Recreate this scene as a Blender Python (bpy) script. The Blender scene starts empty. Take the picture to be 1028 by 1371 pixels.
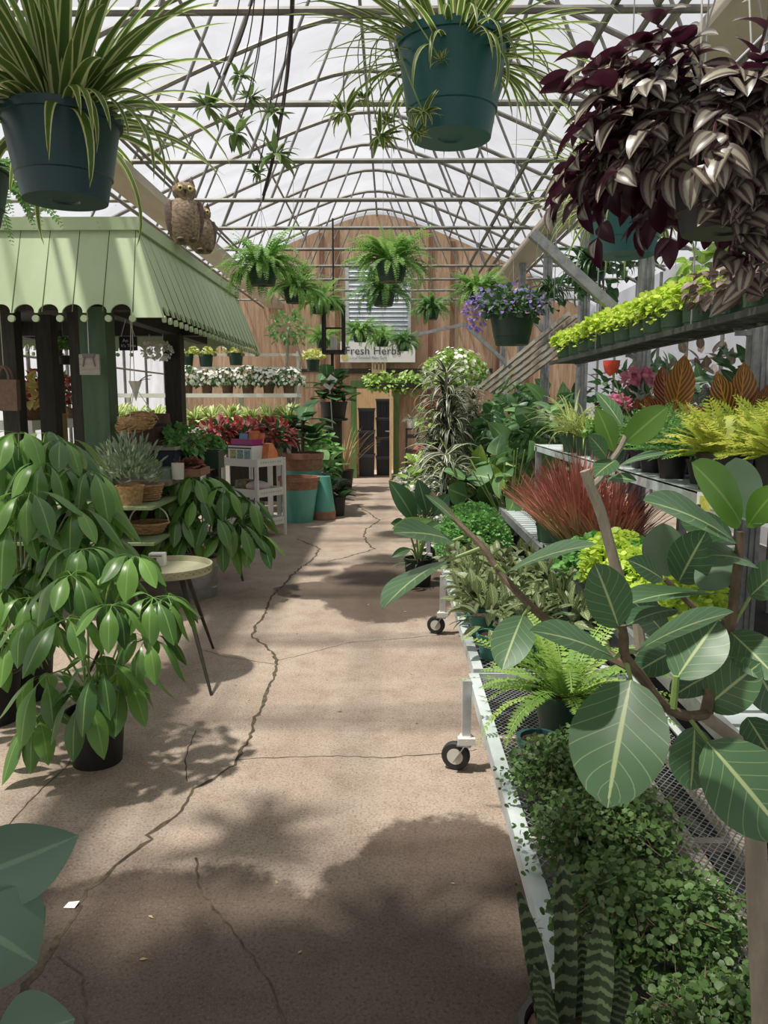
import bpy, math, random
import numpy as np
from mathutils import Vector, Matrix
random.seed(11)
rng = np.random.default_rng(11)
R = math.radians
PI = math.pi
COL = bpy.context.scene.collection
# ------------------------------------------------------------------ camera model
FPX = 1030.0
EYE = np.array([0.0, 0.0, 1.6])
PITCH, YAW = R(8.04), R(0.61)
_f = np.array([-math.sin(YAW) * math.cos(PITCH), math.cos(YAW) * math.cos(PITCH), -math.sin(PITCH)])
_r = np.array([math.cos(YAW), math.sin(YAW), 0.0])
_u = np.cross(_r, _f)


def _ray(u, v):
    return _r * (u - 514.0) / FPX + _u * (685.5 - v) / FPX + _f


def P(u, v, Y):
    """the point of the place that lies on depth Y behind a point of the photograph"""
    d = _ray(u, v)
    return EYE + d * (Y / d[1])


def PZ(u, v, z):
    d = _ray(u, v)
    return EYE + d * ((z - 1.6) / d[2])


def U(rad, n=None):
    return rng.uniform(rad[0], rad[1], n)


def nrm(a):
    return a / np.maximum(np.linalg.norm(a, axis=-1, keepdims=True), 1e-9)


# ------------------------------------------------------------------ mesh builder
class MB:
    def __init__(s):
        s.V, s.F, s.UV, s.R, s.n = [], [], [], [], 0

    def add(s, V, F, UV=None, rnd=None):
        V = np.asarray(V, float).reshape(-1, 3)
        k = len(V)
        s.V.append(V)
        if isinstance(F, np.ndarray):
            s.F.extend((F + s.n).tolist())
        else:
            s.F.extend([tuple(i + s.n for i in f) for f in F])
        s.UV.append(np.zeros((k, 2)) if UV is None else np.asarray(UV, float).reshape(-1, 2))
        r = 0.5 if rnd is None else rnd
        s.R.append(np.broadcast_to(np.asarray(r, float), (k,)).copy())
        s.n += k
        return s

    def box(s, c, size, M=None):
        hx, hy, hz = [q / 2 for q in size]
        v = np.array([(x, y, z) for x in (-hx, hx) for y in (-hy, hy) for z in (-hz, hz)])
        if M is not None:
            v = v @ np.array(M.to_3x3()).T
        v = v + np.array(c)
        return s.add(v, [(0, 1, 3, 2), (4, 6, 7, 5), (0, 4, 5, 1), (2, 3, 7, 6), (0, 2, 6, 4), (1, 5, 7, 3)])

    def box2(s, a, b):
        a, b = np.array(a, float), np.array(b, float)
        return s.box((a + b) / 2, np.abs(b - a))

    def bar(s, a, b, w, h, up=(0, 0, 1)):
        """box beam from a to b"""
        a, b = np.array(a, float), np.array(b, float)
        d = nrm(b - a)
        x = np.cross(d, np.array(up, float))
        if np.linalg.norm(x) < 1e-4:
            x = np.array([1.0, 0, 0])
        x = nrm(x)
        z = np.cross(x, d)
        v = []
        for q in (a, b):
            for sx, sz in ((-1, -1), (1, -1), (1, 1), (-1, 1)):
                v.append(q + x * sx * w / 2 + z * sz * h / 2)
        return s.add(v, [(3, 2, 1, 0), (4, 5, 6, 7), (0, 1, 5, 4), (1, 2, 6, 5), (2, 3, 7, 6), (3, 0, 4, 7)])

    def tube(s, pts, r, n=6, cap=True, rnd=None):
        pts = np.asarray(pts, float)
        m = len(pts)
        rad = np.broadcast_to(np.asarray(r, float), (m,))
        t = np.gradient(pts, axis=0) if m > 2 else np.repeat((pts[1] - pts[0])[None], 2, 0)
        t = nrm(t)
        ref = np.array([0, 0, 1.0]) if abs(t[0][2]) < 0.9 else np.array([1.0, 0, 0])
        x = nrm(np.cross(t[0], ref))
        ring = []
        for i in range(m):
            x = nrm(x - t[i] * np.dot(x, t[i]))
            y = np.cross(t[i], x)
            a = np.arange(n) * 2 * PI / n
            ring.append(pts[i] + rad[i] * (np.cos(a)[:, None] * x + np.sin(a)[:, None] * y))
        F = [(i * n + j, i * n + (j + 1) % n, (i + 1) * n + (j + 1) % n, (i + 1) * n + j) for i in range(m - 1) for j in range(n)]
        if cap:
            F += [tuple(range(n - 1, -1, -1)), tuple((m - 1) * n + j for j in range(n))]
        uv = np.repeat(np.linspace(0, 1, m), n)
        return s.add(np.concatenate(ring), F, np.stack([np.full(m * n, .5), uv], 1), rnd)

    def lathe(s, prof, n=24, c=(0, 0, 0), rfun=None):
        """prof: [(r, z)] from the bottom outwards; r = 0 closes"""
        a = np.arange(n) * 2 * PI / n
        V, F, idx = [], [], []
        k = 0
        for (r, z) in prof:
            if r <= 1e-6:
                V.append(np.array([[0, 0, z]]))
                idx.append([k] * n)
                k += 1
            else:
                rr = r * (rfun(a) if rfun else 1.0)
                V.append(np.stack([rr * np.cos(a), rr * np.sin(a), np.full(n, z)], 1))
                idx.append(list(range(k, k + n)))
                k += n
        for p, q in zip(idx, idx[1:]):
            for j in range(n):
                f = []
                for w in (p[j], p[(j + 1) % n], q[(j + 1) % n], q[j]):
                    if w not in f:
                        f.append(w)
                if len(f) > 2:
                    F.append(tuple(f))
        return s.add(np.concatenate(V) + np.array(c), F)

    def disc(s, r, z=0, n=20, c=(0, 0, 0)):
        return s.lathe([(r, z), (0, z)], n, c)

    def prism(s, pts, axis, a, b):
        """extrude a 2-d outline along an axis from a to b"""
        n = len(pts)
        V = []
        for w in (a, b):
            for p in pts:
                q = list(p)
                q.insert(axis, w)
                V.append(q)
        F = [tuple(range(n)), tuple(range(2 * n - 1, n - 1, -1))] + [(i, i + n, (i + 1) % n + n, (i + 1) % n) for i in range(n)]
        return s.add(V, F)

    def sphere(s, c, r, n=12, m=8, M=None):
        r = np.broadcast_to(np.asarray(r, float), (3,))
        b = MB().lathe([(math.sin(PI * i / m) if 0 < i < m else 0, -math.cos(PI * i / m)) for i in range(m + 1)], n)
        v = b.V[0] * r
        if M is not None:
            v = v @ np.array(M.to_3x3()).T
        return s.add(v + np.array(c), b.F)

    def inst(s, T, pos, dr, up, sc, rnd=None, wsc=None):
        V, F, UV = T
        pos, dr, up = (np.asarray(q, float).reshape(-1, 3) for q in (pos, dr, up))
        m, k = len(pos), len(V)
        y = nrm(np.broadcast_to(dr, (m, 3)))
        up = np.broadcast_to(up, (m, 3))
        x = np.cross(y, up)
        bad = np.linalg.norm(x, axis=1) < 1e-3
        if bad.any():
            x[bad] = np.cross(y[bad], np.array([.3, .9, .31]))
        x = nrm(x)
        z = np.cross(x, y)
        sc = np.broadcast_to(np.asarray(sc, float), (m,))
        w = sc if wsc is None else sc * np.asarray(wsc)
        W = pos[:, None] + V[None, :, 0:1] * (x * w[:, None])[:, None] + V[None, :, 1:2] * (y * sc[:, None])[:, None] + V[None, :, 2:3] * (z * sc[:, None])[:, None]
        rn = rng.uniform(0, 1, m) if rnd is None else np.broadcast_to(rnd, (m,))
        FF = (F[None] + (np.arange(m) * k)[:, None, None]).reshape(-1, F.shape[1])
        return s.add(W.reshape(-1, 3), FF, np.tile(UV, (m, 1)), np.repeat(rn, k))

    def ribbons(s, C, side, hw, fold=0.25, rnd=None, across=3):
        """leaf blades along curves C (n,s,3)"""
        n, m = C.shape[:2]
        t = nrm(np.gradient(C, axis=1))
        side = np.broadcast_to(side, C.shape)
        nn = nrm(np.cross(side, t))
        us = np.linspace(-1, 1, across)
        cols = [C + side * (hw * q)[..., None] + nn * (abs(q) * hw * fold)[..., None] for q in us]
        V = np.stack(cols, 2)
        uv = np.zeros((n, m, across, 2))
        uv[..., 0] = (us + 1) / 2
        uv[..., 1] = np.linspace(0, 1, m)[None, :, None]
        F = np.array([(i * across + j, i * across + j + 1, (i + 1) * across + j + 1, (i + 1) * across + j) for i in range(m - 1) for j in range(across - 1)])
        k = m * across
        FF = (F[None] + (np.arange(n) * k)[:, None, None]).reshape(-1, 4)
        rn = rng.uniform(0, 1, n) if rnd is None else np.broadcast_to(rnd, (n,))
        return s.add(V.reshape(-1, 3), FF, uv.reshape(-1, 2), np.repeat(rn, k))

    def mesh(s, name, mat, smooth=True, sharp=40):
        me = bpy.data.meshes.new(name)
        V = np.concatenate(s.V) if s.V else np.zeros((0, 3))
        me.from_pydata(V.tolist(), [], s.F)
        me.materials.append(mat)
        if len(V):
            vi = np.zeros(len(me.loops), np.int32)
            me.loops.foreach_get('vertex_index', vi)
            uv = np.concatenate(s.UV)[vi].astype(np.float32)
            me.uv_layers.new(name='UVMap').data.foreach_set('uv', uv.ravel())
            me.attributes.new('rnd', 'FLOAT', 'POINT').data.foreach_set('value', np.concatenate(s.R).astype(np.float32))
            if smooth:
                me.polygons.foreach_set('use_smooth', np.ones(len(me.polygons), bool))
                if sharp:
                    me.set_sharp_from_angle(angle=R(sharp))
        me.update()
        return me


# ------------------------------------------------------------------ scene objects
def tag(o, label=None, cat=None, group=None, kind=None):
    if label: o['label'] = label
    if cat: o['category'] = cat
    if group: o['group'] = group
    if kind: o['kind'] = kind
    return o


def thing(name, label, cat, loc, rz=0.0, s=1.0, group=None):
    o = bpy.data.objects.new(name, None)
    COL.objects.link(o)
    o.empty_display_size = .1
    o.location = [float(q) for q in loc]
    o.rotation_euler = (0, 0, rz)
    o.scale = (s, s, s)
    return tag(o, label, cat, group)


def part(name, me, parent, label=None, loc=(0, 0, 0), rot=(0, 0, 0)):
    o = bpy.data.objects.new(name, me)
    COL.objects.link(o)
    o.parent = parent
    o.location = [float(q) for q in loc]
    o.rotation_euler = rot
    if label: o['label'] = label
    return o


def solo(name, me, label, cat, loc=(0, 0, 0), rz=0.0, s=1.0, group=None):
    o = bpy.data.objects.new(name, me)
    COL.objects.link(o)
    o.location = [float(q) for q in loc]
    o.rotation_euler = (0, 0, rz)
    o.scale = (s, s, s)
    return tag(o, label, cat, group)


def struct(name, me, parent=None, loc=(0, 0, 0)):
    o = bpy.data.objects.new(name, me)
    COL.objects.link(o)
    o.location = [float(q) for q in loc]
    if parent: o.parent = parent
    else: o['kind'] = 'structure'
    return o


def plant(name, label, cat, loc, parts, rz=None, s=1.0, group=None):
    """parts: [(part name, mesh[, label])]; the same meshes serve every copy"""
    t = thing(name, label, cat, loc, random.uniform(0, 6.28) if rz is None else rz, s, group)
    for p in parts:
        q = part(p[0], p[1], t, p[2] if len(p) > 2 else None)
        if p[0] == 'flowers': q['kind'] = 'stuff'
    return t


# ------------------------------------------------------------------ materials
def _nt(name):
    m = bpy.data.materials.new(name)
    m.use_nodes = True
    nt = m.node_tree
    nt.nodes.clear()
    return m, nt, nt.nodes, nt.links


def srgb(h):
    h = h.lstrip('#')
    c = [int(h[i:i + 2], 16) / 255 for i in (0, 2, 4)]
    return tuple(q / 12.92 if q <= .04045 else ((q + .055) / 1.055) ** 2.4 for q in c) + (1,)


class G:
    """small node helper"""
    def __init__(g, nt):
        g.nt, g.N, g.L = nt, nt.nodes, nt.links

    def put(g, inp, v):
        if hasattr(v, 'is_output'):
            g.L.new(v, inp)
        else:
            inp.default_value = v

    def math(g, op, a, b=0.0, c=None, clamp=False):
        n = g.N.new('ShaderNodeMath')
        n.operation = op
        n.use_clamp = clamp
        g.put(n.inputs[0], a)
        g.put(n.inputs[1], b)
        if c is not None: g.put(n.inputs[2], c)
        return n.outputs[0]

    def mix(g, f, a, b):
        n = g.N.new('ShaderNodeMix')
        n.data_type = 'RGBA'
        g.put(n.inputs[0], f)
        g.put(n.inputs[6], a)
        g.put(n.inputs[7], b)
        return n.outputs[2]

    def noise(g, scale, detail=4, rough=.55, vec=None, dist=0.0):
        n = g.N.new('ShaderNodeTexNoise')
        n.inputs['Scale'].default_value = scale
        n.inputs['Detail'].default_value = detail
        n.inputs['Roughness'].default_value = rough
        n.inputs['Distortion'].default_value = dist
        if vec is not None: g.L.new(vec, n.inputs['Vector'])
        return n.outputs[0]

    def ramp(g, f, stops):
        n = g.N.new('ShaderNodeValToRGB')
        e = n.color_ramp.elements
        e[0].position, e[0].color = stops[0]
        e[1].position, e[1].color = stops[-1]
        for p, c in stops[1:-1]:
            q = e.new(p)
            q.color = c
        g.put(n.inputs[0], f)
        return n.outputs[0]

    def step(g, f, lo, hi):
        n = g.N.new('ShaderNodeMapRange')
        n.interpolation_type = 'SMOOTHSTEP'
        g.put(n.inputs[0], f)
        n.inputs[1].default_value, n.inputs[2].default_value = lo, hi
        return n.outputs[0]

    def coord(g, which='Object', scale=None):
        n = g.N.new('ShaderNodeTexCoord')
        o = n.outputs[which]
        if scale is not None:
            m = g.N.new('ShaderNodeMapping')
            m.inputs['Scale'].default_value = scale
            g.L.new(o, m.inputs[0])
            o = m.outputs[0]
        return o

    def bsdf(g, col, rough, metal=0.0, **kw):
        b = g.N.new('ShaderNodeBsdfPrincipled')
        g.put(b.inputs['Base Color'], col)
        g.put(b.inputs['Roughness'], rough)
        b.inputs['Metallic'].default_value = metal
        for k, v in kw.items():
            g.put(b.inputs[k.replace('_', ' ')], v)
        return b

    def out(g, sh):
        o = g.N.new('ShaderNodeOutputMaterial')
        g.L.new(sh, o.inputs[0])

    def bump(g, h, strength=.3, dist=.01):
        b = g.N.new('ShaderNodeBump')
        b.inputs['Strength'].default_value = strength
        b.inputs['Distance'].default_value = dist
        g.L.new(h, b.inputs['Height'])
        return b.outputs[0]


def mat(name, c1, c2=None, rough=.5, metal=0.0, scale=8.0, stretch=None, bump=0.0, spec=.5, lo=.3, hi=.7):
    m, nt, N, L = _nt(name)
    g = G(nt)
    c1 = srgb(c1)
    if c2 is None:
        col = c1
        vec = g.coord('Object', stretch or (1, 1, 1)) if bump else None
        nz = g.noise(scale, 4, .6, vec) if bump else None
    else:
        vec = g.coord('Object', stretch or (1, 1, 1))
        nz = g.noise(scale, 5, .62, vec)
        col = g.mix(g.step(nz, lo, hi), c1, srgb(c2))
    b = g.bsdf(col, rough, metal)
    b.inputs['Specular IOR Level'].default_value = spec
    if bump:
        L.new(g.bump(nz, bump), b.inputs['Normal'])
    g.out(b.outputs[0])
    return m


def soft(h, k=.93):
    c = srgb(h)
    l = .3 * c[0] + .59 * c[1] + .11 * c[2]
    return tuple(l + (q - l) * k for q in c[:3]) + (1,)


def leafmat(name, c1, c2, kind=None, c3='#cfd79a', rough=.42, transl=.28, under=None, n=9, spec=.5):
    m, nt, N, L = _nt(name)
    g = G(nt)
    at = N.new('ShaderNodeAttribute')
    at.attribute_name = 'rnd'
    uvn = N.new('ShaderNodeUVMap')
    sx = N.new('ShaderNodeSeparateXYZ')
    L.new(uvn.outputs[0], sx.inputs[0])
    u, v = sx.outputs[0], sx.outputs[1]
    col = g.mix(at.outputs['Fac'], soft(c1), soft(c2))
    au = g.math('ABSOLUTE', g.math('SUBTRACT', u, .5))
    C3 = srgb(c3)
    f = None
    if kind == 'midrib':
        f = g.math('MULTIPLY', g.step(au, .045, .02), .6)
    elif kind == 'edge':
        f = g.step(au, .30, .36)
    elif kind == 'center':
        f = g.step(au, .22, .15)
    elif kind == 'silver':
        f = g.math('MULTIPLY', g.math('MULTIPLY', g.step(au, .06, .15), g.step(au, .38, .28)), g.math('ADD', .45, g.math('MULTIPLY', at.outputs['Fac'], .5)))
    elif kind in ('veins', 'zebra'):
        ph = g.math('SUBTRACT', g.math('MULTIPLY', v, float(n)), g.math('MULTIPLY', au, n * (.55 if kind == 'veins' else .8)))
        fr = g.math('ABSOLUTE', g.math('SUBTRACT', g.math('FRACT', ph), .5))
        w = (.05, .02) if kind == 'veins' else (.22, .13)
        lat = g.step(fr, *w)
        mid = g.step(au, .035, .016)
        f = g.math('MAXIMUM', g.math('MULTIPLY', lat, .4 if kind == 'veins' else .72), g.math('MULTIPLY', mid, .95))
    elif kind == 'bands':
        nz = g.noise(1.0, 3, .6, g.coord('Object', (60, 60, 22)))
        f = g.step(g.math('SINE', g.math('ADD', g.math('MULTIPLY', v, n * 6.28), g.math('MULTIPLY', nz, 9.0))), .1, .5)
    elif kind == 'tip':
        f = g.step(v, .25, .75)
    elif kind == 'spots':
        nz = g.noise(n * 4.0, 3, .6, g.coord('Object'))
        f = g.step(nz, .52, .6)
    if f is not None:
        col = g.mix(f, col, C3)
    if under:
        ge = N.new('ShaderNodeNewGeometry')
        col = g.mix(ge.outputs['Backfacing'], col, srgb(under))
    b = g.bsdf(col, rough)
    b.inputs['Specular IOR Level'].default_value = spec
    if transl > 0:
        t = N.new('ShaderNodeBsdfTranslucent')
        hs = N.new('ShaderNodeHueSaturation')
        hs.inputs['Saturation'].default_value = 1.0
        hs.inputs['Value'].default_value = 1.5
        L.new(col, hs.inputs['Color'])
        L.new(hs.outputs[0], t.inputs['Color'])
        mx = N.new('ShaderNodeMixShader')
        mx.inputs[0].default_value = transl
        L.new(b.outputs[0], mx.inputs[1])
        L.new(t.outputs[0], mx.inputs[2])
        g.out(mx.outputs[0])
    else:
        g.out(b.outputs[0])
    return m


# ------------------------------------------------------------------ leaves
def prof(shape, v):
    v = np.clip(v, 1e-4, 1 - 1e-4)
    if shape == 'ell': w = np.sin(PI * v) ** .85
    elif shape == 'ovate': w = v ** .45 * (1 - v) ** .85
    elif shape == 'obov': w = v ** .9 * (1 - v) ** .45
    elif shape == 'round': w = np.sqrt(1 - (2 * v - 1) ** 2)
    elif shape == 'heart': w = v ** .22 * (1 - v) ** .8
    elif shape == 'oval': w = np.sin(PI * v) ** .58
    elif shape == 'lance': w = v ** .6 * (1 - v) ** 1.0
    elif shape == 'strap': w = np.minimum(1, v * 6) ** .5 * (1 - v) ** .55 * (.75 + .25 * np.sin(PI * v))
    elif shape == 'fiddle': w = (.55 + .45 * np.cos(2 * PI * (v - .72))) * np.sqrt(np.maximum(0, 1 - (2 * v - 1) ** 6)) * .9
    else: w = np.sin(PI * v)
    return w / _MX.get(shape, 1.0)


_MX = {}
for _s in ('ell', 'oval', 'ovate', 'obov', 'round', 'heart', 'lance', 'strap', 'fiddle'):
    _MX[_s] = 1.0
    _MX[_s] = float(prof(_s, np.linspace(.001, .999, 400)).max())


def leaf(shape='ell', w=.5, nl=6, na=3, curl=.6, fold=.2, wave=0.0):
    """unit-length leaf along +Y, width w, curling down towards the tip"""
    v = np.linspace(0, 1, nl + 1)
    a = -curl * v + curl * .35
    y = np.concatenate([[0], np.cumsum(np.cos((a[1:] + a[:-1]) / 2) / nl)])
    z = np.concatenate([[0], np.cumsum(np.sin((a[1:] + a[:-1]) / 2) / nl)])
    hw = prof(shape, v) * w / 2
    us = np.linspace(-1, 1, na)
    V = np.zeros((nl + 1, na, 3))
    V[..., 0] = hw[:, None] * us[None]
    V[..., 1] = y[:, None]
    V[..., 2] = z[:, None] + np.abs(us)[None] ** 1.5 * hw[:, None] * fold + wave * np.sin(v * 14)[:, None] * np.abs(us)[None] * w
    uv = np.zeros((nl + 1, na, 2))
    uv[..., 0] = (us + 1) / 2
    uv[..., 1] = v[:, None]
    F = np.array([(i * na + j, i * na + j + 1, (i + 1) * na + j + 1, (i + 1) * na + j) for i in range(nl) for j in range(na - 1)])
    return V.reshape(-1, 3), F, uv.reshape(-1, 2)


TINY = (np.array([(0, 0, 0), (.5, .35, .05), (.42, .8, .04), (0, 1, -.05), (-.42, .8, .04), (-.5, .35, .05)]),
        np.array([(0, 1, 2, 3), (0, 3, 4, 5)]),
        np.array([(.5, 0), (1, .35), (.9, .8), (.5, 1), (.1, .8), (0, .35)]))
DIAM = (np.array([(0, 0, 0), (.22, .45, .03), (0, 1, -.06), (-.22, .45, .03)]), np.array([(0, 1, 2, 3)]), np.array([(.5, 0), (1, .5), (.5, 1), (0, .5)]))


def polar(n, base, L, el0, bend, az=(0, 2 * PI), seg=8, p=1.3, spread=.03):
    az = U(az, n)
    el0, bend, L = U(el0, n), U(bend, n), U(L, n)
    t = np.linspace(0, 1, seg + 1)
    el = el0[:, None] - bend[:, None] * t[None] ** p
    d = np.stack([np.cos(az)[:, None] * np.cos(el), np.sin(az)[:, None] * np.cos(el), np.sin(el)], -1)
    stp = (d[:, 1:] + d[:, :-1]) / 2 * (L / seg)[:, None, None]
    C = np.concatenate([np.zeros((n, 1, 3)), np.cumsum(stp, 1)], 1)
    b = np.asarray(base, float) + np.stack([np.cos(az) * spread, np.sin(az) * spread, np.zeros(n)], -1) * rng.uniform(.2, 1, n)[:, None]
    side = np.stack([-np.sin(az), np.cos(az), np.zeros(n)], -1)[:, None]
    return C + b[:, None], np.broadcast_to(side, C.shape), L, t


def straps(mb, n, L, W, el0, bend, base=(0, 0, 0), az=(0, 2 * PI), seg=8, shape='strap', fold=.3, spread=.03, p=1.3, twist=.25):
    C, side, L, t = polar(n, base, L, el0, bend, az, seg, p, spread)
    tw = rng.uniform(-twist, twist, (n, 1, 1))
    side = nrm(side + np.array([0, 0, 1.0]) * tw)
    hw = prof(shape, t)[None] * U(W, n)[:, None] / 2
    mb.ribbons(C, side, hw, fold)
    return C


def fronds(mb, n, L, W, el0, bend, base=(0, 0, 0), az=(0, 2 * PI), seg=22, p=1.2, spread=.04, lean=.35, pin=.5, droop=.15):
    C, side, L, t = polar(n, base, L, el0, bend, az, seg, p, spread)
    roll = rng.uniform(-.35, .35, (n, 1, 1))
    side = nrm(side + np.array([0, 0, 1.0]) * roll)
    tan = nrm(np.gradient(C, axis=1))
    mb.ribbons(C[:, ::3], side[:, ::3], np.full((n, len(t[::3])), .0022), 0)
    w = (np.sin(PI * np.clip(t * .93 + .05, 0, 1)) ** .6)[None] * U(W, n)[:, None]
    rn = np.repeat(rng.uniform(0, 1, n), seg)
    for sg in (-1, 1):
        d = nrm(side * sg + tan * lean - np.array([0, 0, droop]) + rng.normal(0, .08, C.shape))
        up = nrm(np.cross(side, tan))
        up = np.where(up[..., 2:3] < -1.1, -up, up)
        mb.inst(DIAM, C[:, 1:].reshape(-1, 3), d[:, 1:].reshape(-1, 3), up[:, 1:].reshape(-1, 3), np.maximum(w[:, 1:].reshape(-1), .004), rn, wsc=np.full(n * seg, pin * 2.2))


def sph(n, zmin=-.2, zmax=1.0):
    z = rng.uniform(zmin, zmax, n)
    a = rng.uniform(0, 2 * PI, n)
    r = np.sqrt(np.maximum(0, 1 - z * z))
    return np.stack([r * np.cos(a), r * np.sin(a), z], -1)


def cloud(mb, T, n, c, rad, size, zmin=-.1, inner=.55, droop=.3, jit=.5, upz=.6, wsc=None):
    d = sph(n, zmin)
    r = rng.uniform(inner ** 3, 1, n) ** (1 / 3)
    pos = np.asarray(c, float) + d * np.asarray(rad, float) * r[:, None]
    dr = nrm(d + rng.normal(0, jit, (n, 3)) - np.array([0, 0, droop]))
    up = nrm(d * (1 - upz) + np.array([0, 0, upz]) + rng.normal(0, .3, (n, 3)))
    mb.inst(T, pos, dr, up, U(size, n), wsc=None if wsc is None else U(wsc, n))
    return mb


def sprigs(mb, T, n, c, rad, size, zmin=0.0, per=9, L=.12, droop=.8, base=None):
    """trailing or upright twigs carrying pairs of leaves"""
    d = sph(n, zmin)
    st = np.asarray(c, float) + d * np.asarray(rad, float) * rng.uniform(.4, .9, (n, 1))
    for i in range(per):
        t = i / per
        pos = st + nrm(d) * L * t - np.array([0, 0, droop]) * L * t * t + rng.normal(0, .006, (n, 3))
        dr = nrm(d * .5 + rng.normal(0, .7, (n, 3)) - np.array([0, 0, .1]))
        up = nrm(np.array([0, 0, .8]) + d * .4 + rng.normal(0, .25, (n, 3)))
        mb.inst(T, pos, dr, up, U(size, n))
    return mb


def arc(a, b, sag=.0, n=8, out=(0, 0, 0)):
    a, b = np.array(a, float), np.array(b, float)
    t = np.linspace(0, 1, n)[:, None]
    return a + (b - a) * t + np.array([0, 0, sag]) * (4 * t * (1 - t)) + np.array(out) * (4 * t * (1 - t))
# ================================================================== materials
M = {}
M['teal'] = mat('teal_plastic', '#24605f', rough=.38)
M['teal_dark'] = mat('dark_teal_plastic', '#1f4548', rough=.42)
M['black_pot'] = mat('black_plastic', '#1d1c1d', rough=.5)
M['green_pot'] = mat('green_plastic', '#3d5c42', rough=.5)
M['dark_green_pot'] = mat('dark_green_plastic', '#1c3a2a', rough=.45)
M['soil'] = mat('soil', '#2a1d15', '#4a3527', rough=.95, scale=60, bump=.6)
M['wire'] = mat('wire', '#9a9a96', rough=.4, metal=.7)
M['string'] = mat('string', '#cfcabd', rough=.8)
M['galv'] = mat('galvanised_steel', '#8f9193', '#aeb0b1', rough=.45, metal=.55, scale=14)
M['pipe'] = mat('pipe_steel', '#696762', '#84827c', rough=.5, metal=.35, scale=6)
M['alu'] = mat('aluminium', '#b4b8b8', '#d2d6d6', rough=.42, metal=.35, scale=9)
M['rim'] = mat('bench_rim', '#b9c6c6', '#d6dedd', rough=.4, metal=.15, scale=5)
M['beam'] = mat('painted_beam', '#b5ab9b', '#c8beae', rough=.7, scale=3, stretch=(1, .2, 1))
M['white_plastic'] = mat('white_plastic', '#dcdcd6', rough=.45)
M['rubber'] = mat('rubber', '#2a2b2b', rough=.7)
M['kiosk'] = mat('green_paint', '#a0b389', '#b0c099', rough=.6, scale=2.2, stretch=(1, 1, .5))
M['kiosk_dark'] = mat('green_post_paint', '#35503a', '#43613f', rough=.6, scale=5, stretch=(3, 3, .4))
M['dark_wood'] = mat('dark_stained_wood', '#26261f', '#3b372d', rough=.7, scale=6, stretch=(6, 6, .6))
M['soffit'] = mat('weathered_boards', '#6f6552', '#8c8069', rough=.8, scale=4, stretch=(1, 8, 1))
M['bark'] = mat('bark', '#8d8473', '#a9a08d', rough=.85, scale=30, stretch=(1, 1, .3), bump=.4)
M['stem'] = mat('green_stem', '#7d9b52', '#94ad69', rough=.55, scale=20)
M['brown_stem'] = mat('brown_stem', '#5f5140', '#7b6b55', rough=.8, scale=40, bump=.3)
M['terracotta'] = mat('terracotta', '#8a6450', '#a37b64', rough=.85, scale=16)
M['turq'] = mat('turquoise_glaze', '#4f9a8d', '#65ad9f', rough=.45, scale=5, stretch=(1, 1, .25))
M['wicker'] = mat('wicker', '#8c6d49', '#b9986c', rough=.85, scale=45, bump=.5)
M['wicker_dark'] = mat('dark_wicker', '#5b4632', '#7c6247', rough=.85, scale=45, bump=.5)
M['pale_wood'] = mat('pale_wood', '#c9ad86', '#dcc29c', rough=.7, scale=5, stretch=(6, 1, .7))
M['grey_wood'] = mat('grey_wood', '#8f8a80', '#a8a297', rough=.8, scale=6, stretch=(1, 1, 6))
M['white'] = mat('white_paint', '#e4e3dc', rough=.55)
M['paper'] = mat('paper', '#e9e8e2', rough=.7)
M['black'] = mat('black_paint', '#141414', rough=.5)
M['bin'] = mat('black_bin_plastic', '#3c404a', rough=.45)
M['ink'] = mat('dark_ink', '#3a3f4a', rough=.7)
M['chalk'] = mat('chalk', '#d8dad6', rough=.9)
M['steel'] = mat('bucket_steel', '#a3a6a8', '#c2c5c6', rough=.35, metal=.8, scale=7)
M['brass'] = mat('antique_brass', '#8a8560', '#a39c74', rough=.45, metal=.5, scale=12)
M['tray'] = mat('tray_top', '#a5a384', '#b7b598', rough=.5, metal=.2, scale=6)
M['orange'] = mat('orange_card', '#e0774c', '#ea9a6e', rough=.6, scale=12)
M['magenta'] = mat('magenta_card', '#a3297a', rough=.5)
M['sky_card'] = mat('blue_card', '#7aa0c4', rough=.5)
M['pink_bag'] = mat('pale_pink_bag', '#b9a3a8', '#cfbcc0', rough=.4, scale=9)
M['lime'] = mat('lime_lid', '#93b83f', rough=.45)
M['navy'] = mat('navy_plastic', '#23263a', rough=.45)
M['brown_bag'] = mat('brown_felt', '#6a5648', '#7a6455', rough=.95, scale=30)
M['yellow_paint'] = mat('ochre_paint', '#9a7f43', rough=.6)
M['crack'] = mat('floor_crack', '#3a3129', '#625743', rough=.95, scale=26)
M['ceramic'] = mat('ceramic', '#c9c6bb', rough=.3)
M['owl'] = mat('owl_feathers', '#5f4f41', '#a08a70', rough=.8, scale=34, stretch=(1, 1, 1.6), bump=.3)
M['owl_wing'] = mat('owl_wing', '#4f4038', '#6a574c', rough=.8, scale=14, stretch=(1, 1, 5), bump=.3)
M['owl_eye'] = mat('owl_eye', '#cdb869', rough=.3)
M['label_yellow'] = mat('yellow_tag', '#e0d36a', rough=.6)
M['red_flower'] = mat('red_flower', '#d43c2c', '#e8604a', rough=.35, scale=18)
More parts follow.
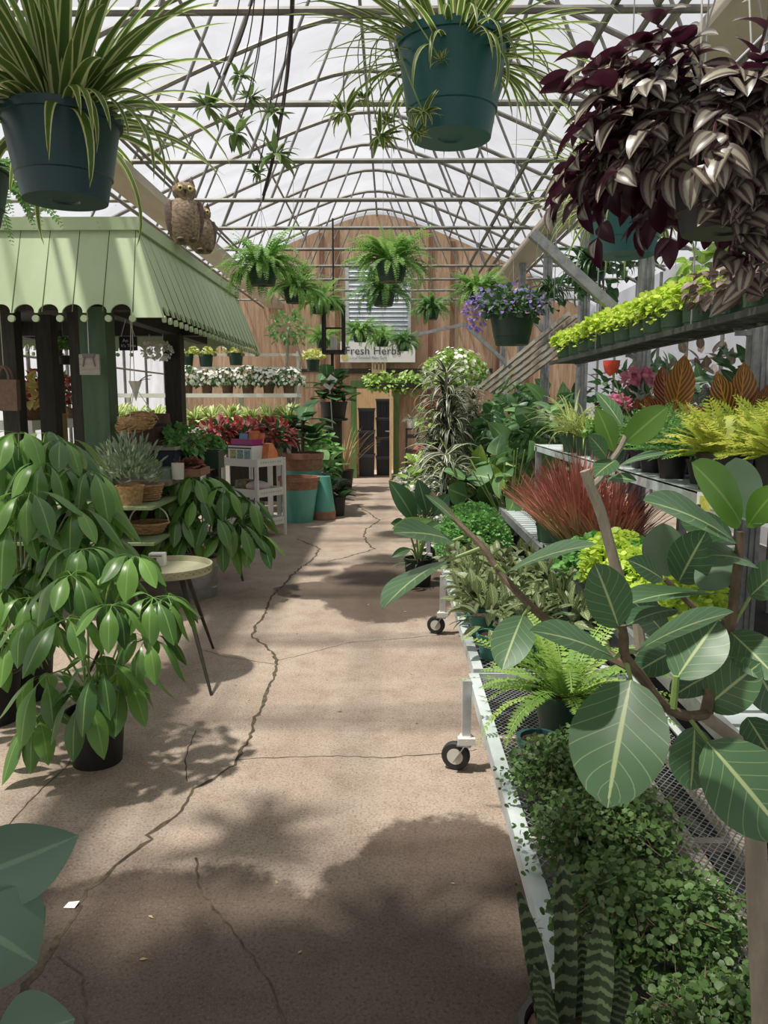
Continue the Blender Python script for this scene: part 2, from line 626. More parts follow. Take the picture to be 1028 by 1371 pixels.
# foliage
M['spider'] = leafmat('spider_leaf', '#4c6b2c', '#6b8a3d', 'edge', '#cfd59a', rough=.4, transl=.34)
M['spider_pale'] = leafmat('pale_spider_leaf', '#a9b75c', '#c3c97a', 'center', '#6f8c3d', rough=.45, transl=.3)
M['fern'] = leafmat('fern_leaf', '#5c8a3a', '#86b052', rough=.5, transl=.34)
M['fern_bench'] = leafmat('bench_fern_leaf', '#6f9a3d', '#9dbb55', rough=.5, transl=.34)
M['fern_yellow'] = leafmat('yellow_fern_leaf', '#98ad3c', '#c5c753', rough=.5, transl=.34)
M['fern_dark'] = leafmat('dark_fern_leaf', '#4b7a3e', '#6d9a4b', rough=.5, transl=.3)
M['umbrella'] = leafmat('umbrella_leaf', '#335e25', '#6c9a3d', 'midrib', '#93b264', rough=.33, transl=.22, spec=.55)
M['ficus'] = leafmat('banyan_leaf', '#456b48', '#587f50', 'veins', '#b3c48c', rough=.42, transl=.14, under='#738f70', n=7)
M['ficus_young'] = leafmat('young_banyan_leaf', '#5f8f32', '#6f9c3a', 'midrib', '#a5c063', rough=.4, transl=.35)
M['rubber_leaf'] = leafmat('rubber_plant_leaf', '#587862', '#63846b', 'midrib', '#88a588', rough=.4, transl=.05, under='#3c5847')
M['zebrina'] = leafmat('zebrina_leaf', '#4d3f40', '#67544f', 'silver', '#aeaf97', rough=.36, transl=.14, under='#4a1f33')
M['zebra'] = leafmat('zebra_leaf', '#2c4628', '#426036', 'zebra', '#c3ca90', rough=.45, transl=.2, n=8)
M['drac'] = leafmat('striped_dracaena_leaf', '#35463a', '#4a5b46', 'edge', '#cfcfb0', rough=.4, transl=.18)
M['lime_leaf'] = leafmat('lime_leaf', '#a9c534', '#cbdc55', rough=.5, transl=.36)
M['maiden'] = leafmat('small_round_leaf', '#3e5d2d', '#668744', rough=.45, transl=.28)
M['green_small'] = leafmat('fine_green_leaf', '#4f8a3c', '#76ad55', rough=.5, transl=.3)
M['bright'] = leafmat('bright_green_leaf', '#6f9a3a', '#9fc04f', 'midrib', '#cfdd96', rough=.4, transl=.3)
M['philo'] = leafmat('heart_leaf', '#4f7845', '#6f9a5a', 'midrib', '#a9c38c', rough=.46, transl=.22)
M['deep'] = leafmat('deep_green_leaf', '#2e5230', '#456e3c', 'midrib', '#7f9f66', rough=.42, transl=.18)
M['hosta'] = leafmat('pale_striped_leaf', '#86a548', '#b3c76c', 'center', '#dde3ad', rough=.45, transl=.32)
M['grey_leaf'] = leafmat('grey_green_leaf', '#5f7358', '#8a9b7c', rough=.6, transl=.15)
M['red_grass'] = leafmat('red_grass_blade', '#a3483c', '#c56a52', rough=.5, transl=.2)
M['red_grass_base'] = leafmat('grass_base_blade', '#98925c', '#b8936a', 'tip', '#9e5f52', rough=.55, transl=.1)
M['croton'] = leafmat('croton_leaf', '#4a2724', '#5c3128', 'zebra', '#c9803f', rough=.3, transl=.15, n=9)
M['croton_gold'] = leafmat('golden_croton_leaf', '#5a3f22', '#8a5a28', 'zebra', '#dd9a3e', rough=.3, transl=.22, n=9)
M['red_leaf'] = leafmat('red_leaf', '#7c2a2e', '#ad4541', 'midrib', '#bd6a60', rough=.45, transl=.25)
M['white_petal'] = leafmat('white_petal', '#e9e8dc', '#f2f1ea', rough=.6, transl=.3)
M['purple_petal'] = leafmat('purple_petal', '#7e6bb0', '#9a87c7', rough=.6, transl=.3)
M['pink_petal'] = leafmat('pink_petal', '#c96d8a', '#dd9ab0', rough=.6, transl=.3)
M['begonia'] = leafmat('bronze_leaf', '#6b5b50', '#8a786a', 'veins', '#b5a697', rough=.45, transl=.12, n=6)
M['snake'] = leafmat('snake_plant_leaf', '#26331f', '#33452a', 'bands', '#616e50', rough=.45, transl=.05, n=13)
M['yellow_leaf'] = leafmat('yellow_leaf', '#c9b95f', '#dccf85', rough=.5, transl=.25)
M['tan_leaf'] = leafmat('dry_leaf', '#a58d5f', '#c2ad7d', rough=.7, transl=.2)


def floor_mat():
    m, nt, N, L = _nt('concrete_floor')
    g = G(nt)
    oc = g.coord('Object')
    big = g.noise(.9, 6, .65, oc, .6)
    med = g.noise(6, 8, .7, oc)
    fine = g.noise(95, 4, .85, oc)
    grit = g.noise(190, 2, .7, oc)
    col = g.mix(g.step(big, .3, .7), srgb('#988879'), srgb('#afa091'))
    col = g.mix(g.math('MULTIPLY', g.step(med, .42, .7), .6), col, srgb('#857160'))
    col = g.mix(g.math('MULTIPLY', g.step(fine, .49, .6), .75), col, srgb('#5e4f46'))
    col = g.mix(g.math('MULTIPLY', g.step(grit, .55, .66), .7), col, srgb('#d6c9b8'))
    # basket shade and damp painted dark into the colour, ragged at the rim
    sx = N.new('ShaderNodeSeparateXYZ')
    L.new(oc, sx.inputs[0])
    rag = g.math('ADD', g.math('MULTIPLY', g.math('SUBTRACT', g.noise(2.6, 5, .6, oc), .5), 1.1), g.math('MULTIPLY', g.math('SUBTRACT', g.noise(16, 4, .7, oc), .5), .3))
    shade_damp = None
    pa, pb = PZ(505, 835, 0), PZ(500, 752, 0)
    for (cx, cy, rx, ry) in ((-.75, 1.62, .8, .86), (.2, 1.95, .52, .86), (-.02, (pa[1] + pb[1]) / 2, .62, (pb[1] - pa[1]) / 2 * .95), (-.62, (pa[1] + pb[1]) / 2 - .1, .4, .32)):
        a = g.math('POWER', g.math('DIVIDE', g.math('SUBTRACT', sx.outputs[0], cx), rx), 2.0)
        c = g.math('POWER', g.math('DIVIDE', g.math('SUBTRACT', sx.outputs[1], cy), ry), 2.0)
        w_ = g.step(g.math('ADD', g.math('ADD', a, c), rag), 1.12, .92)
        shade_damp = w_ if shade_damp is None else g.math('MAXIMUM', shade_damp, w_)
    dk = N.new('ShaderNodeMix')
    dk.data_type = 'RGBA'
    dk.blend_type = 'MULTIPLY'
    L.new(g.math('MULTIPLY', shade_damp, .9), dk.inputs[0])
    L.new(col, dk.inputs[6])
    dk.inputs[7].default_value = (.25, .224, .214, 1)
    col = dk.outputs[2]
    b = g.bsdf(col, g.math('SUBTRACT', .85, g.math('MULTIPLY', shade_damp, .2)))
    b.inputs['Specular IOR Level'].default_value = .3
    h = g.math('ADD', g.math('MULTIPLY', fine, .7), g.math('MULTIPLY', grit, .5))
    L.new(g.bump(h, .35, .006), b.inputs['Normal'])
    g.out(b.outputs[0])
    return m


def film_mat(name, trans, tint, val):
    m, nt, N, L = _nt(name)
    g = G(nt)
    oc = g.coord('Object', (.5, .9, .6))
    nz = g.noise(1.2, 6, .6, oc, 1.0)
    c = g.mix(g.step(nz, .3, .7), tuple(q * val for q in srgb(tint)[:3]) + (1,), tuple(q * val * .72 for q in srgb(tint)[:3]) + (1,))
    t = N.new('ShaderNodeBsdfTransparent')
    t.inputs[0].default_value = (1, 1, 1, 1)
    d = N.new('ShaderNodeBsdfTranslucent')
    L.new(c, d.inputs[0])
    x = N.new('ShaderNodeMixShader')
    x.inputs[0].default_value = 1 - trans
    L.new(t.outputs[0], x.inputs[1])
    L.new(d.outputs[0], x.inputs[2])
    g.out(x.outputs[0])
    return m


def wood_wall_mat():
    m, nt, N, L = _nt('rough_plywood')
    g = G(nt)
    a = g.noise(3.2, 8, .7, g.coord('Object', (5.5, 1, .35)), 1.2)
    b_ = g.noise(.8, 4, .6, g.coord('Object', (1.5, 1, 1)))
    col = g.ramp(a, [(.3, srgb('#8b6c56')), (.5, srgb('#b6977b')), (.72, srgb('#d6bb9e'))])
    col = g.mix(g.math('MULTIPLY', g.step(b_, .4, .65), .45), col, srgb('#987960'))
    b = g.bsdf(col, .85)
    L.new(g.bump(a, .3), b.inputs['Normal'])
    g.out(b.outputs[0])
    return m


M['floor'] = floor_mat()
M['film'] = film_mat('roof_film', .62, '#f4f5fb', .56)
M['wall_film'] = film_mat('wall_film', .3, '#f4f5f8', .8)
M['plywall'] = wood_wall_mat()

# ================================================================== setting
XL, XR, XC, YB, ZC, ZE, ZA = -4.75, 4.25, -.32, 16.6, 3.7, 3.72, 5.5


def arch_z(x, top=ZA):
    """height of the roof over x: straight slopes, softly rounded ridge"""
    d = abs(x - XC)
    return top - .4 * (math.sqrt(d * d + .55 ** 2) - .55) - .012 * d * d


# floor
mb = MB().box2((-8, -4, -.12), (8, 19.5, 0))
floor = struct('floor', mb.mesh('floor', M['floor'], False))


def crack(pts, w, jit, name='crack'):
    q = [PZ(u, v, 0.0) for u, v in pts]
    out = []
    for a, b in zip(q, q[1:]):
        k = max(2, int(np.linalg.norm(b - a) / .035))
        out += [a + (b - a) * i / k for i in range(k)]
    out = np.array(out + [q[-1]])
    n = len(out)
    off = np.cumsum(rng.normal(0, jit, (n, 2)), 0)
    off -= np.linspace(0, 1, n)[:, None] * off[-1]
    off *= .6
    out[:, :2] += off + rng.normal(0, jit * .6, (n, 2))
    out[:, 2] = .0012
    t = nrm(np.gradient(out, axis=0))
    s = np.stack([-t[:, 1], t[:, 0], np.zeros(n)], 1)
    hw = w * rng.uniform(.35, 1.0, n)[:, None] / 2
    V = np.concatenate([out + s * hw, out - s * hw])
    F = [(i, i + 1, n + i + 1, n + i) for i in range(n - 1)]
    o = part(name, MB().add(V, F).mesh(name, M['crack'], False), floor)
    return o


crack([(18, 1345), (72, 1255), (105, 1205), (145, 1165), (200, 1118), (240, 1080), (268, 1046), (318, 1017), (330, 985), (350, 930), (370, 888), (355, 868), (336, 852), (350, 832), (372, 790), (385, 778)], .026, .009)
crack([(318, 1017), (420, 1012), (520, 1016), (640, 1003)], .008, .005)
crack([(252, 1046), (250, 1005), (262, 978)], .008, .004)
crack([(0, 1118), (45, 1068), (92, 1024), (98, 1000)], .008, .002)
crack([(258, 1150), (272, 1200), (310, 1240), (340, 1275), (362, 1320), (380, 1371)], .01, .006)
crack([(78, 1280), (108, 1310), (116, 1371)], .01, .004)
crack([(385, 778), (420, 752), (428, 735), (398, 722)], .03, .01)
crack([(440, 752), (500, 735), (488, 712), (508, 696), (478, 676)], .03, .012)
crack([(508, 696), (540, 690)], .015, .01)
crack([(372, 890), (300, 880), (270, 870)], .006, .004)
crack([(368, 885), (470, 860), (590, 850)], .006, .006)

struct('under_bench_shade', MB().box2((.5, .6, .0), (4.2, 9.25, .006)).mesh('under_bench_shade', mat('bench_shade_black', '#1d1c1b', '#2b2826', rough=.95, scale=9), False))  # dark sheet standing in for the shade under the right-hand benches
# film roof and walls
mb = MB()
xs = np.linspace(XL, XR, 49)
ys = [.3, YB]
V = [(x, y, arch_z(x) + .03) for y in ys for x in xs]
n = len(xs)
mb.add(V, [(i, i + 1, n + i + 1, n + i) for i in range(n - 1)])
struct('ceiling', mb.mesh('ceiling', M['film'], True, None))
for nm, x in (('wall_left', XL), ('wall_right', XR)):
    struct(nm, MB().add([(x, -3.2, 0), (x, YB, 0), (x, YB, arch_z(x) + .03), (x, -3.2, arch_z(x) + .03)], [(0, 1, 2, 3)]).mesh(nm, M['wall_film'], False))
# ribs that hold the side walls
for nm, x in (('wall_left', XL + .03), ('wall_right', XR - .03)):
    mb = MB()
    for k in range(16):
        y = -2 + 1.21 * k
        mb.tube([(x, y, 0), (x, y, arch_z(x))], .025, 6)
    for z in (1.0, 2.2, 3.3):
        mb.tube([(x, -3, z), (x, YB, z)], .018, 6)
    struct('trim_1' if x < 0 else 'trim_2', mb.mesh('trim', M['pipe']))

# back gable wall of plywood with its door opening
DL, DR = P(477, 600, YB)[0], P(527, 600, YB)[0]
DT = P(500, 520, YB)[2]
gx = [P(u, 600, YB)[0] for u in (697, 732, 738, 746, 775)]
outl = []
for x in np.linspace(XL, gx[0], 40):
    outl.append((x, arch_z(x) - .03))
outl += [(gx[1], P(0, 388, YB)[2]), (gx[2], P(0, 407, YB)[2]), (gx[3], P(0, 400, YB)[2]), (gx[4], P(0, 414, YB)[2]), (gx[4], 0)]
mb = MB()
cut = sorted(set([x for x, z in outl] + [DL, DR]))
px, pz = [p[0] for p in outl[:-1]], [p[1] for p in outl[:-1]]
for a, b in zip(cut, cut[1:]):
    za, zb = np.interp(a, px, pz), np.interp(b, px, pz)
    lo = DT if a >= DL - 1e-6 and b <= DR + 1e-6 else 0.0
    mb.prism([(a, lo), (b, lo), (b, zb), (a, za)], 1, YB, YB + .06)
wall_back = struct('wall_back', mb.mesh('wall_back', M['plywall'], False))
mb = MB()
for u in (432, 452, 575, 604, 668, 705):
    x = P(u, 500, YB)[0]
    mb.box2((x - .045, YB - .04, 0), (x + .045, YB, arch_z(x) - .1))
struct('trim_3', mb.mesh('wall_batten', mat('batten_wood', '#6e4c38', '#8a654d', rough=.85, scale=5, stretch=(5, 5, .5)), False))
mb = MB()
z = P(0, 497, YB)[2]
mb.box2((P(455, 440, YB)[0], YB - .06, z - .05), (P(660, 440, YB)[0], YB, z + .05))
mb.box2((P(350, 440, YB)[0], YB - .06, z - .02), (P(455, 440, YB)[0], YB, z + .04))
struct('trim_4', mb.mesh('wall_rail', M['dark_wood'], False))
# unseen opaque roof piece added to shade the foreground; film wall behind the camera
V = [(x, y, arch_z(x) + .03) for y in (-3.2, .3) for x in xs]
struct('ceiling_shade', MB().add(V, [(i, i + 1, n + i + 1, n + i) for i in range(n - 1)]).mesh('ceiling_shade', M['plywall'], True, None))
struct('wall_front', MB().add([(XL, -3.2, 0), (XR, -3.2, 0), (XR, -3.2, 5.4), (XL, -3.2, 5.4)], [(0, 1, 2, 3)]).mesh('wall_front', M['wall_film'], False))
# small white film end wall right of the plywood
struct('wall_side', MB().add([(gx[4], YB, 0), (XR, YB, 0), (XR, YB, arch_z(XR)), (gx[4], YB, 3.3)], [(0, 1, 2, 3)]).mesh('wall_side', M['wall_film'], False))
struct('wall_upper', MB().add([(gx[0], YB + .03, arch_z(gx[0]) - .5), (XR, YB + .03, 3.0), (XR, YB + .03, arch_z(XR)), (gx[0], YB + .03, arch_z(gx[0]))], [(0, 1, 2, 3)]).mesh('wall_upper', M['wall_film'], False))

# doorway
t = bpy.data.objects.new('door_1', None); COL.objects.link(t); t['kind'] = 'structure'
t.location = ((DL + DR) / 2, YB, 0)
dw = (DR - DL) / 2
gp = mat('door_frame_green', '#55753f', '#68884c', rough=.6, scale=6, stretch=(4, 4, .5))
for s_, nm in ((-1, 'jamb'), (1, 'jamb')):
    part(nm, MB().box2((s_ * dw - .06 + s_ * .05, -.1, 0), (s_ * dw + .06 + s_ * .05, .08, DT + .02)).mesh(nm, gp, False), t)
part('lintel', MB().box2((-dw - .11, -.1, DT), (dw + .11, .08, DT + .16)).mesh('lintel', gp, False), t)
dl = part('door_leaf', MB().box2((dw - .09, -.55, .02), (dw - .045, .02, DT - .03)).mesh('door_leaf', M['pale_wood'], False), t)
mb = MB().tube([(-.0 + dw - .09, -.47, 1.02), (dw - .16, -.47, 1.02), (dw - .17, -.38, 1.02)], .012, 8)
part('door_handle', mb.mesh('door_handle', M['steel']), dl)
# store room beyond it
mb = MB().box2((DL - .6, 18.6, 0), (DR + .6, 18.66, 2.6)).box2((DL - .65, YB + .08, 0), (DL - .6, 18.66, 2.6)).box2((DR + .6, YB + .08, 0), (DR + .65, 18.66, 2.6))
struct('wall_storeroom', mb.mesh('wall_storeroom', M['pale_wood'], False))

# roof frames
arc_x = np.linspace(XL + .05, XR - .05, 41)
bot = [XC + q for q in (-3.4, -2.55, -1.75, -.95, .95, 1.75, 2.55, 3.4)]
top = [XC + q for q in (-3.05, -2.05, -1.1, -.2, .2, 1.1, 2.05, 3.05)]
mb_a = MB().tube([(x, 0, arch_z(x) - .02) for x in arc_x], .026, 7).mesh('rafter', M['pipe'])
mb_c = MB().tube([(XL + .05, 0, ZC), (XR - .05, 0, ZC)], .022, 7).mesh('tie_bar', M['pipe'])
mb_w = []
for i, b_ in enumerate(bot):
    for tx in (top[i],):
        mb_w.append(MB().tube([(b_, 0, ZC), (tx, 0, arch_z(tx) - .03)], .014, 6).mesh('web', M['pipe']))
for k in range(-3, 10):
    y = 4.49 + 1.3 * k
    if y > YB: break
    t = bpy.data.objects.new('roof_truss', None); COL.objects.link(t); t['kind'] = 'structure'
    t.location = (0, y, 0)
    part('rafter', mb_a, t); part('tie_bar', mb_c, t)
    for w_ in mb_w: part('web', w_, t)
for x in (XC, XC - 1.5, XC - 3.0, XC + 1.5, XC + 3.0):
    struct('roof_purlin', MB().tube([(x, -3, arch_z(x) - .05), (x, YB, arch_z(x) - .05)], .018, 6).mesh('roof_purlin', M['pipe']))
for x, z, r in ((1.2, 3.74, .024), (1.42, 3.72, .02), (1.6, 3.78, .028), (2.12, 3.66, .022), (-2.12, 3.7, .016), (-2.2, 3.72, .014), (-2.72, 3.6, .02)):
    struct('roof_pipe', MB().tube([(x, -3, z), (x, YB, z)], r, 6).mesh('roof_pipe', M['pipe']))
for x in (1.84, -2.45):
    struct('roof_beam', MB().box2((x - .16, -3, ZC - .12), (x + .16, YB, ZC - .03)).mesh('roof_beam', M['beam'], False))


# fluted posts along the right bench, with a knee brace
def fluted(w, h):
    p = []
    k = w / 2
    for i in range(4):
        c, s_ = round(math.cos(i * PI / 2)), round(math.sin(i * PI / 2))
        for a, b in ((-1, 1), (-.55, 1), (-.45, .8), (-.15, .8), (-.08, 1), (.08, 1), (.15, .8), (.45, .8), (.55, 1)):
            x, y = a * k, -b * k
            p.append((x * c - y * s_, x * s_ + y * c))
    return MB().prism(p, 2, 0, h).mesh('support_post', M['galv'], False)


post_me = fluted(.095, ZC - .1)
for y in (4.0, 5.85, 7.7, 9.55, 11.4, 13.2):
    struct('support_post', post_me, None, (1.86, y, 0))
for (u0, v0, u1, v1, Y, w) in ((838, 428, 712, 312, 5.85, .07), (742, 458, 712, 426, 9.55, .05), (684, 492, 622, 434, 9.55, .045), (540, 452, 622, 434, 15.4, .06)):
    struct('knee_brace', MB().bar(P(u0, v0, Y), P(u1, v1, Y), w, w).mesh('knee_brace', M['galv'], False))

# louvred vent high on the gable
x0, x1 = P(463, 440, YB)[0], P(550, 440, YB)[0]
z0, z1 = P(0, 470, YB)[2], P(0, 350, YB)[2]
t = thing('louvred_vent', 'large silver louvred vent set high in the plywood gable', 'vent', ((x0 + x1) / 2, YB - .08, z0))
w = (x1 - x0) / 2
h = z1 - z0
mb = MB().box2((-w, -.03, 0), (-w + .07, .06, h)).box2((w - .07, -.03, 0), (w, .06, h)).box2((-w, -.03, 0), (w, .06, .06)).box2((-w, -.03, h - .06), (w, .06, h))
part('frame', mb.mesh('frame', M['alu'], False), t)
mb = MB()
ns = 19
for i in range(ns):
    zc = .06 + (h - .12) * (i + .5) / ns
    mb.box((0, .0, zc), (2 * w - .14, .012, (h - .12) / ns * 1.15), Matrix.Rotation(R(-28), 3, 'X'))
part('louvre_slats', mb.mesh('louvre_slats', mat('louvre_metal', '#bfc9d2', '#dde3e8', rough=.4, metal=.2, scale=3), False), t)

# sign over the door
x0, x1 = P(455, 440, 16.4)[0], P(556, 440, 16.4)[0]
z0, z1 = P(500, 485, 16.4)[2], P(500, 457, 16.4)[2]
t = thing('sign_board', 'white board sign reading Fresh Herbs above the doorway', 'sign', ((x0 + x1) / 2, 16.42, z0))
w, h = (x1 - x0) / 2, z1 - z0
part('board', MB().box2((-w, 0, 0), (w, .03, h)).mesh('board', M['paper'], False), t)


def text(body, size, loc, parent, m, rot=(PI / 2, 0, 0), align='LEFT', name='lettering', ext=.002):
    c = bpy.data.curves.new(name, 'FONT')
    c.body, c.size, c.extrude, c.align_x, c.resolution_u = body, size, ext, align, 3
    c.materials.append(m)
    o = bpy.data.objects.new(name, c)
    COL.objects.link(o)
    o.parent, o.location, o.rotation_euler = parent, loc, rot
    me = bpy.data.meshes.new_from_object(o)
    bpy.data.objects.remove(o)
    q = part(name, me, parent, None, loc, rot)
    return q


text('Fresh Herbs', .235, (-w + .1, -.006, h - .27), t, M['ink'])
text('Local Seasonal Plant Care', .075, (-w + .2, -.006, .07), t, mat('grey_ink', '#8a8f96', rough=.7))
part('crest', MB().lathe([(0, 0), (.075, 0), (.075, .008), (0, .008)], 16).mesh('crest', mat('gold_print', '#c9c27a', rough=.7)), t, None, (-w + .1, -.002, .1), (PI / 2, 0, 0))

# little arched wooden plaque beneath the sign
c = P(507, 500, 16.45)
t = thing('arched_plaque', 'small pale arched wooden plaque fixed below the Fresh Herbs sign', 'plaque', c)
pts = [(-.15, 0), (.15, 0)] + [(.15 * math.cos(a), .2 + .12 * math.sin(a)) for a in np.linspace(0, PI, 12)]
part('board', MB().prism(pts, 1, 0, .025).mesh('board', M['pale_wood'], False), t)
mb = MB()
for x in (-.08, 0, .08):
    mb.tube([(x - .028, -.006, .08), (x - .028, -.006, .19), (x, -.006, .225), (x + .028, -.006, .19), (x + .028, -.006, .08)], .008, 5)
part('carved_loops', mb.mesh('carved_loops', M['wicker_dark']), t)

# black storage bins stacked in the doorway
def bin_mesh(w, d, h):
    b_ = MB()
    k = .93
    V = [(-w / 2 * k, -d / 2 * k, 0), (w / 2 * k, -d / 2 * k, 0), (w / 2 * k, d / 2 * k, 0), (-w / 2 * k, d / 2 * k, 0), (-w / 2, -d / 2, h), (w / 2, -d / 2, h), (w / 2, d / 2, h), (-w / 2, d / 2, h)]
    b_.add(V, [(3, 2, 1, 0), (0, 1, 5, 4), (1, 2, 6, 5), (2, 3, 7, 6), (3, 0, 4, 7)])
    for x in (-.32, -.1, .1, .32):
        b_.box((x * w, -d / 2 * .98, h * .45), (.018, .03, h * .7))
    return b_.mesh('tub', M['bin'], False), MB().box((0, 0, h - .018), (w + .03, d + .03, .035)).box((0, 0, h - .055), (w + .012, d + .012, .02)).mesh('lid', mat('bin_lid', '#646874', rough=.4), False)


heads = ['bottom', 'second from the floor', 'third from the floor', 'top']
for (u0, u1, Y, vs) in ((478, 502, 16.9, (637, 607, 575, 545)), (502, 525, 17.15, (638, 612, 586, 560, 535))):
    xa, xb = P(u0, 440, Y)[0], P(u1, 440, Y)[0]
    w = xb - xa - .04
    zs = [P(500, v, Y)[2] for v in vs]
    zs = [q - zs[0] for q in zs]
    for i, (za, zb) in enumerate(zip(zs, zs[1:])):
        a, b_ = bin_mesh(w, .42, zb - za - .003)
        pos = 'bottom' if i == 0 else ('top' if i == len(zs) - 2 else heads[i])
        t = thing('storage_bin', 'black lidded storage bin in the doorway, %s of the %s stack' % (pos, 'shorter' if u0 < 500 else 'taller'), 'storage bin', ((xa + xb) / 2, Y + .21, za + .001), 0, 1, 'black bins stacked in the doorway')
        part('tub', a, t); part('lid', b_, t)
# ================================================================== pots
def pot_me(rt, rb, h, m, rim=.02, lip=.006, n=28, groove=0.0, name='pot'):
    p = [(0, 0.004), (rb * .3, .004), (rb * .34, .0), (rb, 0)]
    if groove:
        rg = rb + (rt - rb) * groove
        p += [(rg, h * groove), (rg + .004, h * groove + .002), (rg + .004, h * groove + .008)]
    rr = rb + (rt - rb) * (1 - rim / h)
    p += [(rr, h - rim), (rr + lip, h - rim), (rt + lip, h), (rt - .004, h), (rb + (rt - rb) * .55, h * .55), (0, h * .55)]
    return MB().lathe(p, n).mesh(name, m, True, 35)


def soil_me(r, z):
    return MB().lathe([(r, z), (r * .6, z + .008), (0, z + .012)], 18).mesh('soil', M['soil'])


def hanger_me(rt, h, up, top):
    mb = MB()
    for k in range(3):
        a = k * 2 * PI / 3 + .4
        mb.tube([(rt * math.cos(a), rt * math.sin(a), h - .01), (0, 0, h + up)], .0018, 4)
    mb.tube([(0, 0, h + up), (0, 0, max(top, h + up + .02))], .0022, 4)
    return mb.mesh('hanger', M['wire'])


# ------------------------------------------------------------------ rolling benches on the right
def expanded(mb, x0, x1, y0, y1, z, px=.012, py=.03, w=.0028):
    """diamond mesh sheet laid flat: two families of slanted strands"""
    s = py / px * .5
    H = (x1 - x0) * s
    for sg in (-1, 1):
        y = y0 - H
        while y < y1 + H:
            ya, yb = (y, y + sg * (x1 - x0) * s)
            xa, xb = x0, x1
            def cl(xa, ya, xb, yb):
                pts = []
                for lim in (y0, y1):
                    pass
                t0, t1 = 0.0, 1.0
                d = yb - ya
                for lo in ((y0 - ya) / d, (y1 - ya) / d):
                    pass
                a_, b_ = sorted(((y0 - ya) / d, (y1 - ya) / d))
                t0, t1 = max(0, a_), min(1, b_)
                if t1 - t0 < .01: return None
                return (xa + (xb - xa) * t0, ya + d * t0), (xa + (xb - xa) * t1, ya + d * t1)
            q = cl(xa, ya, xb, yb)
            if q:
                (ax, ay), (bx, by) = q
                L_ = math.hypot(bx - ax, by - ay)
                nx, ny = -(by - ay) / L_ * w / 2, (bx - ax) / L_ * w / 2
                zz = z + sg * .0006
                mb.add([(ax + nx, ay + ny, zz), (ax - nx, ay - ny, zz), (bx - nx, by - ny, zz), (bx + nx, by + ny, zz)], [(0, 1, 2, 3)])
            y += py
    return mb


def caster(t, x, y, ztop):
    """a leg post with socket and swivel wheel"""
    lg = part('leg', MB().box2((x - .019, y - .019, .155), (x + .019, y + .019, ztop)).mesh('leg', M['alu'], False), t)
    mb = MB().lathe([(0, .125), (.034, .125), (.036, .15), (.026, .165), (0, .165)], 16, (x, y, 0)).box((x, y - .02, ztop - .27), (.075, .03, .03))
    part('socket', mb.mesh('socket', M['white_plastic'], True, 30), lg)
    gx_, gy_ = x, y
    x = y = 0.0
    c = part('caster', MB().bar((x - .026, y, .125), (x - .026, y + .045, .05), .004, .045, (1, 0, 0)).bar((x + .026, y, .125), (x + .026, y + .045, .05), .004, .045, (1, 0, 0)).box((x, y + .005, .122), (.06, .06, .008)).mesh('caster_fork', M['galv'], False), lg, None, (gx_, gy_, 0), (0, 0, R(72)))
    w_ = MB()
    pr = [(-.014, .0), (-.014, .018), (-.012, .034), (-.016, .036), (-.016, .058), (-.01, .063), (.01, .063), (.016, .058), (.016, .036), (.012, .034), (.014, .018), (.014, 0)]
    a = np.arange(24) * 2 * PI / 24
    V = np.concatenate([np.stack([np.full(24, x + q[0]), y + .045 + q[1] * np.cos(a), .063 + q[1] * np.sin(a)], 1) for q in pr if q[1] > 0])
    m_ = len(V) // 24
    w_.add(V, [(i * 24 + j, i * 24 + (j + 1) % 24, (i + 1) * 24 + (j + 1) % 24, (i + 1) * 24 + j) for i in range(m_ - 1) for j in range(24)] + [tuple(range(24)), tuple((m_ - 1) * 24 + j for j in range(23, -1, -1))])
    part('wheel', w_.mesh('wheel', M['rubber'], True, 30), lg, None, (gx_, gy_, 0), (0, 0, R(72)))
    h_ = MB().tube([(x - .018, y + .045, .063), (x + .018, y + .045, .063)], .036, 18)
    part('wheel_hub', h_.mesh('wheel_hub', M['ceramic'], True, 30), lg, None, (gx_, gy_, 0), (0, 0, R(72)))


def bench_cart(label, x0, x1, y0, y1, z, legs, fine):
    t = thing('rolling_bench', label, 'bench', (0, 0, 0), 0, 1, 'low rolling benches along the aisle')
    mb = MB()
    rim = .045
    mb.box2((x0, y0, z - .055), (x0 + .006, y1, z - .0045)).box2((x0, y0, z - .004), (x0 + rim, y1, z)).box2((x0 + rim - .004, y0, z - .02), (x0 + rim, y1, z - .0045))
    mb.box2((x1 - rim, y0, z - .004), (x1, y1, z)).box2((x1 - .006, y0, z - .055), (x1, y1, z - .0045))
    for y in (y0, y1):
        mb.box2((x0 + .007, y - .004, z - .055), (x1 - .007, y + .004, z + .0015))
    part('rim', mb.mesh('rim', M['rim'], False), t)
    part('mesh_deck', expanded(MB(), x0 + rim, x1 - rim, y0, y1, z - .02, *((.012, .03, .0034) if fine else (.02, .05, .006))).mesh('mesh_deck', M['galv'], False), t)
    mb = MB()
    for x in (x0 + (x1 - x0) * .66, x1 - .1):
        mb.box2((x - .022, y0, z - .062), (x + .022, y1, z - .024))
    k = y0 + .15
    while k < y1:
        mb.box2((x0 + .03, k - .015, z - .09), (x1 - .03, k + .015, z - .063))
        k += .7
    part('support_rail', mb.mesh('support_rail', M['beam'], False), t)
    for (x, y) in legs:
        caster(t, x, y, z - .002 if x > x0 + .1 else z + .015)
    return t


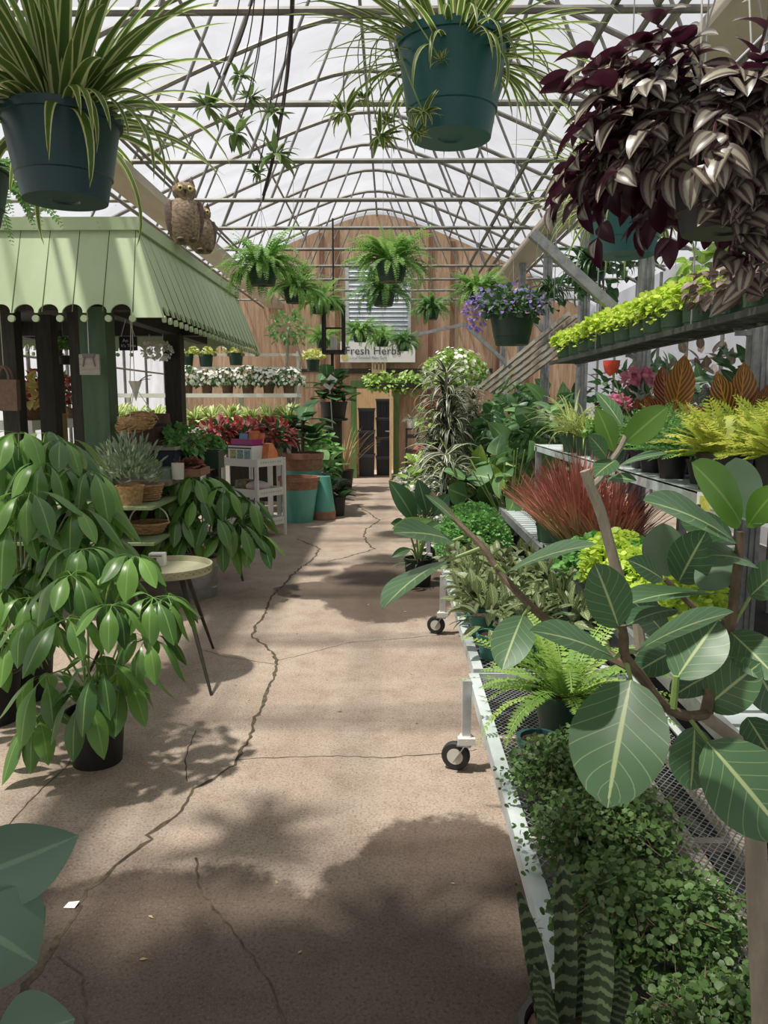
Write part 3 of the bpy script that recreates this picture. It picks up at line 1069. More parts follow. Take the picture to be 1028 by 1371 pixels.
ZT = .40
bench_cart('nearest low rolling mesh bench, filled with small round-leaved creepers', .345, 1.09, .55, 3.32, ZT, [(.325, 3.2), (1.0, 3.2), (1.0, .7)], True)
bench_cart('second low rolling bench, carrying the cream-veined zebra plants', .372, 1.0, 3.38, 5.32, ZT, [(.352, 5.22), (.93, 5.22), (.93, 3.5)], False)
bench_cart('third low rolling bench, carrying the mound of fine green foliage', .372, 1.0, 5.4, 7.5, ZT, [(.352, 7.35), (.93, 7.35), (.93, 5.5)], False)

# tiered display bench: two shelves on square legs
ZM, ZU = .62, 1.22
XM0, XM1, XU0, XU1 = 1.02, 1.36, 1.34, 1.81
t = thing('tiered_bench', 'galvanised two-shelf display bench behind the low rolling benches', 'bench', (0, 0, 0))
mb = MB()
mb.box2((XM0, 1.2, ZM - .07), (XM0 + .03, 7.3, ZM)).box2((XM1 - .03, 1.2, ZM - .07), (XM1, 7.3, ZM))
part('lower_rail', mb.mesh('lower_rail', M['galv'], False), t)
mb = MB()
k = 1.2
while k < 7.3:
    mb.box2((XM0 + .03, k, ZM - .03), (XM1 - .03, k + .085, ZM - .012))
    k += .11
part('lower_shelf', mb.mesh('lower_shelf', M['rim'], False), t)
mb = MB().box2((XU0, 1.2, ZU - .06), (XU0 + .03, 7.3, ZU)).box2((XU0, 1.2, ZU - .012), (XU1, 7.3, ZU - .004)).box2((XU1 - .03, 1.2, ZU - .06), (XU1, 7.3, ZU))
part('upper_shelf', mb.mesh('upper_shelf', M['rim'], False), t)
for y in (2.1, 4.6, 7.2):
    part('leg', MB().box2((XM0 + .0, y - .035, 0), (XM0 + .05, y + .035, ZM - .032)).mesh('leg', M['galv'], False), t)
    part('leg', MB().box2((XU0 + .0, y - .03, 0), (XU0 + .05, y + .03, ZU - .02)).mesh('leg', M['galv'], False), t)
    mb = MB().bar((XM0 + .06, y, ZM - .35), (XU0, y, ZM - .02), .012, .012).bar((XM0 + .06, y - .02, ZM - .1), (XM0 + .5, y - .3, ZM - .12), .01, .01)
    part('brace', mb.mesh('brace', M['galv'], False), t)

# hanging rack over it
t = thing('hanging_rack', 'dark hanging rack carrying the row of lime-green potted creepers', 'rack', (0, 0, 0))
ZR = 2.0
mb = MB().box2((1.50, 2.6, ZR - .035), (1.53, 7.5, ZR - .005)).box2((1.74, 2.6, ZR - .035), (1.77, 7.5, ZR - .005))
k = 2.6
while k < 7.5:
    mb.box2((1.53, k, ZR - .03), (1.74, k + .02, ZR - .012))
    k += .12
part('tray', mb.mesh('tray', mat('dark_tray_metal', '#3b4038', rough=.6), False), t)
for y in (4.0, 5.85, 7.4):
    part('bracket', MB().box2((1.74, y - .02, ZR - .06), (1.8115, y + .02, ZR - .035)).mesh('bracket', M['galv'], False), t)
    part('hanging_rod', MB().tube([(1.51, y, ZR - .02), (1.51, y, ZC)], .004, 5).mesh('hanging_rod', M['galv'], False), t)

# ------------------------------------------------------------------ plants of the low benches
small_pot = pot_me(.053, .042, .095, mat('teal_nursery_pot', '#2c5357', rough=.5))
small_soil = soil_me(.049, .083)
mb = MB()
cloud(mb, TINY, 800, (0, 0, .13), (.17, .17, .13), (.013, .024), -.5, .4, .3, .8, .5)
sprigs(mb, TINY, 60, (0, 0, .12), (.12, .12, .05), (.013, .023), -.1, 10, .15, .8)
for k in range(30):
    a = random.uniform(0, 6.28)
    mb_ = None
wirevine = mb.mesh('foliage', M['maiden'])
mb = MB()
for k in range(26):
    a = random.uniform(0, 6.28)
    r_ = random.uniform(.1, .2)
    mb.tube([(0, 0, .1), (r_ * .5 * math.cos(a), r_ * .5 * math.sin(a), .2), (r_ * math.cos(a), r_ * math.sin(a), random.uniform(.05, .22))], .0015, 4)
wirestem = mb.mesh('stems', M['brown_stem'])
spots = [(.56, .95), (.66, 1.2), (.82, .98), (.9, 1.25), (.57, 1.55), (.72, 1.5), (.86, 1.58), (.58, 1.9), (.72, 1.85), (.82, 1.95), (.575, 2.25), (.69, 2.2), (.78, 2.3)]
wl = ['nearest pot of round-leaved creeper at the aisle rim, behind the snake plant', 'round-leaved creeper filling the bench corner under the banyan trunk', 'dim round-leaved creeper in the front row on the mesh bench', 'round-leaved creeper beside the bare mesh, front row',
      'round-leaved creeper spilling over the aisle rim behind the snake plant leaves', 'round-leaved creeper in the middle of the second row', 'round-leaved creeper at the right end of the second row, by bare mesh',
      'round-leaved creeper at the aisle rim, third row from the front', 'round-leaved creeper in the middle of the third row', 'round-leaved creeper at the right of the third row, beside the support rail',
      'round-leaved creeper at the aisle rim, fourth row', 'round-leaved creeper in the middle of the fourth row', 'round-leaved creeper under the big banyan leaf']
for (x, y), l in zip(spots, wl):
    plant('creeping_vine', l, 'potted plant', (.485 + (x - .56) * .56, y, ZT - .02), [('pot', small_pot), ('soil', small_soil), ('foliage', wirevine), ('stems', wirestem)], None, random.uniform(.76, .86), 'round-leaved creepers on the nearest bench')
plant('bare_pot', 'nearly bare teal pot of soil at the bench rim below the boston fern', 'pot', (.49, 2.44, ZT - .02), [('pot', small_pot), ('soil', small_soil)], 0, 1.25)
plant('bare_pot', 'dark blue empty-looking pot standing among the round-leaved creepers', 'pot', (.66, 2.06, ZT - .02), [('pot', small_pot), ('soil', small_soil)], 0, 1.0)

# boston fern on the bench
def boston(n, L, W, seed, m, el=(.55, 1.5), bend=(.9, 2.1), seg=24, base=(0, 0, .0)):
    mb = MB()
    fronds(mb, n, L, W, el, bend, base, seg=seg)
    return mb.mesh('fronds', M[m])


fern_a = boston(58, (.24, .38), (.026, .036), 1, 'fern_bench', (.3, 1.45), (.6, 1.9), 24, (0, 0, .12))
fp = pot_me(.095, .07, .14, M['dark_green_pot'])
plant('boston_fern', 'bright green boston fern on the near rolling bench, arching over its rim', 'fern', (.64, 2.74, ZT - .02), [('pot', fp), ('soil', soil_me(.088, .12)), ('fronds', fern_a)], .5, 1.2)

# zebra plants
lt = leaf('ell', .36, 8, 5, .8, .25)
zl = []
for v_ in range(3):
    mb = MB()
    cloud(mb, lt, 46, (0, 0, .15), (.13, .13, .10), (.09, .13), -.1, .5, .25, .45, .75)
    zl.append(mb.mesh('foliage', M['zebra']))
zp = pot_me(.065, .05, .11, mat('teal_grow_pot', '#2f6a61', rough=.5))
zs_ = soil_me(.06, .095)
names = ['at the aisle rim', 'in the middle', 'on the far side']
k = 0
for j, y in enumerate((3.62, 3.92, 4.22, 4.52, 4.82, 5.1)):
    for i, x in enumerate((.48, .69, .90)):
        rown = ['first', 'second', 'third', 'fourth', 'fifth', 'last'][j]
        plant('zebra_plant', 'cream-veined zebra plant %s of the %s row on the second bench' % (names[i], rown), 'potted plant', (x + random.uniform(-.012, .012), y + random.uniform(-.03, .03), ZT - .02), [('pot', zp), ('soil', zs_), ('foliage', zl[k % 3])], None, random.uniform(.92, 1.12), 'zebra plants on the second bench')
        k += 1

# mound of baby's tears
mb = MB()
cloud(mb, TINY, 2400, (0, 0, .16), (.26, .3, .26), (.016, .03), -.35, .7, .1, .8, .6)
mt = mb.mesh('foliage', M['green_small'])
bp = pot_me(.15, .12, .16, M['black_pot'])
plant('mounding_plant', 'dense mound of fine bright green foliage at the near end of the third bench', 'potted plant', (.62, 5.75, ZT - .02), [('pot', bp), ('soil', soil_me(.14, .14)), ('foliage', mt)])
plant('mounding_plant', 'second fine green mound behind the first on the third bench', 'potted plant', (.68, 6.4, ZT - .02), [('pot', bp), ('soil', soil_me(.14, .14)), ('foliage', mt)], 2.0, .95)

# ------------------------------------------------------------------ middle shelf: red grass and lime ferns
def redgrass():
    mb = MB()
    straps(mb, 330, (.38, .62), (.009, .016), (.75, 1.55), (-.05, .55), (0, 0, .1), seg=6, fold=.3, spread=.06, shape='lance')
    return mb.mesh('blades', M['red_grass_base'])


rg = [redgrass(), redgrass()]
gp_ = pot_me(.1, .08, .15, M['green_pot'])
for (u, v, Y, s, l) in ((722, 745, 4.9, 1.0, 'red-bladed grass at the front of the middle shelf, above the zebra plants'), (760, 740, 4.55, 1.1, 'tallest red-bladed grass in the middle of the group'), (825, 690, 4.4, .92, 'dark red grass under the upper shelf, half behind a bare banyan stub'), (695, 690, 5.5, .9, 'red-bladed grass at the far end of the group, beside heart-shaped leaves')):
    c = P(u, v, Y)
    plant('blood_grass', l, 'ornamental grass', (max(1.13, min(1.26, c[0])), Y, ZM - .012), [('pot', gp_), ('soil', soil_me(.093, .13)), ('blades', rg[0 if s >= 1 else 1])], None, s, 'red grasses on the middle shelf')
mb = MB()
cloud(mb, TINY, 1000, (0, 0, .17), (.16, .16, .14), (.02, .036), -.4, .6, .4, .6, .6)
lime_a = mb.mesh('foliage', M['lime_leaf'])
mb = MB()
sprigs(mb, TINY, 90, (0, 0, .14), (.12, .12, .1), (.028, .042), -.1, 9, .12, .6)
maid_a = mb.mesh('foliage', M['green_small'])
lp = pot_me(.075, .06, .12, M['green_pot'])
ls = soil_me(.07, .1)
plant('lime_creeper', 'lime-green mossy creeper on the middle shelf in front of the red grass', 'potted plant', (1.13, 3.78, ZM - .012), [('pot', lp), ('soil', ls), ('foliage', lime_a)], None, 1.15, 'lime creepers on the middle shelf')
plant('lime_creeper', 'lime-green mossy creeper behind the bare grey banyan stub', 'potted plant', (1.12, 3.43, ZM - .012), [('pot', lp), ('soil', ls), ('foliage', lime_a)], None, 1.1, 'lime creepers on the middle shelf')
plant('lime_creeper', 'lime-green mossy creeper half hidden by the banyan leaves', 'potted plant', (1.2, 3.12, ZM - .012), [('pot', lp), ('soil', ls), ('foliage', lime_a)], None, 1.1, 'lime creepers on the middle shelf')
plant('maidenhair_fern', 'mid-green maidenhair fern at the shelf edge beside the lime creeper', 'fern', (1.1, 4.02, ZM - .012), [('pot', lp), ('soil', ls), ('foliage', maid_a)], None, 1.1)
plant('maidenhair_fern', 'dark maidenhair fern in the shade below the upper shelf', 'fern', (1.27, 3.60, ZM - .012), [('pot', lp), ('soil', ls), ('foliage', maid_a)], None, 1.25)

# ------------------------------------------------------------------ upper shelf
black_sq = MB()
def sqpot(w, h, m):
    k = w / 2
    V = []
    for (f, z) in ((.86, 0), (1, h), (1.06, h), (1.06, h - .025), (.93, h - .03), (.9, h * .6)):
        V += [(-k * f, -k * f, z), (k * f, -k * f, z), (k * f, k * f, z), (-k * f, k * f, z)]
    F = [(3, 2, 1, 0)]
    seq = [0, 1]
    for a in (0,):
        F += [(a * 4 + j, a * 4 + (j + 1) % 4, (a + 1) * 4 + (j + 1) % 4, (a + 1) * 4 + j) for j in range(4)]
    F += [(4 + j, 4 + (j + 1) % 4, 8 + (j + 1) % 4, 8 + j) for j in range(4)]
    F += [(8 + j, 8 + (j + 1) % 4, 12 + (j + 1) % 4, 12 + j) for j in range(4)]
    return MB().add(V[:16], F).mesh('pot', m, False)


def sqsoil(w, z):
    return MB().box((0, 0, z), (w * .96, w * .96, .02)).mesh('soil', M['soil'], False)


bpot = pot_me(.12, .1, .17, M['black_pot'])
bsoil = soil_me(.112, .15)
mb = MB()
fronds(mb, 46, (.2, .34), (.05, .075), (.25, 1.25), (.2, 1.0), (0, 0, .16), seg=16, pin=.35, lean=.8, spread=.07)
yf = mb.mesh('fronds', M['fern_yellow'])
mb = MB()
fronds(mb, 60, (.18, .33), (.03, .05), (.2, 1.4), (.3, 1.1), (0, 0, .13), seg=18, pin=.3, lean=.7, spread=.06)
cloud(mb, DIAM, 500, (0, 0, .2), (.2, .2, .17), (.02, .03), -.4, .4, .2, .9, .5)
af = mb.mesh('fronds', M['fern_dark'])
for (x, y, l, s) in ((1.47, 3.42, 'yellow-green feathery fern in a black pot with a white label, upper shelf', 1.0), (1.60, 3.12, 'yellow-green feathery fern at the right edge of the upper shelf', 1.05), (1.71, 3.62, 'golden feathery fern in the back row beside the fluted post', 1.0)):
    tt = plant('feather_fern', l, 'fern', (x, y, ZU - .004), [('pot', bpot), ('soil', bsoil), ('fronds', yf)], .6 * x * 3, s, 'yellow-green feathery ferns on the upper shelf')
    if s == 1.0 and x < 1.5:
        a0 = -PI / 2 - .6 * x * 3 - .35
        part('label', MB().box((0, 0, 0), (.05, .002, .045)).mesh('label', M['paper'], False), tt, 'white pot label', (.113 * math.cos(a0), .113 * math.sin(a0), .09), (R(-6.7) * 0, 0, a0 + PI / 2))
nur = pot_me(.08, .06, .12, M['black_pot'])
nurs = soil_me(.074, .1)
for (x, y, l) in ((1.47, 4.35, 'soft dark green asparagus fern near the upper shelf edge'), (1.45, 3.99, 'asparagus fern spilling over the upper shelf beside the black pots'), (1.64, 4.24, 'asparagus fern at the back below the golden croton leaf'), (1.5, 3.71, 'asparagus fern in front of the orange croton')):
    plant('asparagus_fern', l, 'fern', (x, y, ZU - .004), [('pot', nur), ('soil', nurs), ('fronds', af)], None, 1.0, 'asparagus ferns on the upper shelf')
# striped grass-like plants
mb = MB()
straps(mb, 90, (.26, .46), (.012, .018), (.7, 1.5), (.9, 2.4), (0, 0, .1), seg=9, spread=.03)
sg_ = mb.mesh('blades', M['spider_pale'])
gpot = pot_me(.075, .058, .13, M['green_pot'])
gsoil = soil_me(.07, .11)
plant('striped_grass', 'yellow-striped arching grass plant at the far end of the upper shelf', 'potted plant', (1.42, 6.1, ZU - .004), [('pot', gpot), ('soil', gsoil), ('blades', sg_)], 1, 1.15)
plant('striped_grass', 'second yellow-striped arching grass beside the green pots', 'potted plant', (1.44, 5.75, ZU - .004), [('pot', gpot), ('soil', gsoil), ('blades', sg_)], 3, 1.0)
mb = MB()
cloud(mb, TINY, 300, (0, 0, .17), (.1, .1, .08), (.02, .034), -.3, .4, .2, .7)
sm = mb.mesh('foliage', M['fern'])
plant('small_herb', 'small light green bushy plant in a sage green pot on the upper shelf edge', 'potted plant', (1.42, 5.25, ZU - .004), [('pot', gpot), ('soil', gsoil), ('foliage', sm)], 0, 1.15)
plant('small_herb', 'small bushy green plant in a sage pot next to the shelf price label', 'potted plant', (1.40, 4.85, ZU - .004), [('pot', gpot), ('soil', gsoil), ('foliage', sm)], 2, .9)
# price tag hung under the shelf
c = P(955, 668, 3.3)
t = thing('price_card', 'yellow and white plant price card clipped under the upper shelf', 'price card', (XU0 - .006, 3.25, ZU - .13), R(-52))
part('card', MB().box((0, 0, .07), (.09, .003, .13)).mesh('card', M['paper'], False), t)
part('picture_panel', MB().box((.004, -.003, .09), (.07, .002, .06)).mesh('picture_panel', mat('card_print', '#a9b545', '#d9d36a', rough=.6, scale=40), False), t, 'yellow-green printed picture')
part('text_lines', MB().box((-.0, -.003, .045), (.07, .002, .006)).box((-.005, -.003, .03), (.06, .002, .005)).box((-.032, -.004, .072), (.016, .002, .022)).mesh('text_lines', M['ink'], False), t)

# crotons and anthurium
def bigleaves(specs, m, shape='ell', w=.4, curl=.4, fold=.25, name='leaf', nl=12, na=5):
    """specs: (base, tip direction, length, face)"""
    out = []
    for (b, d, L_, up) in specs:
        out.append(MB().inst(leaf(shape, w, nl, na, curl, fold), [b], [d], [up], [L_]).mesh(name, M[m]))
    return out


def croton(label, loc, leaves, s=1.0):
    t = thing('croton', label, 'potted plant', loc, 0, s)
    part('pot', nur, t); part('soil', nurs, t)
    st = MB().tube([(0, 0, .1), (.01, 0, .3), (0, .01, .42)], [.01, .008, .005], 6)
    part('stem', st.mesh('stem', M['brown_stem']), t)
    for (b, d, L_, up, m) in leaves:
        part('leaf', bigleaves([(b, d, L_, up)], m, 'ell', .44, .35)[0], t)
    return t


F_ = (0, -1, .25)
croton('dark croton with one upright golden-orange leaf, back of the upper shelf', (1.70, 4.75, ZU - .004), [((.0, -.02, .28), (.12, -.1, 1), .40, (-.1, -1, .1), 'croton_gold'), ((-.02, -.02, .2), (-.6, -.3, .75), .3, (-.2, -1, .4), 'croton'), ((.0, 0, .3), (-.2, .1, 1), .32, (-.5, -1, .1), 'croton'), ((.02, 0, .2), (.7, -.2, .6), .28, F_, 'croton'), ((-.03, -.05, .15), (-.3, -.5, .5), .22, F_, 'red_leaf'), ((0, .02, .3), (.5, .2, .9), .3, (.3, -1, .2), 'croton')])
croton('large croton with a broad orange-veined leaf beside the fluted post', (1.72, 3.9, ZU - .004), [((.0, -.02, .25), (.02, -.1, 1), .34, (0, -1, .1), 'croton_gold'), ((-.02, -.03, .24), (-.35, -.1, .9), .32, (-.4, -1, .1), 'croton_gold'), ((.02, -.03, .22), (.3, -.2, .8), .28, (.3, -1, .1), 'croton'), ((0, -.06, .15), (-.1, -.4, .75), .28, F_, 'croton'), ((.05, 0, .22), (.6, 0, .8), .3, (.5, -1, .2), 'red_leaf'), ((-.05, 0, .2), (-.7, .1, .6), .28, (-.2, -1, .5), 'croton'), ((.03, -.05, .14), (.5, -.5, .4), .2, F_, 'red_leaf')])
t = croton('dark red-leaved plant with red flowers between the crotons and striped grass', (1.62, 5.2, ZU - .004), [((0, 0, .2), (-.4, -.2, .9), .28, F_, 'croton'), ((0, 0, .2), (.3, -.2, .9), .27, F_, 'croton'), ((0, -.02, .18), (-.05, -.3, .9), .25, F_, 'croton'), ((0, -.02, .15), (.6, -.4, .4), .24, F_, 'red_leaf'), ((0, -.02, .15), (-.7, -.3, .3), .24, F_, 'croton')])
c = P(818, 492, 4.6)
t = thing('anthurium', 'anthurium with one bright red cupped flower above the upper shelf', 'flowering plant', (1.5, 4.62, ZU - .004))
part('pot', nur, t); part('soil', nurs, t)
mb = MB()
fl = (c[0] - 1.5, 0, c[2] - ZU)
mb.tube([(0, 0, .1), (fl[0] * .4, 0, fl[2] * .5), fl], .004, 6)
for a in (.4, 1.6, 2.7, 3.9, 5.2):
    mb.tube([(0, 0, .1), (.06 * math.cos(a), .06 * math.sin(a), .2)], .003, 5)
part('stems', mb.mesh('stems', M['stem']), t)
mb = MB().lathe([(.004, -.045), (.035, -.02), (.047, .02), (.05, .045), (.044, .045), (.03, -.005), (0, -.02)], 20, fl, lambda a: 1 + .15 * np.cos(a))
part('flower', mb.mesh('flower', M['red_flower']), t, 'bright red cupped flower')
mb = MB()
mb.inst(leaf('heart', .6, 8, 5, .5, .2), [(.06 * math.cos(a), .06 * math.sin(a), .2) for a in (.4, 1.6, 2.7, 3.9, 5.2)], [(math.cos(a), math.sin(a), -.1) for a in (.4, 1.6, 2.7, 3.9, 5.2)], [(0, 0, 1)], .15)
part('foliage', mb.mesh('foliage', M['deep']), t)
mb = MB()
cloud(mb, TINY, 120, (0, 0, .36), (.07, .07, .05), (.025, .035), -.3, .3, 0, .9)
pk = mb.mesh('flowers', M['pink_petal'])
mb = MB()
cloud(mb, leaf('ovate', .5), 40, (0, 0, .22), (.1, .1, .1), (.06, .09), -.3, .4)
pkl = mb.mesh('foliage', M['deep'])
plant('pink_flower_plant', 'small pink-flowered plant left of the red anthurium, upper shelf', 'flowering plant', (1.46, 5.03, ZU - .004), [('pot', nur), ('soil', nurs), ('foliage', pkl), ('flowers', pk)], 0, 1.05)
plant('pink_flower_plant', 'taller pink-flowered plant beneath the lime-green pots by a galvanised post', 'flowering plant', (1.72, 5.45, ZU - .004), [('pot', nur), ('soil', nurs), ('foliage', pkl), ('flowers', pk)], 2, 1.5)

# ------------------------------------------------------------------ hanging rack pots
mb = MB()
cloud(mb, TINY, 420, (0, 0, .15), (.125, .125, .075), (.024, .04), -.5, .5, .35, .6, .6)
sprigs(mb, TINY, 30, (0, 0, .14), (.12, .12, .03), (.02, .034), -.1, 6, .08, 1.2)
jen = mb.mesh('foliage', M['lime_leaf'])
jp = pot_me(.085, .072, .135, M['green_pot'], groove=.14)
js = soil_me(.078, .12)
ords = ['nearest', 'second nearest', 'third nearest', 'fourth nearest', 'fifth nearest', 'fifth farthest', 'fourth farthest', 'third farthest', 'second farthest', 'farthest']
for i, y in enumerate((4.15, 4.42, 4.78, 5.08, 5.35, 5.68, 6.02, 6.4, 6.8, 7.2)):
    plant('lime_pot_plant', 'lime-green creeper in a sage pot, %s of the rack row' % ords[i], 'potted plant', (1.6 + random.uniform(-.02, .02), y, ZR - .005), [('pot', jp), ('soil', js), ('foliage', jen)], None, random.uniform(1.1, 1.2), 'lime-green potted creepers on the hanging rack')
mb = MB()
cloud(mb, leaf('ovate', .72, 6, 5, .7, .2), 170, (0, 0, .13), (.19, .19, .12), (.045, .07), -.6, .6, .6, .5, .5)
beg = mb.mesh('foliage', M['begonia'])
for i, (x, y, l) in enumerate(((1.6, 3.78, 'bronze-leaved plant at the near end of the hanging rack, next to the lime row'), (1.62, 3.48, 'bronze-leaved plant in the middle of the bronze group on the hanging rack'), (1.64, 3.2, 'bronze-leaved plant nearest the fluted post on the hanging rack'))):
    plant('bronze_begonia', l, 'potted plant', (x, y, ZR - .005), [('pot', jp), ('soil', js), ('foliage', beg)], None, 1.0, 'bronze-leaved plants on the hanging rack')
mb = MB()
cloud(mb, leaf('heart', .75, 7, 5, .6, .15), 90, (0, 0, .2), (.22, .2, .2), (.08, .12), -.8, .5, .5, .5, .4)
pothos = mb.mesh('foliage', M['bright'])
c = P(950, 375, 5.2)
plant('hanging_pothos', 'bright green heart-leaved hanging plant behind the purple-striped basket', 'hanging plant', (c[0], 5.2, c[2] - .2), [('pot', pot_me(.1, .08, .14, M['dark_green_pot'])), ('foliage', pothos), ('hanger', hanger_me(.1, .14, .35, 1.4))], 0, 1.0)
c = P(1010, 360, 5.4)
plant('hanging_pothos', 'dark green leafy hanging plant at the right edge behind the post', 'hanging plant', (c[0], 5.4, c[2] - .2), [('pot', pot_me(.1, .08, .14, M['dark_green_pot'])), ('foliage', pothos), ('hanger', hanger_me(.1, .14, .35, 1.4))], 2, 1.2)
# staghorn-like hanging plants far back
mb = MB()
straps(mb, 60, (.3, .55), (.03, .05), (.2, 1.2), (1.5, 2.8), (0, 0, .1), seg=9)
cloud(mb, leaf('heart', .7), 50, (0, 0, .02), (.2, .2, .25), (.08, .12), -.9, .4)
stag = mb.mesh('foliage', M['deep'])
for (u, v, Y, s, l) in ((795, 375, 7.2, 1.1, 'dark trailing hanging plant below the teal spider plant pot'), (738, 398, 8.8, .8, 'small dark trailing hanging plant against the white end wall'), (850, 345, 6.0, .8, 'leafy hanging plant behind the zebra-striped basket foliage')):
    c = P(u, v, Y)
    plant('trailing_basket', l, 'hanging plant', c, [('pot', pot_me(.1, .08, .13, M['dark_green_pot'])), ('foliage', stag), ('hanger', hanger_me(.1, .13, .3, (ZC - c[2]) / s))], None, s)
# ================================================================== far right mass of foliage, along the aisle to the back wall
big_pot = pot_me(.15, .12, .26, M['black_pot'])
big_soil = soil_me(.14, .23)
mb = MB()
for k in range(26):
    a = random.uniform(0, 6.28); r_ = random.uniform(.12, .42); z_ = random.uniform(.3, 1.0)
    p_ = np.array([r_ * math.cos(a), r_ * math.sin(a), z_])
    mb.tube([(0, 0, .2), p_ * .5 + np.array([0, 0, .12]), p_], .005, 5)
ph_st = mb.mesh('stems', M['stem'])
def philo(n, rad, c, size, m):
    mb = MB()
    cloud(mb, leaf('heart', .8, 8, 5, .6, .15), n, c, rad, size, -.7, .4, .45, .45, .4)
    return mb.mesh('foliage', M[m])


ph_a = philo(44, (.42, .42, .45), (0, 0, .62), (.2, .3), 'philo')
ph_b = philo(60, (.4, .4, .42), (0, 0, .6), (.13, .2), 'deep')
ph_c = philo(40, (.34, .34, .3), (0, 0, .5), (.16, .24), 'bright')
mb = MB()
cloud(mb, leaf('heart', .8, 8, 5, .6, .15), 95, (0, 0, 1.15), (.42, .42, .6), (.17, .28), -.9, .4, .45, .45, .4)
ph_t = mb.mesh('foliage', M['philo'])
mb = MB()
cloud(mb, leaf('heart', .75, 8, 5, .6, .15), 150, (0, 0, 1.1), (.45, .42, .65), (.12, .19), -.9, .4, .45, .45, .4)
ph_d = mb.mesh('foliage', M['deep'])
# a low wooden stand that carries the far plants
t = thing('plant_stand', 'low dark slatted stand under the large plants beside the doorway', 'stand', (0, 0, 0))
mb = MB()
for k in (0, 1, 2, 3, 5, 6, 7):
    mb.box2((1.0 + k * .2, 9.3, .58), (1.17 + k * .2, 14.5, .61))
part('slat_top', mb.mesh('slat_top', M['dark_wood'], False), t)
for x in (1.03, 2.5):
    for y in (9.42, 11.9, 14.4):
        part('leg', MB().box2((x - .03, y - .03, 0), (x + .03, y + .03, .58)).mesh('leg', M['dark_wood'], False), t)
specs = [
    (1.62, 8.1, 0, ph_t, 1.0, 'tall climbing plant of large heart leaves at the end of the tiered bench'),
    (1.33, 8.75, 0, ph_d, 1.0, 'tall dark climbing plant left of the large heart-leaved one'),
    (1.55, 9.9, .611, ph_t, .75, 'tall heart-leaved plant below the leaning rails'),
    (1.98, 8.65, 0, ph_d, 1.0, 'tall dark climbing plant behind the striped grass plants'),
    (1.2, 7.75, 0, ph_a, 1.2, 'large plant of grey-green heart leaves beside the red grass'),
    (1.02, 8.3, 0, ph_c, 1.25, 'light green heart-leaved plant rising over the third bench'),
    (2.12, 9.95, .611, ph_b, 1.05, 'dark heart-leaved plant behind the striped grass'),
    (1.6, 10.8, .611, ph_b, 1.1, 'dark leafy plant below the purple-flowered basket'),
    (2.3, 11.2, .611, ph_a, 1.15, 'big-leaved climbing plant behind the leaning rails'),
    (1.35, 12.2, .611, ph_c, .9, 'pale green-leaved plant beneath the white flowering bush')]
for (x, Y, z, f, s, l) in specs:
    plant('heart_leaf_plant', l, 'potted plant', (x, Y, z), [('pot', big_pot), ('soil', big_soil), ('stems', ph_st), ('foliage', f)], None, s, 'heart-leaved plants on the right')
# single big leaves on the nearest one
# striped dracaenas
def drac(h, n=4):
    mb, ms = MB(), MB()
    for k in range(n):
        x, y = random.uniform(-.08, .08), random.uniform(-.08, .08)
        hh = h * random.uniform(.55, 1.0)
        ms.tube([(x * .4, y * .4, .2), (x, y, hh)], .012, 6)
        for zz in np.linspace(.35 * hh, hh, max(3, int(hh / .14))):
            straps(mb, 15, (.22, .36), (.028, .04), (.1, 1.2), (1.2, 2.4), (x, y, zz), seg=8, spread=.01)
    return ms.mesh('canes', M['bark']), mb.mesh('foliage', M['drac'])


dr1, dr2 = drac(1.35), drac(.75, 3)
for (u, v, Y, z, d, s, l) in ((600, 560, 9.0, .0, dr1, 1.47, 'tall white-striped dracaena under the white flowering bush'), (635, 580, 9.5, .611, dr1, .85, 'white-striped dracaena beside the tall one, among heart leaves'), (598, 640, 8.1, .0, dr2, 1.45, 'short white-striped dracaena low beside the aisle'), (618, 540, 11.0, .611, dr1, .95, 'white-striped dracaena at the back near the plywood wall')):
    c = P(u, v, Y)
    plant('striped_dracaena', l, 'potted plant', (c[0], Y, z), [('pot', big_pot), ('soil', big_soil), ('canes', d[0]), ('foliage', d[1])], None, s, 'white-striped dracaenas on the right')
# white flowering bush
mb = MB()
cloud(mb, TINY, 900, (0, 0, .0), (.46, .46, .36), (.05, .08), -.5, .6, .2, .7)
bw = mb.mesh('foliage', M['bright'])
mb = MB()
d = sph(260, -.5)
off_ = rng.uniform(0, 6.28, 260)
for a in range(5):
    an = a * 2 * PI / 5 + off_
    e1 = nrm(np.cross(d, [.2, .1, 1.0])); e2 = np.cross(d, e1)
    mb.inst(TINY, d * np.array([.48, .48, .39]) * (.9 + .14 * np.sin(off_ * 7))[:, None], e1 * np.cos(an)[:, None] + e2 * np.sin(an)[:, None] + d * .2, d, .03, .5)
fw = mb.mesh('flowers', M['white_petal'])
c = P(609, 502, 11.2)
t = plant('white_flower_bush', 'round bush covered in small white flowers, hung right of the doorway', 'hanging plant', c, [('foliage', bw), ('flowers', fw), ('pot', MB().lathe([(0, -.34), (.12, -.34), (.17, -.12), (.16, -.12), (0, -.15)], 20).mesh('pot', M['dark_green_pot'])), ('hanger', hanger_me(.16, -.12, .8, ZC - c[2]))], 0, 1.0)
t['category'] = 'flowering plant'
# leaning rails behind
t = thing('rail_bundle', 'bundle of long grey wooden rails sloping above the far plants', 'rails', P(700, 470, 9.2))
mb = MB()
for k in range(5):
    o = np.array([.0 + k * .085, .0 + k * .03, -.02 * k])
    a = P(640, 520, 10.2) - P(700, 470, 9.2) + o
    b_ = P(762, 420, 8.4) - P(700, 470, 9.2) + o
    mb.bar(a, b_, .03, .045)
part('rails', mb.mesh('rails', M['grey_wood'], False), t)
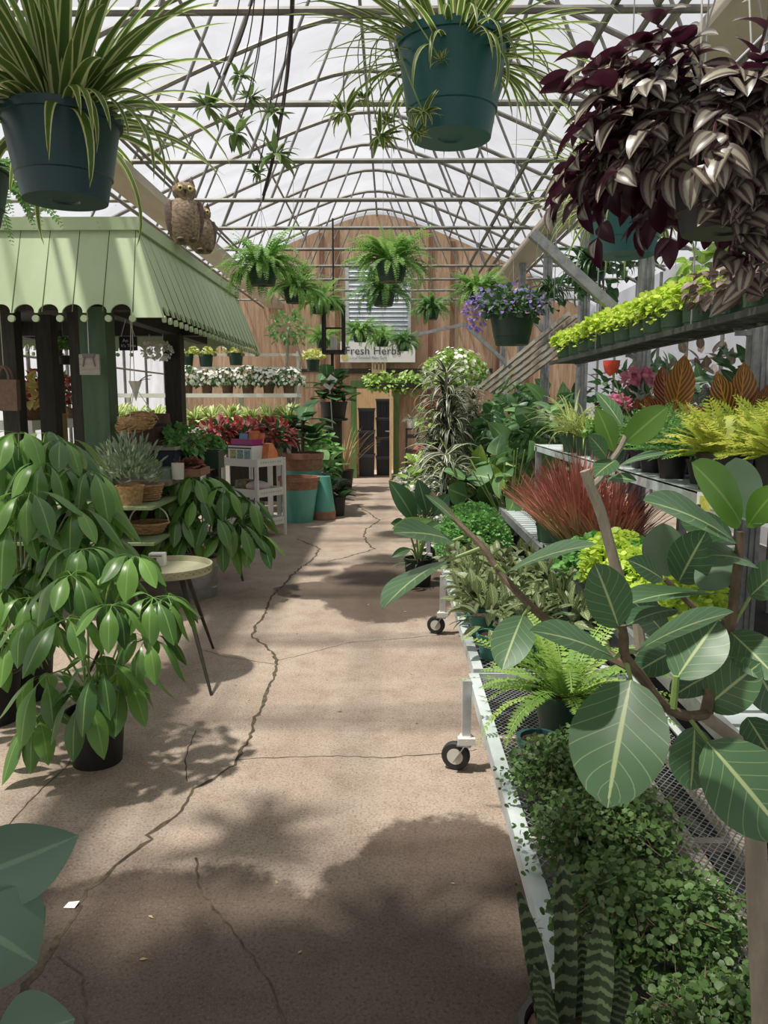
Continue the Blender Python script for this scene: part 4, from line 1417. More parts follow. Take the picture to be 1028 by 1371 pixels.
# small things on the back wall by the door
c = P(568, 541, 16.3)
t = thing('hanging_woven_basket', 'round woven basket hung on the plywood right of the door', 'basket', c)
mb = MB()
for k in range(7):
    r_ = .1 + .11 * math.sin(k / 6 * PI * .5)
    a = np.linspace(0, 2 * PI, 22)
    mb.tube([(r_ * math.cos(q), -.02 - .02 * k, r_ * math.sin(q) * .9) for q in a], .013, 5)
part('bowl', mb.mesh('bowl', M['wicker']), t)
part('handle', MB().tube([(.2 * math.cos(q), -.1, .2 * math.sin(q)) for q in np.linspace(.2, PI - .2, 12)], .012, 5).mesh('handle', M['wicker_dark']), t)
c = P(552, 562, 15.8)
mb = MB(); straps(mb, 40, (.15, .3), (.02, .03), (.3, 1.3), (1.2, 2.2), (0, 0, .16), seg=7)
plant('spiky_plant', 'small spiky striped plant on a tall crate right of the doorway', 'potted plant', (c[0], 15.8, 1.1), [('pot', pot_me(.12, .09, .18, M['white_plastic'])), ('blades', mb.mesh('blades', M['drac']))], 0, 1.0)
mb = MB().box2((-.14, -.14, 0), (.14, .14, .03)).box2((-.14, -.14, 1.07), (.14, .14, 1.1))
for x in (-.12, .12):
    for y in (-.12, .12):
        mb.box2((x - .02, y - .02, 0), (x + .02, y + .02, 1.09))
for z in (.3, .6, .9):
    mb.box2((-.14, -.145, z), (.14, -.13, z + .08))
solo('crate_stand', mb.mesh('crate_stand', M['dark_wood'], False), 'tall narrow dark wooden stand right of the doorway', 'stand', (c[0], 15.8, 0))
mb = MB(); cloud(mb, TINY, 160, (0, 0, .62), (.2, .15, .13), (.05, .08), -.6, .3, 0, .9)
mr = mb.mesh('flowers', M['red_leaf'])
mb = MB(); cloud(mb, leaf('ovate', .5), 90, (0, 0, .4), (.3, .3, .25), (.1, .16), -.6, .3)
ml = mb.mesh('foliage', M['bright'])
for (u, v, Y, z, s, l) in ((582, 545, 13.2, .95, 1.0, 'red-flowered plant beside the white-striped dracaena top'), (572, 600, 11.2, .0, 1.25, 'plant with a red flower and bright leaves low beside the aisle')):
    c = P(u, v, Y)
    zz = c[2] - (.62 if v < 560 else .72) * s
    plant('red_flower_plant', l, 'flowering plant', (c[0], Y, max(0, zz)), [('pot', big_pot), ('foliage', ml), ('flowers', mr)], None, s)
# white framed stand holding the red flowers
c = P(588, 560, 13.2)
t = thing('frame_stand', 'pale narrow wooden frame stand under the red-flowered plant', 'stand', (c[0], 13.2, 0))
mb = MB()
zt = max(0, P(582, 545, 13.2)[2] - .62)
for x in (-.22, .22):
    for y in (-.2, .2):
        mb.box2((x - .02, y - .02, 0), (x + .02, y + .02, zt))
mb.box2((-.25, -.23, zt - .03), (.25, .23, zt))
part('frame', mb.mesh('frame', M['pale_wood'], False), t)
# grey variegated low plants at the aisle edge
mb = MB(); cloud(mb, TINY, 700, (0, 0, .34), (.27, .27, .27), (.03, .055), -.6, .5, .1, .8)
gv = mb.mesh('foliage', M['grey_leaf'])
mb = MB(); cloud(mb, TINY, 320, (0, 0, .36), (.29, .29, .27), (.025, .045), -.4, .8, .1, .8)
gf = mb.mesh('variegated_leaves', M['white_petal'])
for (u, Y, s, l) in ((565, 10.2, 1.3, 'grey-green plant with white-edged leaves by the aisle, far one'), (582, 8.55, 1.25, 'grey-green plant with white-edged leaves by the aisle, near one'), (590, 7.55, .8, 'small white-edged leafy plant beside the bird of paradise')):
    plant('variegated_shrub', l, 'potted plant', (P(u, 640, Y)[0], Y, 0), [('pot', big_pot), ('soil', big_soil), ('foliage', gv), ('variegated_leaves', gf)], None, s, 'white-edged shrubs by the aisle')
plant('leafy_shrub', 'bright green leafy shrub by the aisle behind the bird of paradise', 'potted plant', (P(575, 640, 9.6)[0] + .2, 9.6, 0), [('pot', big_pot), ('foliage', ml)], None, 1.7)
# garland over the door
x0, x1 = P(490, 500, 16.3)[0], P(565, 500, 16.3)[0]
zg = P(0, 512, 16.3)[2]
mb = MB()
n = 420
pos = np.stack([rng.uniform(x0, x1, n), rng.uniform(16.15, 16.42, n), zg + rng.normal(0, .09, n)], 1)
mb.inst(leaf('ovate', .55, 5, 3, .5, .2), pos, rng.normal(0, 1, (n, 3)) + np.array([0, -.6, -.3]), np.array([[0, -.6, .7]]), U((.08, .15), n))
t = thing('trough_plant', 'trough of green and yellow trailing foliage on the lintel over the door', 'potted plant', (0, 0, 0))
part('foliage', mb.mesh('foliage', M['bright']), t)
part('trough', MB().box2((x0, 16.15, zg - .12), (x1, 16.4, zg - .02)).mesh('trough', M['dark_wood'], False), t)

# bird of paradise in a black pot on the floor
c = PZ(560, 783, 0)
t = thing('bird_of_paradise', 'broad-leaved bird of paradise in a black pot on the floor by the third bench', 'potted plant', (c[0], c[1], 0))
Y0 = c[1]
rr = (578 - 540) / 2 / FPX * Y0
part('pot', pot_me(rr * 1.02, rr * .85, (783 - 745) / FPX * Y0, M['black_pot']), t)
part('soil', soil_me(rr * .93, (783 - 750) / FPX * Y0), t)
mbs, mbl = MB(), MB()
for (bu, bv, tu, tv, w, dy) in ((556, 700, 522, 642, .17, -.1), (572, 690, 560, 640, .14, .1), (545, 706, 524, 700, .1, -.2), (580, 692, 600, 660, .13, .15), (568, 715, 590, 700, .12, -.1), (550, 735, 524, 745, .07, -.15), (562, 690, 545, 655, .12, 0.12)):
    a, b_ = P(bu, bv, Y0 + dy) - np.array(t.location), P(tu, tv, Y0 + dy * 1.6) - np.array(t.location)
    L_ = np.linalg.norm(b_ - a)
    mbl.inst(leaf('ell', w / L_ * 1.15, 10, 5, .5, .35), [a], [b_ - a], [(0.1, -.8, .6)], [L_])
    mbs.tube(arc((0, 0, .18), a, .03, 7), [.012, .011, .01, .009, .008, .007, .006], 6)
part('stems', mbs.mesh('stems', M['stem']), t)
part('leaves', mbl.mesh('leaves', M['deep']), t)
mb = MB(); straps(mb, 26, (.14, .26), (.014, .02), (.1, 1.1), (.8, 2.0), (0, 0, .2), seg=6, spread=.06)
part('low_leaves', mb.mesh('low_leaves', M['deep']), t)

# ================================================================== tall banyan fig in the foreground
Yf = 1.0
foot = P(1022, 1371, .95)
t = thing('banyan_fig', 'banyan fig with broad pale-veined leaves and a grey trunk at the right front', 'tree', (foot[0], foot[1], 0))
O = np.array(t.location)
tp = [foot[0:2].tolist() + [.26], P(1022, 1371, .95), P(1014, 1200, .97), P(1010, 1090, .98), P(985, 990, 1.02), P(940, 956, 1.04)]
part('pot', pot_me(.17, .14, .28, M['black_pot']), t)
part('soil', soil_me(.16, .25), t)
mb = MB().tube(np.array(tp) - O, [.016, .015, .0145, .0135, .010, .009], 10)
part('trunk', mb.mesh('trunk', M['bark']), t)
mb = MB()


def twig(pts, r0, r1, Y, m='brown_stem'):
    q = np.array([P(u, v, Y if np.isscalar(Y) else yy) for (u, v), yy in zip(pts, [Y] * len(pts) if np.isscalar(Y) else Y)]) - O
    # smooth
    out = []
    for i in range(len(q) - 1):
        for k in range(4):
            s_ = k / 4
            p0, p1, p2, p3 = q[max(i - 1, 0)], q[i], q[i + 1], q[min(i + 2, len(q) - 1)]
            out.append(.5 * ((2 * p1) + (-p0 + p2) * s_ + (2 * p0 - 5 * p1 + 4 * p2 - p3) * s_ ** 2 + (-p0 + 3 * p1 - 3 * p2 + p3) * s_ ** 3))
    out.append(q[-1])
    return part('branch', MB().tube(out, np.linspace(r0, r1, len(out)), 7).mesh('branch', M[m]), t)


twig([(948, 956), (919, 958), (888, 944), (858, 905), (837, 879), (835, 855), (832, 838)], .0075, .006, [1.04, 1.0, .97, .95, .93, .93, .93])
twig([(846, 893), (820, 880), (745, 841), (680, 780), (645, 732), (610, 697), (577, 660)], .0075, .004, [.94, .96, 1.05, 1.12, 1.16, 1.2, 1.22])
twig([(945, 956), (962, 881), (978, 834), (986, 770), (992, 712)], .0095, .006, [1.04, 1.06, 1.06, 1.06, 1.06])
twig([(860, 880), (848, 810), (829, 775), (805, 690), (790, 650), (783, 630)], .0085, .0085, [1.12, 1.14, 1.15, 1.16, 1.16, 1.16], 'bark')
twig([(793, 652), (806, 638), (815, 621), (830, 600), (838, 584)], .006, .004, 1.16, 'bark')
twig([(905, 905), (903, 930), (901, 948)], .0045, .005, .97, 'stem')
twig([(930, 815), (905, 790), (890, 775)], .005, .004, 1.12)
LV = [  # base u,v, tip u,v, breadth px, depth base, depth tip, material, leaf roll seen edge on
    (822, 605, 800, 545, 30, 1.16, 1.15, 'y'), (812, 612, 789, 582, 24, 1.15, 1.12, 'f'), (838, 592, 892, 545, 40, 1.16, 1.1, 'y'), (833, 572, 799, 522, 20, 1.17, 1.2, 'f'), (838, 594, 872, 576, 18, 1.17, 1.2, 'f'),
    (825, 616, 796, 636, 27, 1.15, 1.1, 'f'), (812, 640, 852, 642, 14, 1.16, 1.12, 'f'), (826, 625, 892, 604, 9, 1.16, 1.1, 'f'),
    (606, 724, 528, 708, 26, 1.2, 1.1, 'f'), (598, 750, 508, 808, 24, 1.15, 1.02, 'f'), (578, 697, 524, 706, 15, 1.22, 1.2, 'y'), (612, 700, 570, 660, 12, 1.2, 1.2, 'f'),
    (676, 768, 795, 722, 16, 1.12, 1.02, 'f'),
    (828, 840, 798, 756, 64, .93, .9, 'f'), (822, 880, 712, 838, 34, .93, .88, 'f'), (700, 824, 672, 894, 58, 1.06, .98, 'f'), (850, 874, 978, 812, 27, .93, .84, 'f'),
    (845, 910, 811, 1080, 136, .92, .82, 'f'), (905, 909, 962, 828, 78, .97, 1.0, 'f'), (946, 992, 1058, 1125, 118, .98, .9, 'f'), (930, 972, 925, 1060, 66, 1.02, 1.0, 'f'),
    (946, 946, 1016, 888, 72, 1.05, .99, 'f'), (978, 846, 1042, 908, 58, 1.05, .98, 'f'), (1004, 798, 1056, 752, 48, 1.06, 1.0, 'f'),
    (992, 702, 932, 618, 46, 1.06, 1.0, 'y'), (998, 694, 984, 612, 58, 1.07, 1.08, 'g'), (1000, 706, 1044, 648, 38, 1.06, 1.0, 'y'), (985, 726, 866, 662, 28, 1.06, .98, 'f'), (980, 722, 910, 690, 40, 1.08, 1.1, 'f'),
    (908, 780, 944, 712, 60, 1.12, 1.06, 'd'), (893, 772, 886, 700, 58, 1.14, 1.16, 'g'), (888, 776, 842, 748, 30, 1.13, 1.1, 'd'), (1010, 756, 950, 738, 20, 1.07, 1.0, 'f'), (986, 730, 936, 792, 52, 1.1, 1.06, 'g'),
    (957, 796, 836, 800, 18, 1.08, .98, 'f'), (906, 816, 838, 832, 24, 1.08, 1.02, 'd'), (1000, 960, 1040, 1025, 54, 1.06, 1.0, 'd'), (1002, 880, 1050, 960, 60, 1.1, 1.06, 'd'), (905, 870, 850, 900, 46, 1.1, 1.05, 'd'), (890, 850, 845, 800, 40, 1.12, 1.08, 'd'),
    (960, 900, 900, 930, 44, 1.1, 1.04, 'd'), (1006, 690, 1050, 690, 30, 1.08, 1.0, 'f'), (985, 985, 1010, 1075, 60, 1.04, 1.0, 'd')]
for i, (bu, bv, tu, tv, bw_, Ya, Yb_, k_) in enumerate(LV):
    a, b_ = P(bu, bv, Ya), P(tu, tv, Yb_)
    L_ = float(np.linalg.norm(b_ - a))
    wpx = bw_ / FPX * (Ya + Yb_) / 2
    real = max(wpx, L_ * .5)
    d_ = nrm(b_ - a)
    view = nrm(EYE - (a + b_) / 2)
    nf = nrm(view - d_ * np.dot(view, d_))
    sd = np.cross(d_, nf)
    roll = math.acos(min(1, wpx / real * .98))
    if nf[2] * math.cos(roll) + sd[2] * math.sin(roll) < nf[2] * math.cos(roll) - sd[2] * math.sin(roll): roll = -roll
    up = nf * math.cos(roll) + sd * math.sin(roll)
    if k_ in 'dg': up = -up if up[2] > 0 and k_ == 'g' else up
    shape = 'ell' if bw_ < 50 else 'ovate'
    T_ = leaf('ell' if bw_ < 40 else 'oval', real / L_, 14, 7, .35, .12, .006)
    lf = MB().inst(T_, [a - O], [b_ - a], [up], [L_], .5 if k_ != 'd' else .1).mesh('leaf', M['ficus_young' if k_ == 'y' else 'ficus'])
    lo_ = part('leaf', lf, t)
for (p_, q_, Y) in (((837, 879), (845, 912), .93), ((920, 958), (948, 994), 1.0), ((835, 858), (828, 842), .93), ((835, 872), (822, 881), .93), ((838, 872), (852, 873), .93), ((978, 842), (1004, 799), 1.06), ((645, 733), (598, 751), 1.16), ((630, 715), (606, 724), 1.19), ((664, 757), (676, 768), 1.13), ((710, 812), (700, 825), 1.08), ((940, 956), (946, 946), 1.05), ((960, 880), (906, 817), 1.08)):
    twig([p_, ((p_[0] + q_[0]) / 2, (p_[1] + q_[1]) / 2), q_], .0035, .0025, Y, 'stem')

# snake plant at the near end of the bench
c = P(762, 1420, 1.22)
t = thing('snake_plant', 'dark banded snake plant rising at the near end of the low bench', 'potted plant', (c[0], 1.22, ZT - .02))
part('pot', pot_me(.085, .07, .13, M['black_pot']), t)
part('soil', soil_me(.078, .11), t)
mb = MB()
O = np.array(t.location)
for (bu, bv, tu, tv, wd, Y) in ((752, 1430, 748, 1135, .034, 1.2), (735, 1440, 690, 1182, .034, 1.16), (790, 1440, 806, 1205, .04, 1.18), (770, 1445, 775, 1250, .034, 1.25), (745, 1450, 715, 1290, .034, 1.14), (800, 1450, 838, 1290, .034, 1.2)):
    a, b_ = P(bu, bv, Y) - O, P(tu, tv, Y + .03) - O
    a = np.array([a[0], a[1], max(a[2], .1)])
    n_ = 14
    C = arc(a, b_, 0, n_, (.008, .01, 0))[None]
    v_ = np.linspace(0, 1, n_)
    hw = (wd * .62 * (.75 + .35 * np.sin(PI * np.clip(v_ * 1.1, 0, 1))) * np.clip((1 - v_) * 3.2, 0.02, 1) ** .6 * 1.0)[None]
    side = np.array([1.0, random.uniform(-.5, .5), 0])
    mb.ribbons(C, nrm(side)[None, None] * np.ones_like(C), hw * .9, .45, across=5)
part('leaves', mb.mesh('leaves', M['snake']), t)

# dark leaves of a rubber plant at the lower left corner
c = P(-40, 1300, .86)
t = thing('rubber_plant', 'dark-leaved rubber plant reaching in at the lower left corner', 'potted plant', (c[0] - .06, .78, 0))
O = np.array(t.location)
part('pot', pot_me(.14, .11, .24, M['black_pot']), t)
part('soil', soil_me(.13, .21), t)
st = [(0, 0, .2), (.01, .02, .5), (.02, .04, .8), (.03, .05, 1.0)]
part('stem', MB().tube(st, [.012, .011, .009, .006], 7).mesh('stem', M['brown_stem']), t)
for (bu, bv, tu, tv, wd, Y, roll) in ((-70, 1185, 104, 1122, .1, .84, .35), (-55, 1225, 52, 1290, .12, .8, -.2), (-60, 1300, 60, 1216, .1, .84, .2), (-10, 1400, 100, 1366, .09, .72, .3)):
    a, b_ = P(bu, bv, Y), P(tu, tv, Y + .02)
    d_ = nrm(b_ - a); view = nrm(EYE - a); nf = nrm(view - d_ * np.dot(view, d_)); sd = np.cross(d_, nf)
    L_ = float(np.linalg.norm(b_ - a))
    part('leaf', MB().inst(leaf('ell', wd / L_, 12, 5, .3, .15), [a - O], [b_ - a], [nf * math.cos(roll) + sd * math.sin(roll)], [L_]).mesh('leaf', M['rubber_leaf']), t)
    zst = max(.3, min(.95, a[2] - .03))
    part('petiole', MB().tube([(.02, .03, zst), (a - O)], .003, 5).mesh('petiole', M['stem']), t)

# ================================================================== bench along the right wall, seen between the shelves
t = thing('side_bench', 'grey bench of leafy plants along the right wall behind the tiered bench', 'bench', (0, 0, 0))
part('deck', MB().box2((2.15, 2.6, 1.1), (2.95, 9.0, 1.15)).mesh('deck', M['galv'], False), t)
for x in (2.2, 2.9):
    for y in (2.7, 5.8, 8.9):
        part('leg', MB().box2((x - .03, y - .03, 0), (x + .03, y + .03, 1.1)).mesh('leg', M['galv'], False), t)
mb = MB()
cloud(mb, leaf('ovate', .5, 6, 3, .6, .2), 190, (0, 0, .45), (.4, .4, .4), (.1, .17), -.8, .3, .3, .6, .5)
ws1 = mb.mesh('foliage', M['deep'])
mb = MB()
cloud(mb, leaf('ovate', .45, 6, 3, .6, .2), 170, (0, 0, .45), (.4, .4, .42), (.09, .15), -.8, .3, .3, .6, .5)
ws2 = mb.mesh('foliage', M['begonia'])
for i, (y, f, l) in enumerate(((3.1, ws1, 'dark leafy plant on the right wall bench nearest the front'), (3.8, ws2, 'bronze leafy plant on the right wall bench behind the fluted post'), (4.6, ws1, 'dark leafy plant on the right wall bench behind the orange croton'), (5.5, ws1, 'dark leafy plant on the right wall bench behind the golden croton'), (6.4, ws2, 'bronze leafy plant on the right wall bench behind the red anthurium'), (7.3, ws1, 'dark leafy plant on the right wall bench behind the striped grass'), (8.3, ws1, 'dark leafy plant at the far end of the right wall bench'))):
    plant('side_bench_plant', l, 'potted plant', (2.55, y, 1.15), [('pot', nur), ('soil', nurs), ('foliage', f)], None, 1.05, 'leafy plants on the right wall bench')
# ================================================================== hanging baskets
def basket_me(rt, h, m):
    return pot_me(rt, rt * .72, h, m, rim=.018, lip=.007, n=36, groove=.27)


sp_pot = basket_me(.125, .178, M['teal_dark'])
sp_pot2 = basket_me(.125, .205, M['teal'])
sp_soil = soil_me(.118, .155)


def spider(n, L, W, m='spider'):
    mb = MB()
    straps(mb, n, L, W, (.15, 1.5), (.5, 1.7), (0, 0, .16), seg=12, fold=.35, spread=.06, p=1.5)
    straps(mb, n // 4, (L[0] * .8, L[1] * .9), W, (.2, .9), (1.9, 2.9), (0, 0, .16), seg=12, fold=.35, spread=.09, p=1.2)
    return mb.mesh('leaves', M[m])


def plantlet(mb, c, s=1.0, n=14):
    straps(mb, n + 6, (.035 * s, .07 * s), (.012 * s, .018 * s), (-.7, 1.4), (.2, 1.5), c, seg=5, fold=.3, spread=.008)


# left basket
c = P(88, 270, 1.78)
t = thing('hanging_spider_plant', 'spider plant in a dark teal hanging pot, upper left', 'hanging plant', c)
part('pot', sp_pot, t); part('soil', sp_soil, t)
part('leaves', spider(130, (.26, .46), (.02, .03)), t)
part('hanger', hanger_me(.125, .178, .4, ZC - c[2]), t)
# centre basket
c = P(604, 186, 1.86)
t = thing('hanging_spider_plant', 'spider plant in a bright teal hanging pot, upper centre', 'hanging plant', c)
part('pot', sp_pot2, t); part('soil', sp_soil, t)
part('leaves', spider(150, (.24, .4), (.011, .018)), t)
part('hanger', hanger_me(.125, .2, .4, ZC - c[2]), t)
mb, ms = MB(), MB()
for (u, v, Y, s) in ((508, 182, 1.9, 1.0), (462, 150, 1.95, 1.0), (566, 150, 1.74, .85), (556, 178, 1.76, .7), (520, 165, 1.95, .7), (590, 80, 1.73, .5), (486, 132, 1.97, .6)):
    e = P(u, v, Y) - c
    mb = MB()
    plantlet(mb, e, s)
    part('plantlet', mb.mesh('plantlet', M['spider']), t)
    o = np.array([(.1 if e[0] > 0 else -.1), -.03 if e[1] < 0 else .03, .21])
    ms.tube(arc(o, e, .09, 9, (-.05, 0, 0)), .0016, 4)
part('runners', ms.mesh('runners', M['stem']), t)
# basket above the frame, whose runners hang down into view
PL = leafmat('plain_plantlet', '#5a7440', '#76904f', rough=.45, transl=.3)  # plain green plantlet leaf without the cream edges
c = P(362, -330, 1.75)
t = thing('hanging_spider_plant', 'spider plant hung above, only its long dark runners with plantlets showing', 'hanging plant', c)
part('pot', sp_pot, t); part('soil', sp_soil, t)
part('leaves', spider(60, (.2, .3), (.015, .02)), t)
part('hanger', hanger_me(.125, .178, .2, ZC - c[2]), t)
mb, ms = MB(), MB()
for (u, v, Y, s, ou) in ((277, 142, 2.05, 1.0, 335), (316, 178, 2.05, 1.1, 362), (320, 100, 2.15, .8, 340), (333, 130, 2.1, 1.0, 352), (366, 150, 2.05, .9, 388), (368, 205, 2.0, 1.2, 385), (345, 232, 2.05, .6, 372)):
    e = P(u, v, Y) - c
    mb = MB()
    plantlet(mb, e, s * 1.0, 13)
    part('plantlet', mb.mesh('plantlet', PL), t)
    o = P(ou, -140, 2.08) - c
    ms.tube(arc(o, e, -.03, 9, (.02, 0, 0)), .0017, 5)
for (u, v, ou) in ((352, 268, 392), (300, 100, 345), (352, 262, 388)):
    ms.tube(arc(P(ou, -140, 2.08) - c, P(u, v, 2.05) - c, -.02, 10, (.03, 0, 0)), .003, 5)
part('runners', ms.mesh('runners', mat('dark_runner', '#4a3f3c', rough=.7)), t)
# teal basket on the right behind the purple foliage
c = P(835, 343, 2.8)
t = thing('hanging_spider_plant', 'spider plant in a teal hanging pot behind the purple-striped foliage', 'hanging plant', c)
part('pot', basket_me(.14, .19, M['teal']), t); part('soil', sp_soil, t)
part('leaves', spider(120, (.28, .5), (.013, .02)), t)
part('hanger', hanger_me(.13, .18, .4, ZC - c[2]), t)

# purple-striped trailing plant, right
c = P(972, 312, 1.5)
t = thing('hanging_zebrina', 'purple and silver striped trailing plant hung at the upper right', 'hanging plant', c)
part('pot', basket_me(.11, .13, M['black_pot']), t)
part('soil', soil_me(.1, .11), t)
part('hanger', hanger_me(.13, .15, .4, ZC - c[2]), t)
mb, ms = MB(), MB()
zt_ = leaf('ovate', .56, 7, 5, .85, .3)
n = 170
d = sph(n, -.1)
for i in range(n):
    az = math.atan2(d[i, 1], d[i, 0])
    L_ = random.uniform(.12, .26)
    o = np.array([.09 * math.cos(az), .09 * math.sin(az), .14])
    el = random.uniform(.1, 1.35)
    k = 9
    tt = np.linspace(0, 1, k)
    e_ = el - random.uniform(1.0, 1.7 if 2.2 < az % 6.28 < 4.0 else 2.3) * tt ** 1.2
    p_ = o + np.cumsum(np.stack([np.cos(az) * np.cos(e_), np.sin(az) * np.cos(e_), np.sin(e_)], 1) * L_ / k, 0)
    ms.tube(p_, .0026, 4)
    tn = nrm(np.gradient(p_, axis=0))
    sd = np.array([-math.sin(az), math.cos(az), 0])
    ids = np.arange(2, k)
    sg = np.where(ids % 2 == 0, 1, -1)[:, None]
    dr_ = tn[ids] * .5 + sd * sg * .8 + rng.normal(0, .2, (len(ids), 3)) - np.array([0, 0, .15])
    up = np.array([0, 0, .9]) + np.array([math.cos(az), math.sin(az), 0]) * .6 + rng.normal(0, .25, (len(ids), 3))
    mb.inst(zt_, p_[ids], dr_, up, U((.05, .072), len(ids)))
    mb.inst(zt_, p_[-1:], tn[-1:] + rng.normal(0, .2, (1, 3)), up[-1:], .07)
for k in range(34):      # long trailers, most on the side of the light
    az = random.uniform(4.2, 5.9)
    x, y = .17 * math.cos(az), .17 * math.sin(az)
    zz = np.linspace(.14, -random.uniform(-.05, .13), 7)
    p_ = np.stack([x * (1 + .25 * np.linspace(0, 1, 7)), y * (1 + .25 * np.linspace(0, 1, 7)), zz], 1) + rng.normal(0, .008, (7, 3))
    ms.tube(p_, .0026, 4)
    mb.inst(zt_, p_[1:], rng.normal(0, .6, (6, 3)) + np.array([math.cos(az), math.sin(az), -.6]), np.array([math.cos(az), math.sin(az), .5]), U((.05, .075), 6))
part('foliage', mb.mesh('foliage', M['zebrina']), t)
part('stems', ms.mesh('stems', mat('purple_stem', '#5a3a3f', rough=.5)), t)
part('white_cord', MB().tube([P(941, -60, 1.35) - c, P(936, 160, 1.36) - c], .0016, 4).mesh('white_cord', M['white_plastic']), t)

# boston ferns in dark hanging pots
hf_pot = basket_me(.135, .16, M['dark_green_pot'])
hf_soil = soil_me(.125, .14)
hf = []
for k in range(3):
    mb = MB()
    fronds(mb, 120, (.28, .47), (.034, .048), (.1, 1.5), (.9, 2.5), (0, 0, .15), seg=19, spread=.09)
    hf.append(mb.mesh('fronds', M['fern' if k != 2 else 'fern_dark']))
FERN = [
    (352, 382, 6.6, 1.0, 'boston fern hung nearest the green stall roof corner', 0),
    (395, 406, 7.5, .85, 'boston fern hung second in the line running back from the stall roof', 1),
    (428, 420, 9.0, .85, 'boston fern hung third in the line, above the black lantern', 0),
    (524, 378, 5.8, .88, 'boston fern hung highest over the middle of the aisle', 1),
    (513, 410, 6.6, .78, 'boston fern hung just below and behind the highest one', 2),
    (577, 428, 8.2, .66, 'small boston fern hung right of the louvred vent', 2),
    (640, 408, 7.6, .82, 'boston fern hung above the purple-flowered basket', 1),
    (432, 466, 11.5, .75, 'far boston fern behind the black lantern', 0),
    (482, 458, 11.3, .85, 'far boston fern hung over the left end of the Fresh Herbs sign', 1),
    (512, 464, 11.8, .8, 'far boston fern hung over the middle of the Fresh Herbs sign', 0),
    (540, 470, 11.4, .75, 'far boston fern hung over the right end of the Fresh Herbs sign', 2)]
for (u, v, Y, s, l, k) in FERN:
    c = P(u, v, Y)
    plant('hanging_fern', l, 'hanging plant', c, [('pot', hf_pot), ('soil', hf_soil), ('fronds', hf[k]), ('hanger', hanger_me(.135, .16, .45, (ZC - c[2]) / s))], None, s, 'boston ferns hung from the roof')
mb = MB()
fronds(mb, 46, (.26, .46), (.022, .032), (.0, 1.2), (1.2, 2.5), (0, 0, .14), seg=26, spread=.08)
c = P(-48, 300, 2.35)
plant('hanging_fern', 'dark green fern hung at the left edge, fronds trailing before the stall roof', 'hanging plant', c, [('pot', hf_pot), ('fronds', mb.mesh('fronds', M['fern_dark'])), ('hanger', hanger_me(.135, .16, .4, ZC - c[2]))], 1.0, 1.0)

# purple-flowered basket
c = P(685, 462, 5.6)
t = thing('hanging_flower_basket', 'hanging pot of green foliage edged with purple flowers', 'hanging plant', c)
part('pot', basket_me(.16, .21, M['dark_green_pot']), t); part('soil', soil_me(.15, .19), t)
mb = MB(); cloud(mb, leaf('ovate', .6, 5, 3), 420, (0, 0, .24), (.21, .21, .16), (.04, .06), -.4, .5, .3, .6)
part('foliage', mb.mesh('foliage', M['deep']), t)
mb = MB(); cloud(mb, TINY, 200, (-.06, -.02, .26), (.27, .26, .15), (.02, .034), -.4, .85, .3, .9)
cloud(mb, TINY, 70, (-.27, -.05, .2), (.1, .1, .12), (.02, .034), -1, .3, .3, .9)
part('flowers', mb.mesh('flowers', M['purple_petal']), t, 'purple flowers')
part('hanger', hanger_me(.16, .2, .35, ZC - c[2]), t)

# black lantern on a rod
c = P(447, 474, 9.2)
t = thing('hanging_lantern', 'tall black metal lantern hung on a rod in the middle distance', 'lantern', c)
h = (474 - 410) / FPX * 9.2
w = .13
mb = MB().box2((-w, -w, 0), (w, w, .04)).box2((-w, -w, h - .06), (w, w, h - .03))
for x in (-w + .015, w - .015):
    for y in (-w + .015, w - .015):
        mb.box2((x - .015, y - .015, .03), (x + .015, y + .015, h - .03))
mb.lathe([(w * 1.15, h - .03), (.03, h + .1), (.0, h + .11)], 4).box2((-w, -.008, h * .5), (w, .008, h * .5 + .02))
part('frame', mb.mesh('frame', M['black'], False), t)
part('candle', MB().tube([(0, 0, .04), (0, 0, .2)], .04, 12).mesh('candle', M['ceramic'], True, 30), t)
part('hanging_rod', MB().tube([(0, 0, h + .1), (0, 0, ZC - c[2])], .012, 6).mesh('hanging_rod', M['black']), t)
part('pendant_rod', MB().tube([(-.02, 0, 0), (-.02, 0, -.14)], .02, 6).mesh('pendant_rod', M['black']), t)

# unseen fern baskets added overhead, out of frame, to shade the foreground floor
for (x, y, z, l) in ((-2.0, 1.4, 2.75, 'unseen fern basket added to shade the floor, left of four'), (-1.45, 1.5, 2.8, 'unseen fern basket added to shade the floor, second of four'), (-.95, 1.45, 2.8, 'unseen fern basket added to shade the floor, third of four'), (-.55, 1.3, 2.95, 'unseen fern basket added to shade the floor, right of four'), (-1.7, .95, 2.75, 'unseen fern basket added nearer the camera for shade, left one'), (-.95, .9, 2.8, 'unseen fern basket added nearer the camera for shade, right one')):
    plant('hanging_fern', l, 'hanging plant', (x, y, z), [('pot', hf_pot), ('soil', hf_soil), ('fronds', hf[0]), ('hanger', hanger_me(.135, .16, .3, ZC - z))], None, 1.0, 'boston ferns hung from the roof')
# ================================================================== the green market stall
SX1, SY0, SY1, SX0 = -1.62, 5.55, 9.65, -4.35          # eave lines
SZ0 = P(224, 425, 5.55)[2]
INX = .24                                             # how far the roof leans in
SZ1 = P(194, 305, SY0 + INX)[2]
t = thing('market_stall', 'green timber stall with scalloped mansard roof, dark posts and counter', 'market stall', (0, 0, 0))


